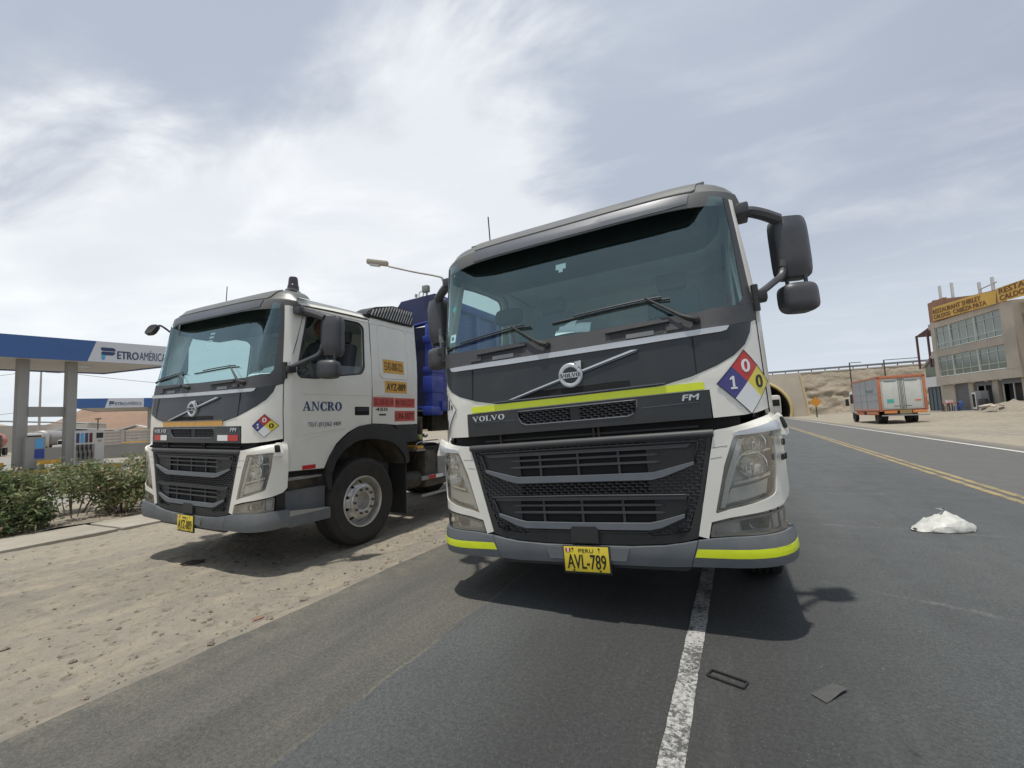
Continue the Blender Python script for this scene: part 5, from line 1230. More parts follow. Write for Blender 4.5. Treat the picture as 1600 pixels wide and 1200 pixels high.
# ---- litter on the road
def bag():
    bm = bmesh.new(); bmesh.ops.create_icosphere(bm, subdivisions=5, radius=1)
    for v in bm.verts:
        c = v.co.copy(); u = c.x; top = .165 * max(0, 1 - abs((u - .12)) ** 1.5 / (1.2 if u > 0 else 1.05)); 
        x = u * .325 - .0; y = c.y * .19 * (1 - .5 * abs(u) ** 3); z = max(0, c.z) * (top * .82 + .02)
        w = noise.fractal(Vector((x * 9, y * 9, z * 12)), 1, 2.1, 5); cr = abs(noise.fractal(Vector((x * 5 + 3, y * 5, z * 6)), 1, 2, 3))
        k = 1 if c.z > .05 else .2
        v.co = Vector((x + .010 * w * k, y + .012 * w * k, max(.0, z + (.014 * w - .035 * cr + .012) * k)))
        pk = math.exp(-((x - .03) / .035) ** 2 - (y / .05) ** 2); v.co.z += .035 * pk * k
    m = mat('plastic_bag', (.56, .56, .51), .35, var=.14, vscale=12, bump=.9, bscale=22); b = m.node_tree.nodes['Principled BSDF']; b.inputs['Subsurface Weight'].default_value = .25; b.inputs['Subsurface Radius'].default_value = (.04, .04, .04)
    o = obj('plastic_bag', bm, m, ang=3); o.location = (1.82, 6.36, .004); o.rotation_euler = (0, 0, .43)
    tag(o, 'crumpled translucent white plastic bag lying on the road lane', 'bag')
    for s, e in ((-1, (-.30, .0, .012)), (1, (.035, 0, .20))):
        bm = bmesh.new(); c = Vector(e)
        for k in range(5):
            a = random.uniform(-.8, .8); d = Vector((random.uniform(-.05, .05) - .02 * s, random.uniform(-.03, .03), random.uniform(.0, .035))); p = Vector((-.012, .01, .004)); 
            bm.faces.new([bm.verts.new(c + q) for q in (p * -1, p, d + p, d - p * .4)])
        obj('bag_knot', bm, m, o, smooth=False)
bag()
def frame_part():
    bm = bmesh.new(); o_ = rounded([(-.092, -.037), (.092, -.037), (.092, .037), (-.092, .037)], .010); i_ = rounded([(-.084, -.028), (.084, -.028), (.084, .028), (-.084, .028)], .006)
    o = obj('litter_bracket', drape(flat2d(o_, [i_]), PLN((0, 0, .008), (1, 0, 0), (0, 1, 0)), 0, .008), M['plastic'], ang=.6)
    o.location = (-.158, 2.583, .004); o.rotation_euler = (0, 0, -.33); tag(o, 'thin black rectangular plastic frame lying beside the white line', 'litter')
frame_part()
def cardboard():
    bm = bmesh.new(); P = [(.196, 2.594), (.250, 2.543), (.352, 2.680), (.338, 2.700), (.300, 2.722)]
    cx = sum(p[0] for p in P) / 5; cy = sum(p[1] for p in P) / 5
    b = flat2d([(p[0] - cx, p[1] - cy) for p in P]); cutgrid(b, (-.02, .03), (0, .05))
    o = obj('cardboard_scrap', drape(b, lambda a, c: Vector((a, c, .010 + .004 * sin(a * 30) + .003 * cos(c * 40))), 0, .002), mat('grey_scrap', (.075, .074, .070), .8, var=.1, vscale=20), ang=1)
    o.location = (cx, cy, 0); tag(o, 'flat dark grey scrap of card on the asphalt towards the lower right', 'scrap')
cardboard()

# ================================================================== BUSHES
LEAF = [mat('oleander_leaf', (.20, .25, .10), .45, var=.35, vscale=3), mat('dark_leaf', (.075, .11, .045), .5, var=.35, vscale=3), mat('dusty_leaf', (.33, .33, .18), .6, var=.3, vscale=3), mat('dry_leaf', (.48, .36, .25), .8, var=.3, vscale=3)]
for m_ in LEAF:
    n = m_.node_tree.nodes; l = m_.node_tree.links; b = n['Principled BSDF']; o_ = n['Material Output']; tl = n.new('ShaderNodeBsdfTranslucent'); mx = n.new('ShaderNodeMixShader'); mx.inputs[0].default_value = .35
    src = b.inputs['Base Color'].links[0].from_socket; l.new(src, tl.inputs[0]); l.new(b.outputs[0], mx.inputs[1]); l.new(tl.outputs[0], mx.inputs[2]); l.new(mx.outputs[0], o_.inputs[0])
M['twig'] = mat('twig', (.20, .15, .10), .9)
def bush(x, y, w, d, h, n, lab, seed, kinds=(.5, .2, .25, .05), low=.25):
    rnd = random.Random(seed); e = empty('bush', (x, y, -.04), (0, 0, 0), lab, 'bush', 'oleander bushes along the kerb')
    sb = bmesh.new(); clumps = []
    for k in range(int(16 * w)):
        a = rnd.uniform(0, 2 * pi); r = rnd.uniform(.1, 1) ** .6; tip = Vector((cos(a) * r * w, sin(a) * r * d, h * rnd.uniform(low, 1.0) * (1 - .35 * r * r)))
        bse = Vector((tip.x * .35 + rnd.uniform(-.1, .1), tip.y * .35, 0)); m1 = bse.lerp(tip, .5) + Vector((rnd.uniform(-.08, .08), rnd.uniform(-.08, .08), .06))
        tube(sb, [bse, m1, tip], [.010, .007, .003], 4); clumps.append((bse, m1, tip))
        for q in range(3):
            t = rnd.uniform(.3, .9); s0 = m1.lerp(tip, t); s1 = s0 + Vector((rnd.uniform(-.22, .22), rnd.uniform(-.22, .22), rnd.uniform(0, .20))); tube(sb, [s0, s1], [.005, .002], 3); clumps.append((s0, s0.lerp(s1, .5), s1))
    obj('stems', sb, M['twig'], e, smooth=False)
    V = [[] for _ in LEAF]; F = [[] for _ in LEAF]
    for i in range(n):
        c0, c1, c2 = rnd.choice(clumps); t = rnd.random() ** .6; p = c1.lerp(c2, t) + Vector((rnd.gauss(0, .09), rnd.gauss(0, .09), rnd.gauss(0, .085)))
        if p.z < .03: p.z = .03 + rnd.random() * .1
        L_ = rnd.uniform(.06, .13); wd = L_ * rnd.uniform(.13, .22); dr = Vector((rnd.gauss(0, 1), rnd.gauss(0, 1), rnd.gauss(.45, .6))).normalized(); sd = dr.cross(Vector((rnd.gauss(0, 1), rnd.gauss(0, 1), rnd.gauss(0, 1)))).normalized()
        u = rnd.random(); k = 0 if u < kinds[0] else 1 if u < kinds[0] + kinds[1] else 2 if u < sum(kinds[:3]) else 3
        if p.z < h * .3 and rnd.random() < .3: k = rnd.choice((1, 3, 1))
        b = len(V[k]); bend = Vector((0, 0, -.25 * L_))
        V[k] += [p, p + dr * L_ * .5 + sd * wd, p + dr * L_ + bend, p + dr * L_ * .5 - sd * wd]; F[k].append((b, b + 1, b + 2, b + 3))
    me = bpy.data.meshes.new('leaves'); vs = []; fs = []; mi = []
    for k in range(len(LEAF)):
        o_ = len(vs); vs += V[k]; fs += [tuple(i + o_ for i in f) for f in F[k]]; mi += [k] * len(F[k])
    me.from_pydata(vs, [], fs)
    for m_ in LEAF: me.materials.append(m_)
    me.polygons.foreach_set('material_index', mi)
    o = bpy.data.objects.new('leaves', me); link(o, e); o['kind'] = 'stuff'
    return e
bush(-10.75, 1.70, .85, .6, .62, 1500, 'low bush with dry reddish tips at the left edge of the picture', 11, (.15, .1, .3, .45))
bush(-10.95, 2.85, .95, .7, 1.2, 4600, 'tall green oleander beside the canopy column', 12, low=.4)
bush(-10.55, 2.95, .7, .45, .42, 2600, 'low dark green bush at the kerb under the tall oleander', 13, (.15, .68, .12, .05))
bush(-11.4, 4.0, 1.05, .8, 1.28, 4600, 'widest green oleander in the middle of the row', 14, (.45, .15, .36, .04))
bush(-10.7, 4.55, .8, .6, .80, 3000, 'sparse twiggy oleander between middle and right of the row', 15, (.35, .2, .3, .15))
bush(-10.9, 5.55, .95, .8, 1.45, 5000, 'yellowish green oleander next to the parked truck front', 16, (.4, .1, .45, .05))
bush(-10.3, 5.9, .6, .6, .70, 3000, 'small oleander partly hidden by the truck bumper', 17)
bush(-12.2, 2.2, .9, .7, .9, 1500, 'back row bush behind the dry one at the left', 18)
def litter_leaves():
    rnd = random.Random(5); V = []; F = []
    for k in range(900):
        x = -9.9 - abs(rnd.gauss(0, .25)); y = rnd.uniform(-1, 7); s = rnd.uniform(.015, .04); a = rnd.uniform(0, 6.28); z = -.02 + rnd.random() * .04; b = len(V)
        V += [(x, y, z), (x + s * cos(a), y + s * sin(a), z + s * .4), (x + s * (cos(a) - sin(a) * .5), y + s * (sin(a) + cos(a) * .5), z + s * .2)]; F.append((b, b + 1, b + 2))
    o = obj('leaf_litter', (V, [], F), LEAF[3], smooth=False, kind='stuff'); tag(o, 'dry fallen leaves along the back of the kerb', 'leaves')
litter_leaves()

# ================================================================== PETROL STATION
M['col'] = mat('column_grey', (.30, .29, .265), .7, var=.05, vscale=2); M['soffit'] = mat('canopy_soffit', (.52, .48, .42), .6, var=.05, vscale=.6, stretch=(1, 6, 1)); M['fblue'] = mat('fascia_blue', (.045, .115, .30), .4, var=.04, vscale=1)
M['fwhite'] = mat('fascia_white', (.62, .62, .63), .4); M['fink'] = mat('fascia_lettering', (.035, .055, .13), .5); M['sky_blue'] = mat('sky_blue_panel', (.10, .36, .62), .5); M['kerb_yellow'] = mat('island_yellow', (.55, .30, .03), .6, var=.1); M['pump_white'] = mat('pump_white', (.55, .53, .48), .5)
def canopy(name, P, zb, zt, label, white, txt, columns, group, zc):
    e = empty(name, (0, 0, 0), (0, 0, 0), label, 'canopy', group)
    # P: near-left, near-right, far-right, far-left at the soffit
    bm = bmesh.new(); lo = [bm.verts.new((*p, zb + .06)) for p in P]; bm.faces.new(lo); obj('soffit', bm, M['soffit'], e, smooth=False)
    bm = bmesh.new(); lo = [bm.verts.new((*p, zt - .1)) for p in P]; bm.faces.new(lo); obj('roof_deck', bm, M['soffit'], e, smooth=False)
    for i in range(4):
        a, b = Vector(P[i]), Vector(P[(i + 1) % 4]); u = (b - a).normalized(); n_ = Vector((u.y, -u.x)); L_ = (b - a).length
        S = PLN((a.x, a.y, 0), (u.x, u.y, 0), (0, 0, 1))
        obj('fascia', drape(flat2d([(-.02, zb), (L_ + .02, zb), (L_ + .02, zt), (-.02, zt)]), S, .02, .08), M['fblue'], e, smooth=False)
        if i == 0:
            w0, w1, w2 = white
            f = obj('fascia_sign', drape(flat2d([(w0, zb), (w2, zb), (w2, zt), (w1, zt)]), S, .030, .008), M['fwhite'], e, smooth=False)
            t0, t1, base, cap = txt
            H = zt - zb; q = cap
            # logo: two stacked rounded strokes forming a P
            def stroke(nm, pts, m_='fink'): obj(nm, drape(flat2d(rounded(pts, q * .14)), S, .045, .012), M[m_], f, smooth=False)
            stroke('logo_stroke', [(t0, base + q * .98), (t0 + q * .95, base + q * .98), (t0 + q * 1.08, base + q * .66), (t0 + q * .06, base + q * .66)])
            stroke('logo_stroke', [(t0 + q * .06, base + q * .60), (t0 + q * 1.06, base + q * .60), (t0 + q * .92, base + q * .28), (t0 + q * .06, base + q * .28)])
            stroke('logo_stroke', [(t0 + q * .06, base + q * .34), (t0 + q * .36, base + q * .34), (t0 + q * .30, base - q * .16), (t0 + q * .10, base - q * .16)], 'sky_blue')
            xx = t0 + q * 1.18; span = t1 - xx
            text('sign_lettering', 'ETRO', (xx, base, xx + span * .42, base + q * .72), S, M['fink'], f, .045, .012, bold=.03)
            text('sign_lettering', 'AMÉRICA', (xx + span * .44, base, t1, base + q * .98), S, M['fink'], f, .045, .012, bold=0.0)
    for k, (cx_, cy_) in enumerate(columns):
        obj('column', BX(cx_ - .21, cx_ + .21, cy_ - .19, cy_ + .19, zc, zb + .06, bev=.01), M['col'], e)
    return e
c1 = canopy('petrol_canopy', [(-32.05, -3.9), (-27.92, 14.20), (-33.9, 13.3), (-38.4, -4.5)], 5.30, 6.35, 'large near petrol station canopy on grey columns with blue and white fascia', (14.88, 15.20, 18.55), (15.35, 18.05, 5.50, .56), [(-30.3, 8.80), (-30.0, 10.45), (-31.8, 1.5), (-31.6, 3.2)], 'petrol station canopies', -.08)
obj('cross_beam', BX(-30.28, -30.02, 8.98, 10.27, 2.62, 3.10, bev=.01), M['col'], c1)
for k in range(3):
    for j in range(2): obj('canopy_light', BX(-31.4 - j * 3.4 - .3, -31.4 - j * 3.4 + .3, 1 + k * 5.2 - .3, 1 + k * 5.2 + .3, 5.345, 5.355), M['fwhite'], c1, smooth=False)
c2 = canopy('petrol_canopy', [(-70.2, 24.95), (-63.0, 36.2), (-71.5, 41.0), (-78.5, 30.0)], 5.30, 6.45, 'smaller far petrol station canopy beyond the bushes with blue ends', (2.65, 2.95, 6.35), (3.0, 6.15, 5.58, .52), [(-67.2, 31.2), (-74, 34.5)], 'petrol station canopies', -.1)
obj('fascia_end', BX(0, .02, 0, .01, 0, .01), M['fblue'], c2, smooth=False) if False else None
isl = empty('pump_island', (-30.1, 9.9, -.07), (0, 0, 0), 'yellow edged concrete pump island under the near canopy', 'island')
obj('island_top', BX(-.75, .75, -2.6, 2.4, 0, .22, bev=.02), M['kerb'], isl)
obj('island_edge', BX(-.78, .78, -2.64, 2.44, .02, .18), M['kerb_yellow'], isl, smooth=False)
brr = [(-29.4, 9.55, 'yellow barrier between the two near canopy columns'), (-29.8, 7.75, 'yellow topped bollard rail left of the first canopy column')]
for bx_, by_, lb in brr:
    e = empty('guard_rail', (bx_, by_, -.07), label=lb, cat='rail', group='yellow rails on the island')
    obj('rail_beam', BX(-.05, .05, -.42, .42, .42, .62, bev=.02), M['kerb_yellow'], e)
    for s in (-1, 1): obj('rail_post', BX(-.04, .04, s * .36 - .04, s * .36 + .04, 0, .42), M['col'], e, smooth=False)
pm = empty('fuel_dispenser', (-30.0, 11.16, .14), (0, 0, .05), 'white fuel dispenser with four coloured hose panels under the near canopy', 'fuel pump')
obj('dispenser_body', BX(-.28, .28, -.60, .60, .0, 1.76, bev=.02), M['pump_white'], pm)
obj('hose_recess', BX(.281, .29, -.56, .20, .12, 1.05), M['col'], pm, smooth=False)
for k, m_ in enumerate(('fink', 'sky_blue', 'fink', 'maroon')):
    y = -.50 + k * .175
    obj('grade_panel', BX(.282, .296, y - .055, y + .07, 1.14, 1.62, bev=.004), M[m_], pm)
    obj('hose', tube(bmesh.new(), catmull([(.33, y, 1.02), (.40, y, .75), (.36, y + .03, .30), (.38, y + .05, .62)]), .024, 6), M['rubber'] if k < 3 else M['maroon'], pm)
    obj('nozzle', BX(.29, .38, y - .03, y + .03, .78, 1.05, bev=.012), M['chassis'], pm)
obj('display', BX(.282, .294, .26, .54, 1.35, 1.62), M['ink'], pm, smooth=False); obj('keypad', BX(.282, .292, .32, .48, 1.16, 1.26), M['col'], pm, smooth=False)
pm2 = empty('fuel_dispenser', (-30.0, 9.18, .14), label='grey dispenser with light and dark blue notices between the columns', cat='fuel pump')
obj('dispenser_body', BX(-.28, .28, -.34, .34, 0, 1.52, bev=.02), M['col'], pm2)
obj('notice', BX(.282, .292, -.02, .26, .98, 1.42), M['sky_blue'], pm2, smooth=False); obj('notice', BX(.282, .292, -.04, .30, .50, .94), M['navy'] if False else mat('notice_blue', (.03, .06, .28), .5), pm2, smooth=False)
tb = empty('planter', (-22.5, 5.0, -.07), label='blue grey low box on the forecourt behind the left bushes', cat='box')
obj('planter_box', BX(-.5, .5, -.9, .6, 0, .34, bev=.02), mat('faded_blue', (.10, .16, .24), .7), tb)
# barrier hoop, fence of precast slabs, distant sheds, vehicles, poles
hp = obj('hoop_barrier', tube(bmesh.new(), rounded_path := catmull([(0, -.9, 0), (0, -.88, 1.0), (0, -.75, 1.18), (0, .75, 1.18), (0, .88, 1.0), (0, .9, 0)], 5), .06, 6), M['kerb_yellow']); hp.location = (-48, 21.2, -.1); tag(hp, 'yellow hoop barrier at the end of the forecourt', 'barrier')
fn = empty('precast_fence', (-57.0, 21.6, 0), (0, 0, -.52), 'low fence of horizontal precast concrete slabs beyond the forecourt', 'fence')
pf = sf = None
for k in range(9):
    if pf is None: pf = obj('fence_post', BX(-.14, .14, -.14, .14, -.1, 2.35), M['concrete'], fn, smooth=False); o = pf
    else: o = bpy.data.objects.new('fence_post', pf.data); link(o, fn)
    o.location = (0, k * 2.3, 0)
    if k < 8:
        for j in range(6):
            if sf is None: sf = obj('fence_slab', BX(-.04, .04, .15, 2.15, 0, .27, bev=.02), M['concrete'], fn); o = sf
            else: o = bpy.data.objects.new('fence_slab', sf.data); link(o, fn)
            o.location = (.02 * sin(k + j), k * 2.3, .45 + j * .31)
lw = obj('low_wall', BX(-.15, .15, -2, 17, -.1, 1.0), M['forecourt'], smooth=False); lw.location = (-46, 16.5, 0); lw.rotation_euler = (0, 0, -.6); tag(lw, 'low pale concrete wall behind the fuel dispenser', 'wall')
def house(name, loc, rz, w, d, h, lab, m_, roofm, pitched=0.0, wins=0, cat='building', grp=None):
    e = empty(name, loc, (0, 0, rz), lab, cat, grp)
    obj('wall', BX(-w / 2, w / 2, -d / 2, d / 2, -1, h), m_, e, smooth=False)
    bm = bmesh.new(); P = [(-w / 2 - .3, h), (0, h + pitched), (w / 2 + .3, h)]
    a = [bm.verts.new((p[0], -d / 2 - .3, p[1] + .02)) for p in P] + [bm.verts.new((p[0], -d / 2 - .3, p[1] + .2)) for p in reversed(P)]; b = [bm.verts.new((v.co.x, d / 2 + .3, v.co.z)) for v in a]
    bm.faces.new(a); bm.faces.new(b[::-1])
    for i in range(6): bm.faces.new((a[i], b[i], b[(i + 1) % 6], a[(i + 1) % 6]))
    bmesh.ops.recalc_face_normals(bm, faces=bm.faces[:]); obj('roof', bm, roofm, e, smooth=False)
    for k in range(wins):
        x = -w / 2 + (k + .5) * w / wins; f = obj('window', BX(x - .6, x + .6, -d / 2 - .06, -d / 2 - .005, h * .4, h * .75), M['white_vinyl'], e, smooth=False); obj('pane', BX(x - .5, x + .5, -d / 2 - .08, -d / 2 - .065, h * .43, h * .72), M['hole'], f, smooth=False)
    return e
WB = mat('pale_render', (.46, .42, .36), .85, var=.08, vscale=.3); BR = mat('brown_render', (.30, .19, .13), .9, var=.15, vscale=.4); RW = mat('white_sheet_roof', (.60, .60, .58), .6)
house('warehouse', (-134, 34, 0), .95, 34, 12, 5.0, 'long pale warehouse with open fronts at the far left under the hill', WB, RW, 1.2, 5, grp='far sheds at the foot of the hills')
house('shed', (-116, 42, 0), .95, 11, 8, 3.3, 'brown walled shed beyond the lamp post', BR, RW, .5, 1, grp='far sheds at the foot of the hills')
house('shed', (-90, 40, 0), 1.0, 5, 4, 2.6, 'small white roofed building behind the precast fence', WB, RW, .9, 1, grp='far sheds at the foot of the hills')
house('shed', (-104, 55, 0), 1.0, 9, 5, 2.6, 'shed with light blue roof behind the far canopy post', WB, M['sky_blue'], .8, 1, grp='far sheds at the foot of the hills')
house('house', (-170, 74, 0), 1.0, 13, 9, 4.2, 'ochre house on the slope below the brown hill', mat('ochre', (.38, .24, .08), .9), WB, .5, 2, grp='far sheds at the foot of the hills')
def far_truck(loc, rz, lab, tank, tankm, cabm, L_=6.5):
    e = empty('tanker_truck', loc, (0, 0, rz), lab, 'truck', 'tankers parked behind the petrol station')
    obj('tank', lathe(bmesh.new(), [(0, -L_ / 2), (.9, -L_ / 2), (1.1, -L_ / 2 + .2), (1.1, L_ / 2 - .2), (.9, L_ / 2), (0, L_ / 2)], 20, Matrix.Translation((0, .8, 1.95)) @ Matrix.Rotation(pi / 2, 4, 'X')), tankm, e)
    obj('cab', BX(-1.15, 1.15, -L_ / 2 - 1.6, -L_ / 2 + .2, .7, 2.7, bev=.2), cabm, e); obj('cab_window', BX(-1.0, 1.0, -L_ / 2 - 1.63, -L_ / 2 - 1.5, 1.7, 2.4), M['hole'], e, smooth=False)
    obj('frame', BX(-.9, .9, -L_ / 2 - 1.2, L_ / 2 + .8, .6, .85), M['chassis'], e, smooth=False)
    for y in (-L_ / 2 - .7, 1.0, 2.4):
        for s in (-1, 1): obj('wheel', lathe(bmesh.new(), [(0, -.15), (.5, -.15), (.5, .15), (0, .15)], 18, Matrix.Translation((s * 1.0, y, .5)) @ AX), M['tyre'], e, ang=.5)
far_truck((-88, 23.0, 0), 1.2, 'red tank truck far away at the left edge', None, mat('tank_red', (.45, .09, .04), .5), M['chassis'], 4.5)
far_truck((-84, 27.2, 0), .9, 'grey tank truck seen between the two canopy columns', None, mat('tank_grey', (.28, .26, .25), .5, metal=.3), M['pump_white'], 6)
pk = empty('pickup_truck', (-79.5, 27.6, 0), (0, 0, 1.0), 'white pickup parked by the second canopy column', 'pickup')
obj('body', BX(-.9, .9, -2.4, 2.4, .45, 1.05, bev=.12), M['pump_white'], pk); obj('cabin', BX(-.8, .8, -1.0, .9, 1.0, 1.7, bev=.2), M['pump_white'], pk); obj('windscreen', BX(-.7, .7, -1.03, -.95, 1.12, 1.58), M['hole'], pk, smooth=False)
for y in (-1.5, 1.5):
    for s in (-1, 1): obj('wheel', lathe(bmesh.new(), [(0, -.12), (.36, -.12), (.36, .12), (0, .12)], 16, Matrix.Translation((s * .8, y, .36)) @ AX), M['tyre'], pk, ang=.5)
up = empty('utility_pole', (-111, 34.6, 0), label='thin utility pole with wires between the canopy columns', cat='pole')
obj('pole', tube(bmesh.new(), [(0, 0, -.5), (0, 0, 16)], [.22, .12], 8), M['concrete'], up); obj('crossarm', BX(-.9, .9, -.06, .06, 14.4, 14.6), M['chassis'], up, smooth=False)
bm = bmesh.new()
for z0, tgt in ((14.6, (-62, 66, 9.0)), (14.6, (-145, 12, 13.4)), (7.4, (-145, 10, 7.6))):
    P0 = Vector((-111, 34.6, z0)); P1 = Vector(tgt); tube(bm, [P0.lerp(P1, k / 16) - Vector((0, 0, 3.0 * (1 - (2 * k / 16 - 1) ** 2) * .5)) for k in range(17)], .035, 4)
tag(obj('overhead_wire', bm, M['chassis']), 'thin overhead wires running to the utility pole', 'wire')
fl = empty('street_lamp', (-101, 39, 0), label='small double headed lamp post far off before the brown hill', cat='street lamp')
obj('pole', tube(bmesh.new(), [(0, 0, 0), (0, 0, 5.2)], .09, 6), M['chassis'], fl); obj('lamp_head', BX(-.9, .9, -.1, .1, 5.1, 5.3), M['chassis'], fl, smooth=False)
sl_ = empty('street_lamp', (-8.62, 12.50, -.08), label='tall grey street lamp with long arm reaching left behind the trucks', cat='street lamp')
obj('pole', tube(bmesh.new(), catmull([(0, 0, 0), (0, 0, 3), (0, 0, 6.05), (-.02, -.01, 6.30), (-.12, -.07, 6.43), (-.9, -.48, 6.64), (-1.62, -.86, 6.86)], 6), [.075] * 12 + [.035] * 25, 8) if False else tube(bmesh.new(), catmull([(0, 0, 0), (0, 0, 3), (0, 0, 6.05), (-.02, -.01, 6.30), (-.12, -.07, 6.43), (-.9, -.48, 6.64), (-1.62, -.86, 6.86)], 6), .034, 8), M['steel'], sl_)
o = obj('lamp_head', BX(-.36, .36, -.11, .11, -.07, .09, bev=.05), mat('lamp_housing_beige', (.38, .34, .26), .6), sl_); o.location = (-1.95, -1.03, 6.99); o.rotation_euler = (0, .16, .49)
o2 = obj('lamp_bowl', BX(-.26, .10, -.09, .09, -.12, -.06, bev=.03), M['fwhite'], o)

# ---- hills
def hills(name, pts, dist, depth, mt):
    """ridge given as (azimuth deg from +y towards -x, height)"""
    bm = bmesh.new(); rows = 26; prev = None; A0, A1 = pts[0][0], pts[-1][0]; n = 130
    def ridge(a):
        for i in range(len(pts) - 1):
            if a <= pts[i + 1][0]: t = (a - pts[i][0]) / (pts[i + 1][0] - pts[i][0]); return pts[i][1] + (pts[i + 1][1] - pts[i][1]) * ss(t)
        return pts[-1][1]
    for j in range(rows + 1):
        v = j / rows; row = []
        for i in range(n + 1):
            a = A0 + (A1 - A0) * i / n; r = dist + depth * v; x = -r * sin(radians(a)); y = r * cos(radians(a)); H = ridge(a)
            z = H * ss(v * 1.35) - 1.0; z += H * .13 * noise.fractal(Vector((x * .02, y * .02, 0)), 1, 2, 5) * ss(v * 2)
            if v > .85: z *= 1 - .25 * (v - .85) / .15
            row.append(bm.verts.new((x, y, z)))
        if prev:
            for i in range(n): bm.faces.new((prev[i + 1], prev[i], row[i], row[i + 1]))
        prev = row
    return obj(name, bm, mt, kind='structure', ang=3)
def hillmat(n_, a, b, c):
    q = NB(n_); k = q.mix(q.ramp(q.noise(.02, 6, .65, (1, 1, 3)), .35, .65), a, b); k = q.mix(q.math('MULTIPLY', q.ramp(q.noise(.12, 6, .7), .5, .7), .5), k, c); return q.done(k, .95, q.bump(q.noise(.15, 7, .7), .8, 1.5), .1)
hills('brown_hill', [(20, 6), (38, 14), (50, 34), (62, 40), (68, 33), (73, 15), (77, 6), (82, 3)], 330, 260, hillmat('brown_hill', (.315, .215, .155), (.26, .18, .13), (.22, .155, .115)))
hills('sandy_hill', [(40, 5), (58, 9), (66, 10), (72, 10), (76, 18), (80, 30), (88, 42), (110, 40)], 300, 220, hillmat('sandy_hill', (.40, .30, .21), (.33, .25, .18), (.28, .21, .15)))

# ================================================================== EMBANKMENT, TUNNEL
def embankment():
    q = NB('embankment_earth'); c = q.mix(q.ramp(q.noise(.5, 7, .7, (1, 1, 2.2)), .35, .65), (.45, .385, .295), (.36, .31, .235)); c = q.mix(q.math('MULTIPLY', q.ramp(q.noise(1.6, 6, .75, (1, 1, 2.5)), .55, .70), .7), c, (.15, .12, .09))
    c = q.mix(q.ramp(q.z, 7.0, 7.5), c, (.42, .38, .31)); m_ = q.done(c, .95, q.bump(q.noise(1.5, 8, .75), 1, .3), .1)
    for x0, x1, nx in ((9.6, 130, 240), (-150, -6.4, 160)):
        bm = bmesh.new(); prev = None
        for j in range(26):
            v = j / 25; z = -.5 + 8.0 * v; row = []
            for i in range(nx + 1):
                x = x0 + (x1 - x0) * i / nx; d = noise.fractal(Vector((x * .45, z * 1.1, 2)), 1, 2, 6) * .55 * sin(pi * v) + (noise.fractal(Vector((x * 1.6, z * 2.6, 9)), 1, 2, 4)) * .28 * sin(pi * v) ** .5
                row.append(bm.verts.new((x, 92.0 + 2.6 * v + d, z)))
            if prev:
                for i in range(nx): bm.faces.new((prev[i], prev[i + 1], row[i + 1], row[i]))
            prev = row
        top = [bm.verts.new((v.co.x, 118, 7.6)) for v in prev]
        for i in range(nx): bm.faces.new((prev[i], prev[i + 1], top[i + 1], top[i]))
        obj('embankment', bm, m_, kind='structure', ang=1.2)
    sheet('upper_road', -150, 130, 95.5, 118, 7.66, M['asphalt'], 40, 2)
    gr = empty('crash_barrier', (0, 95.2, 7.6), label='long dark crash barrier along the top of the embankment', cat='crash barrier')
    obj('barrier_beam', BX(-150, 130, -.05, .05, .35, .68), mat('barrier_grey', (.16, .17, .18), .6), gr, smooth=False); obj('road_edge', BX(-150, 130, -.7, .3, -.15, .06), M['portal'], gr, smooth=False)
    ps = None
    for k in range(60):
        if ps is None: ps = obj('barrier_post', BX(-.07, .07, .05, .15, 0, .6), M['chassis'], gr, smooth=False); o = ps
        else: o = bpy.data.objects.new('barrier_post', ps.data); link(o, gr)
        o.location = (-50 + k * 2.0, 0, 0)
embankment()
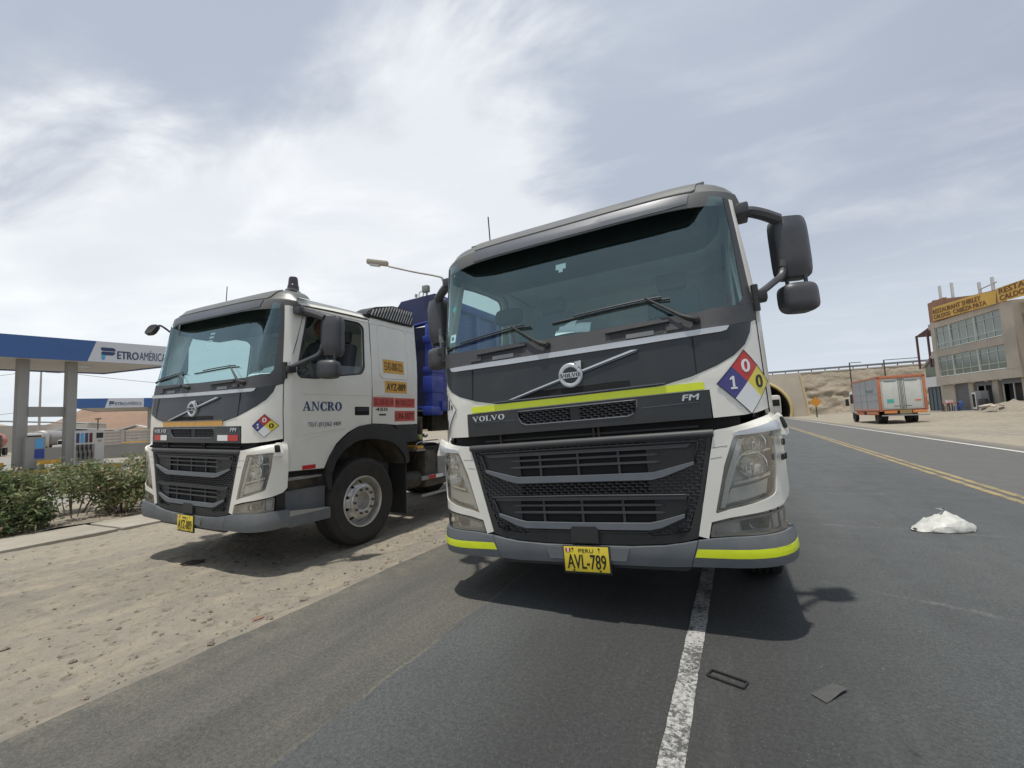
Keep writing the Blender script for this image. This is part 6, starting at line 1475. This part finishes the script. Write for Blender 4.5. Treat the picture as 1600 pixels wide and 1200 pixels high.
def tunnel():
    cx, R_ = 1.6, 6.45
    arch = [(cx + R_ * cos(radians(a)), max(-.3, 1.2 + 5.5 * sin(radians(a)))) for a in range(-14, 195, 4)]
    arch = [p for p in arch]
    t = empty('tunnel_portal', (0, 91.0, 0), label='pale concrete tunnel portal with yellow rimmed round arch over the road', cat='tunnel')
    S = PLN((0, 0, 0), (1, 0, 0), (0, 0, 1))
    slab = [(-6.8, -.3), (arch[-1][0], -.3)] ; 
    ring = [(cx - R_, -.4)] + [(p[0], p[1]) for p in reversed(arch) if p[1] > -.2] + [(cx + R_, -.4)]
    out = ring + [(10.6, -.4), (10.45, 1.9), (9.75, 7.0), (9.7, 7.35), (-6.5, 7.35), (-7.3, 1.9), (-7.4, -.4)]
    obj('portal_wall', drape(flat2d(out), S, 0, 1.6), M['portal'], t, smooth=False)
    rim = [Vector((p[0], -.06, p[1])) for p in arch if p[1] > -.25]
    obj('arch_rim', tube(bmesh.new(), rim, .24, 8), mat('rim_yellow', (.58, .46, .20), .7, var=.1), t, ang=1)
    obj('wing_edge', tube(bmesh.new(), [(10.5, -.05, 0), (10.42, -.05, 1.9), (9.75, -.05, 7.1)], .16, 6), mat('wing_edge_cream', (.62, .50, .30), .8), t)
    bm = bmesh.new(); prev = None
    for y in (0, 2, 12, 28):
        row = [bm.verts.new((cx + (p[0] - cx) * 1.0, y, p[1])) for p in arch]
        if prev:
            for i in range(len(row) - 1): bm.faces.new((prev[i + 1], prev[i], row[i], row[i + 1]))
        prev = row
    bm.faces.new(prev); obj('tunnel_lining', bm, mat('dark_lining', (.10, .095, .085), .9), t, ang=1)  # lining drawn in one even dark tone
    vn = empty('white_van', (4.85, 83.0, 0), (0, 0, 0), 'white van coming out of the tunnel mouth, mostly hidden by the truck', 'van')
    obj('van_body', BX(-1.1, 1.1, -.9, 4.0, .5, 3.6, bev=.45), M['pump_white'], vn); obj('van_windscreen', BX(-.9, .9, -.96, -.7, 1.9, 2.9, bev=.05), M['hole'], vn)
    for y in (.1, 3.2):
        for s in (-1, 1): obj('wheel', lathe(bmesh.new(), [(0, -.14), (.42, -.14), (.42, .14), (0, .14)], 16, Matrix.Translation((s * 1.0, y, .42)) @ AX), M['tyre'], vn, ang=.5)
tunnel()
ws_ = empty('warning_sign', (9.75, 76.5, 0), (0, 0, 0), 'orange diamond warning sign on a post before the tunnel portal', 'road sign')
obj('sign_post', BX(-.08, .08, -.04, .04, 0, 1.7), M['chassis'], ws_, smooth=False)
obj('sign_plate', drape(flat2d(rounded([(-.75, 2.15), (0, 1.40), (.75, 2.15), (0, 2.90)], .08)), PLN((0, -.06, 0), (1, 0, 0), (0, 0, 1)), 0, .03), mat('sign_orange', (.62, .27, .03), .5, var=.1), ws_, smooth=False)
for k, (px_, pz_) in enumerate(((17.2, 0), (21.8, 0))):
    e = empty('street_lamp', (px_ - .0, 93.4, 4.4), label=('left' if k == 0 else 'right') + ' of the two thin posts standing on the embankment above the box truck', cat='post', group='posts on the embankment')
    obj('pole', tube(bmesh.new(), [(0, 0, 0), (0, 0, 4.2)], .10, 6), M['chassis'], e); obj('arm', tube(bmesh.new(), [(0, 0, 4.2), (1.6 + 3 * k, 0, 4.15)], .06, 5), M['chassis'], e)

# ================================================================== BOX TRUCK
def box_truck():
    # local frame: origin rear-left wheel line on the ground, +y forward (away), x right
    p0 = Vector((8.75, 39.6, 0)); t = empty('box_truck', (p0.x, p0.y, .0), (0, 0, radians(2)), 'white box truck with orange frame parked on the far verge, rear towards the camera', 'truck')
    O = mat('orange_frame', (.52, .16, .075), .5, var=.15, vscale=3, dirt=DUST, damt=.25); Wt = mat('box_white', (.64, .66, .61), .5, dirt=DUST, damt=.25, var=.04, vscale=2); Gy = mat('box_grey_side', (.36, .37, .38), .5, var=.05, vscale=1)
    X0, X1, Y0, Y1, Z0, Z1 = 0.0, 2.55, 0.0, 6.6, .95, 3.22
    obj('box_side', BX(X0, X0 + .04, Y0 + .05, Y1, Z0, Z1), Gy, t, smooth=False); obj('box_side', BX(X1 - .04, X1, Y0 + .05, Y1, Z0, Z1), Gy, t, smooth=False)
    obj('box_front', BX(X0, X1, Y1 - .05, Y1, Z0, Z1), Gy, t, smooth=False); obj('box_roof', BX(X0, X1, Y0, Y1, Z1, Z1 + .04), O, t, smooth=False); obj('box_floor', BX(X0, X1, Y0, Y1, Z0 - .08, Z0), O, t, smooth=False)
    for x in (X0 - .03, X1 - .13): obj('rear_post', BX(x, x + .16, Y0 - .06, Y0 + .12, Z0 - .1, Z1 + .04, bev=.01), O, t)
    obj('rear_header', BX(X0 - .03, X1 + .03, Y0 - .06, Y0 + .12, Z1 - .12, Z1 + .08, bev=.01), O, t)
    for z in (Z1 - .05, Z0 - .05): obj('side_rail', BX(X0 - .03, X0 + .02, Y0, Y1, z, z + .12, bev=.01), O, t)
    obj('front_post', BX(X0 - .03, X0 + .06, Y1 - .1, Y1 + .02, Z0, Z1 + .04), O, t, smooth=False)
    for k, (a, b) in enumerate(((.14, 1.26), (1.29, 2.41))):
        d = obj('rear_door', BX(a, b, Y0 - .03, Y0 + .01, Z0 + .03, Z1 - .13, bev=.01), Wt, t)
        obj('door_rim', tube(bmesh.new(), [(a + .06, Y0 - .035, Z0 + .10), (b - .06, Y0 - .035, Z0 + .10), (b - .06, Y0 - .035, Z1 - .22), (a + .06, Y0 - .035, Z1 - .22)], .010, 4, True), M['chassis'], d)
        for xx in ((b - .14, b - .05) if k == 0 else (a + .05, a + .14)): obj('lock_rod', tube(bmesh.new(), [(xx, Y0 - .05, Z0 + .05), (xx, Y0 - .05, Z1 - .14)], .013, 5), M['chassis'], d)
        obj('door_lettering_line', BX(a + .2, b - .25, Y0 - .040, Y0 - .034, Z1 - .33, Z1 - .28), M['greyink'], d, smooth=False)
        obj('door_label', BX(a + (.65 if k == 0 else .1), a + (1.0 if k == 0 else .45), Y0 - .040, Y0 - .034, Z0 + .22, Z0 + .27), M['greyink'], d, smooth=False)
    S = PLN((0, Y0 - .045, 0), (1, 0, 0), (0, 0, 1))
    obj('door_sticker', BX(.42, .80, Y0 - .042, Y0 - .034, 1.42, 1.68), M['teal'], t, smooth=False); obj('door_sticker', BX(1.95, 2.28, Y0 - .042, Y0 - .034, 1.50, 1.60), mat('orange_label', (.6, .2, .06), .5), t, smooth=False)
    o = text('side_lettering', 'SYROLET', (0, 0, 1.9, .20), PLN((X0 - .006, 3.0, 2.22), (0, -1, 0), (0, 0, 1)), M['greyink'], t, .004, .003, bold=.02)
    for z in (1.62, 2.1): obj('side_line', BX(X0 - .006, X0, .1, 6.4, z, z + .012), M['greyink'], t, smooth=False)
    for y in (2.9, 4.4): obj('side_door_seam', BX(X0 - .008, X0, y, y + .03, Z0 + .1, Z1 - .1), M['chassis'], t, smooth=False)
    obj('skirt_board', BX(X0 - .02, X0 + .04, .5, 3.2, .62, .84, bev=.01), O, t); obj('skirt_board', BX(X0 - .02, X0 + .04, .4, 6.2, .87, .93), O, t, smooth=False); obj('skirt_board', BX(X0 - .02, X0 + .04, 3.9, 6.0, .60, .80), O, t, smooth=False)
    obj('bumper', BX(.05, 2.60, -.14, -.02, .52, .60, bev=.01), M['steel'], t)
    for a, b in ((.2, .9), (1.75, 2.5)): obj('tail_lamp', BX(a, b, -.10, -.04, .70, .86, bev=.01), mat('tail_orange', (.65, .25, .06), .4), t)
    obj('plate_bracket', BX(1.05, 1.7, -.08, -.02, .66, .93), mat('plate_old', (.30, .22, .10), .6), t, smooth=False)
    obj('frame', BX(.6, 1.95, .1, 8.0, .55, .85), M['chassis'], t, smooth=False)
    obj('cab', BX(.15, 2.35, 6.75, 8.6, .65, 2.55, bev=.12), Wt, t); obj('cab_window', BX(.13, .16, 7.1, 8.2, 1.55, 2.3), M['hole'], t, smooth=False)
    obj('cab_mirror', BX(-.22, .02, 8.2, 8.3, 1.35, 1.95, bev=.03), M['plastic'], t)
    for y in (1.5, 7.6):
        for x in (.28, 2.22) if y > 5 else (.26, .55, 1.95, 2.24): obj('wheel', lathe(bmesh.new(), [(0, -.06), (.22, -.08), (.26, -.13), (.40, -.13), (.43, -.10), (.43, .10), (.40, .13), (.26, .13), (.22, .08), (0, .06)], 22, Matrix.Translation((x, y, .43)) @ AX), M['tyre'], t, ang=.5)
box_truck()

# ================================================================== RESTAURANT
def restaurant():
    u = Vector((1.8, -10.3, 0)).normalized(); org = Vector((18.4, 61.7, .40)) + u * .75; inn = Vector((-u.y, u.x, 0))   # into the building (+x side)
    rz = math.atan2(u.y, u.x)
    C = M['concrete']; BRK = None
    def brick():
        q = NB('brick_infill'); t = q.n.new('ShaderNodeTexBrick'); t.inputs['Scale'].default_value = 4.0; t.inputs['Color1'].default_value = (.36, .19, .12, 1); t.inputs['Color2'].default_value = (.29, .15, .10, 1); t.inputs['Mortar'].default_value = (.33, .26, .20, 1)
        mp = q.n.new('ShaderNodeMapping'); mp.inputs['Rotation'].default_value = (pi / 2, 0, 0); q.l.new(q.P, mp.inputs[0]); q.l.new(mp.outputs[0], t.inputs['Vector']); return q.done(t.outputs[0], .9, None, .1)
    BRK = brick()
    e = empty('restaurant', org, (0, 0, rz), 'three storey unfinished concrete restaurant with large green windows and a yellow banner', 'building')
    # local: x along facade to the right, y into building?  facade outward normal = -y
    W_, H_, D_ = 11.4, 8.9, 12.0
    y_in = lambda a, b: (a, b)
    def B(nm, x0, x1, y0_, y1_, z0, z1, m_, par=e, bev=0): return obj(nm, BX(x0, x1, y0_, y1_, z0, z1, bev=bev), m_, par, smooth=bev > 0)
    B('side_wall', .75, 1.0, 0.02, D_, 0, 8.9, C); B('side_wall', W_ - .25, W_, .02, D_, 0, 8.4, C); B('rear_wall', 0, W_, D_ - .2, D_, 0, 8.6, C)
    B('floor_slab', .25, W_ - .25, .3, D_ - .2, 2.75, 2.95, C); B('floor_slab', .25, W_ - .25, .3, D_ - .2, 5.8, 6.0, C); B('roof_slab', .25, W_ - .25, .3, D_ - .2, 8.5, 8.7, C)
    # facade: bands and piers
    B('facade_band', .60, W_ + .15, -.55, .3, 2.60, 3.38, C); B('facade_band', .25, W_ - .9, -.5, .28, 5.42, 6.10, C); B('facade_band', .25, W_ - .9, -.5, .28, 8.35, 8.9, C)
    B('pier', .62, 1.22, -.52, .28, 3.38, 9.0, C); B('pier', 10.2, W_ + .15, -.56, .27, 3.38, 8.75, C)
    B('parapet', .62, 3.2, -.50, -.2, 8.95, 11.05, BRK); 
    bm = flat2d([(1.3, 8.9), (10.6, 8.85), (10.6, 9.95), (7.1, 10.25), (3.1, 10.95), (1.3, 11.2)]); obj('parapet', drape(bm, PLN((0, -.44, 0), (1, 0, 0), (0, 0, 1)), 0, .2), BRK, e, smooth=False)
    # banner
    YB = mat('banner_yellow', (.62, .38, .07), .6, var=.12, vscale=.8); BI = mat('banner_red', (.16, .07, .03), .7)
    S = PLN((0, -.75, 0), (1, 0, 0), (0, 0, 1))
    bn = obj('banner', drape(flat2d([(1.7, 9.05), (10.25, 8.78), (10.45, 9.85), (7.4, 10.15), (1.8, 10.38)]), S, 0, .02), YB, e, smooth=False)
    sk = lambda a, b: Vector((a, -.75, b + (10.0 - a) * .033))
    text('banner_lettering', 'RESTAURANT SHIRLEY', (1.9, 9.42, 8.6, 9.84), sk, BI, bn, .03, .01, bold=.035)
    text('banner_lettering', 'CALDOS:', (1.9, 8.90, 4.5, 9.30), sk, BI, bn, .03, .01, bold=.035); text('banner_lettering', 'CABEZA PATA', (4.9, 8.90, 9.2, 9.30), sk, BI, bn, .03, .01, bold=.035)
    bn2 = obj('banner', drape(flat2d([(10.55, 8.80), (17.5, 8.5), (17.5, 9.85), (10.6, 9.95)]), S, .06, .02), YB, e, smooth=False)
    text('banner_lettering', 'RESTAURANT', (10.85, 9.42, 16.6, 9.86), S, BI, bn2, .09, .01, bold=.04); text('banner_lettering', 'CALDOS:', (10.85, 8.86, 13.9, 9.28), S, BI, bn2, .09, .01, bold=.04); text('banner_lettering', 'CABEZA', (14.3, 8.86, 17.2, 9.28), S, BI, bn2, .09, .01, bold=.04)
    # windows
    GL = bpy.data.materials.new('green_window_glass'); GL.use_nodes = True; b = GL.node_tree.nodes['Principled BSDF']; b.inputs['Base Color'].default_value = (.16, .20, .17, 1); b.inputs['Roughness'].default_value = .12; b.inputs['Specular IOR Level'].default_value = .9
    FR = mat('window_frame_grey', (.46, .48, .45), .5)
    for z0, z1, tr, lo in ((6.12, 8.33, 7.82, 6.62), (3.40, 5.40, 4.95, 3.95)):
        for x0, x1 in ((1.28, 3.42), (3.55, 6.82), (7.0, 10.15)):
            w = obj('window', tube(bmesh.new(), [(x0, -.42, z0 + .04), (x1, -.42, z0 + .04), (x1, -.42, z1 - .04), (x0, -.42, z1 - .04)], .06, 4, True), FR, e, smooth=False)
            n_ = 2 if x1 - x0 < 2.5 else 3
            for k in range(n_):
                a = x0 + (x1 - x0) * k / n_; c = x0 + (x1 - x0) * (k + 1) / n_
                for za, zb in ((z0 + .06, lo), (lo + .04, tr), (tr + .04, z1 - .06)): obj('pane', BX(a + .03, c - .03, -.40, -.385, za, zb), GL, w, smooth=False)
                if k: B('mullion', a - .03, a + .03, -.44, -.38, z0 + .05, z1 - .05, FR, w)
            for zz in (lo, tr): B('transom', x0 + .05, x1 - .05, -.45, -.38, zz, zz + .05, FR, w)
            obj('curtain', drape(flat2d([(x0 + .1, z0 + .1), (x1 - .1, z0 + .1), (x1 - .1, z1 - .1), (x0 + .1, z1 - .1)]), PLN((0, -.2, 0), (1, 0, 0), (0, 0, 1)), 0, .01), M['greyink'], w, smooth=False)
        for x in (3.48, 6.91): B('facade_post', x - .07, x + .07, -.50, -.36, z0, z1, FR)
    # ground floor
    B('ground_wall', .3, 2.45, -.10, .15, 0, 2.62, C); B('ground_pier', 4.45, 5.10, -.12, .2, 0, 2.62, C); B('ground_pier', 7.55, 8.15, -.12, .2, 0, 2.62, C); B('ground_pier', 10.75, W_, -.12, .2, 0, 2.62, C)
    DG_ = mat('roller_shutter', (.15, .155, .17), .6, var=.05); DK = mat('dark_shop', (.03, .03, .035), .6)
    d = B('roller_door', 2.45, 4.45, .02, .08, 0, 2.6, DG_)
    for k in range(12): B('shutter_slat', 2.5, 4.4, .0, .02, .1 + k * .2, .12 + k * .2, M['chassis'], d)
    B('shop_opening', 5.10, 7.55, .6, .65, 0, 2.6, DK); B('shop_header', 5.10, 7.55, .0, .06, 2.2, 2.6, DG_)
    for x in (5.35, 6.3, 7.2): B('shop_door_frame', x, x + .08, .02, .08, 0, 2.2, FR)
    B('shop_opening', 8.15, 10.75, .6, .65, 0, 2.6, DK); B('shop_header', 8.15, 10.75, .0, .06, 2.2, 2.6, DG_); B('shop_sill', 8.9, 10.75, -.05, .12, 0, .75, C)
    for x in (8.45, 9.6): B('shop_door_frame', x, x + .08, .02, .08, .1, 2.2, FR)
    for x in (2.9, 5.6, 7.2, 8.9): obj('soffit_lamp', lathe(bmesh.new(), [(0, 0), (.12, 0), (.10, -.08), (0, -.1)], 12, Matrix.Translation((x, -.3, 2.6))), M['fwhite'], e)
    B('pavement', -3, W_ + 1, -1.6, .0, -.25, .04, M['kerb'])
    # reinforcement stubs on the roof
    for x, h_ in ((1.35, 12.8), (3.2, 12.6), (6.85, 11.6), (8.45, 11.6)): B('column_stub', x - .09, x + .09, .2, .38, 8.7, h_ - .2, M['steel'] if False else mat('pale_stub', (.55, .55, .53), .8))
    obj('roof_rail', tube(bmesh.new(), [(6.9, .3, 10.75), (8.9, .3, 10.85)], .05, 5), M['steel'], e)
    # side wing with sloped green glazing and terrace frame
    g = empty('side_wing', org + u * (-.02), (0, 0, rz), 'low white and glazed wing with a curved roof left of the restaurant', 'building')
    Bg = lambda *a, **k: B(*a, par=g, **k)
    Bg('gate', -2.75, .25, .35, .42, 0, 2.5, mat('blue_gate', (.09, .13, .16), .5, var=.1, vscale=2)); Bg('wing_band', -2.8, .55, .1, .4, 2.55, 3.6, M['fwhite'])
    for k in range(4): Bg('gate_bar', -2.7 + k * .65, -2.66 + k * .65, .30, .35, .05, 2.45, M['chassis'])
    obj('wing_glazing', drape(flat2d([(-2.75, 3.65), (.55, 3.65), (.55, 5.6), (-.7, 5.65), (-1.6, 5.4), (-2.75, 4.75)]), PLN((0, .3, 0), (1, 0, 0), (0, 0, 1)), 0, .03), GL, g, smooth=False)
    obj('wing_roof', tube(bmesh.new(), catmull([(-2.95, .2, 4.7), (-2.2, .2, 5.15), (-1.3, .2, 5.62), (-.6, .2, 5.8), (-.02, .2, 5.8)]), .13, 6), C, g); Bg('wing_post', -.75, -.6, .18, .28, 3.6, 5.7, FR); Bg('wing_side', -2.85, -2.75, .35, 8, 0, 4.6, C); Bg('wing_roof_slab', -2.8, -.02, .42, 8, 4.5, 4.6, C)
    t = empty('terrace_roof', org + u * (-.02), (0, 0, rz), 'dark red lean-to roof on thin posts beside the upper restaurant floors', 'roof')
    TR = mat('dark_red_steel', (.12, .05, .06), .6)
    bm = bmesh.new(); P = [(-3.4, .1, 8.25), (.72, .1, 9.15), (.72, 5, 9.15), (-3.4, 5, 8.25)]
    vs = [bm.verts.new(p) for p in P] + [bm.verts.new((p[0], p[1], p[2] - .12)) for p in P]; bm.faces.new(vs[:4]); bm.faces.new(vs[7:3:-1])
    for i in range(4): bm.faces.new((vs[i], vs[(i + 1) % 4], vs[4 + (i + 1) % 4], vs[4 + i]))
    obj('roof_sheet', bm, TR, t, smooth=False)
    for x, y in ((-3.35, .15), (-1.3, .15), (-3.35, 4.8), (-1.3, 4.8)): obj('roof_post', BX(x - .08, x + .08, y - .08, y + .08, 4.62, 8.3), TR, t, smooth=False)
    # brick neighbour on the right
    n_ = empty('brick_house', org + u * 11.7, (0, 0, rz), 'bare brick building on the right edge behind the rubble', 'building')
    B('brick_wall', 0, 14, .2, 10, 2.5, 8.3, BRK, n_); B('ground_wall', 0, 14, .15, 9.9, 0, 2.45, C, n_); B('roof_slab', -.02, 14.2, -.1, 10.2, 8.32, 8.5, C, n_)
    for z in (2.45, 5.4): B('ring_beam', -.01, 14.1, .12, .19, z, z + .25, C, n_)
    # table, chairs, rack
    def place(a, b, z=.44): p = org + u * a - inn * b; return (p.x, p.y, z)
    tb = empty('table', place(4.0, 1.4), (0, 0, rz), 'small red table outside the restaurant door', 'table')
    obj('table_top', BX(-.5, .5, -.4, .4, .72, .78), mat('table_red', (.5, .10, .05), .5), tb, smooth=False); obj('table_box', BX(-.3, .1, -.2, .2, .781, 1.05), M['fwhite'], tb, smooth=False)
    for sx in (-1, 1):
        for sy in (-1, 1): obj('leg', BX(sx * .42 - .03, sx * .42 + .03, sy * .34 - .03, sy * .34 + .03, 0, .72), M['chassis'], tb, smooth=False)
    ch = empty('chair', place(4.9, 1.3), (0, 0, rz), 'blue plastic chair right of the red table', 'chair')
    CB = mat('chair_blue', (.05, .12, .38), .5); obj('seat', BX(-.24, .24, -.24, .24, .40, .46, bev=.02), CB, ch); obj('backrest', BX(-.24, .24, .20, .25, .44, .90, bev=.02), CB, ch)
    for sx in (-1, 1):
        for sy in (-1, 1): obj('leg', BX(sx * .20 - .03, sx * .20 + .03, sy * .20 - .03, sy * .20 + .03, 0, .40), CB, ch, smooth=False)
    ch2 = empty('chair', place(3.1, 1.3), (0, 0, rz), 'dark wooden chair left of the red table', 'chair')
    CW = mat('chair_wood', (.10, .05, .03), .6); obj('seat', BX(-.22, .22, -.22, .22, .42, .46), CW, ch2, smooth=False); obj('backrest', BX(-.22, .22, .19, .22, .5, .95), CW, ch2, smooth=False)
    for sx in (-1, 1):
        for sy in (-1, 1): obj('leg', BX(sx * .2 - .02, sx * .2 + .02, sy * .2 - .02, sy * .2 + .02, 0, .42), CW, ch2, smooth=False)
    fr = empty('display_fridge', place(6.9, .7), (0, 0, rz), 'glass display cabinet with white frames in the shop opening', 'cabinet')
    obj('cabinet_body', BX(-.6, .6, -.3, .3, 0, 1.7, bev=.02), DG_, fr); obj('cabinet_door', BX(-.5, -.02, -.33, -.30, .15, 1.6), M['fwhite'], fr, smooth=False); obj('cabinet_glass', BX(-.42, -.1, -.345, -.33, .3, 1.45), M['hole'], fr, smooth=False)
    bn_ = obj('barrel', lathe(bmesh.new(), [(0, 0), (.30, 0), (.33, .3), (.33, .7), (.30, 1.0), (0, 1.0)], 20), DK); bn_.location = place(7.9, 1.1); tag(bn_, 'dark barrel in front of the pier between the shop openings', 'barrel')
    # rubble
    rnd = random.Random(4); bm = bmesh.new(); bmesh.ops.create_grid(bm, x_segments=30, y_segments=20, size=1)
    for v in bm.verts:
        x, y = v.co.x, v.co.y; r = min(1, sqrt(x * x + y * y)); v.co = Vector((x * 3.0, y * 1.7, (1 - r) ** .8 * .95 + .22 * noise.fractal(Vector((x * 4, y * 4, 0)), 1, 2, 4) * (1 - r) - .1))
    o = obj('rubble_heap', bm, M['dirt'], ang=1); o.location = place(12.9, 2.2, .40); o.rotation_euler = (0, 0, rz); tag(o, 'heap of earth and rubble in front of the brick building', 'rubble')
    for k in range(8):
        s = rnd.uniform(.18, .42); b_ = BX(-s, s, -s * .6, s * .6, -s * .2, s * .2, bev=.03); p = place(rnd.uniform(10.9, 14), rnd.uniform(2.2, 4.2)); o = obj('concrete_chunk', b_, M['concrete']); o.location = (p[0], p[1], .44 + rnd.uniform(.1, .5)); o.rotation_euler = (rnd.uniform(-.5, .5), rnd.uniform(-.5, .5), rnd.uniform(0, 3)); tag(o, 'pale broken concrete slab piece lying on the rubble by the brick building', 'concrete chunk', 'concrete chunks on the rubble')
restaurant()
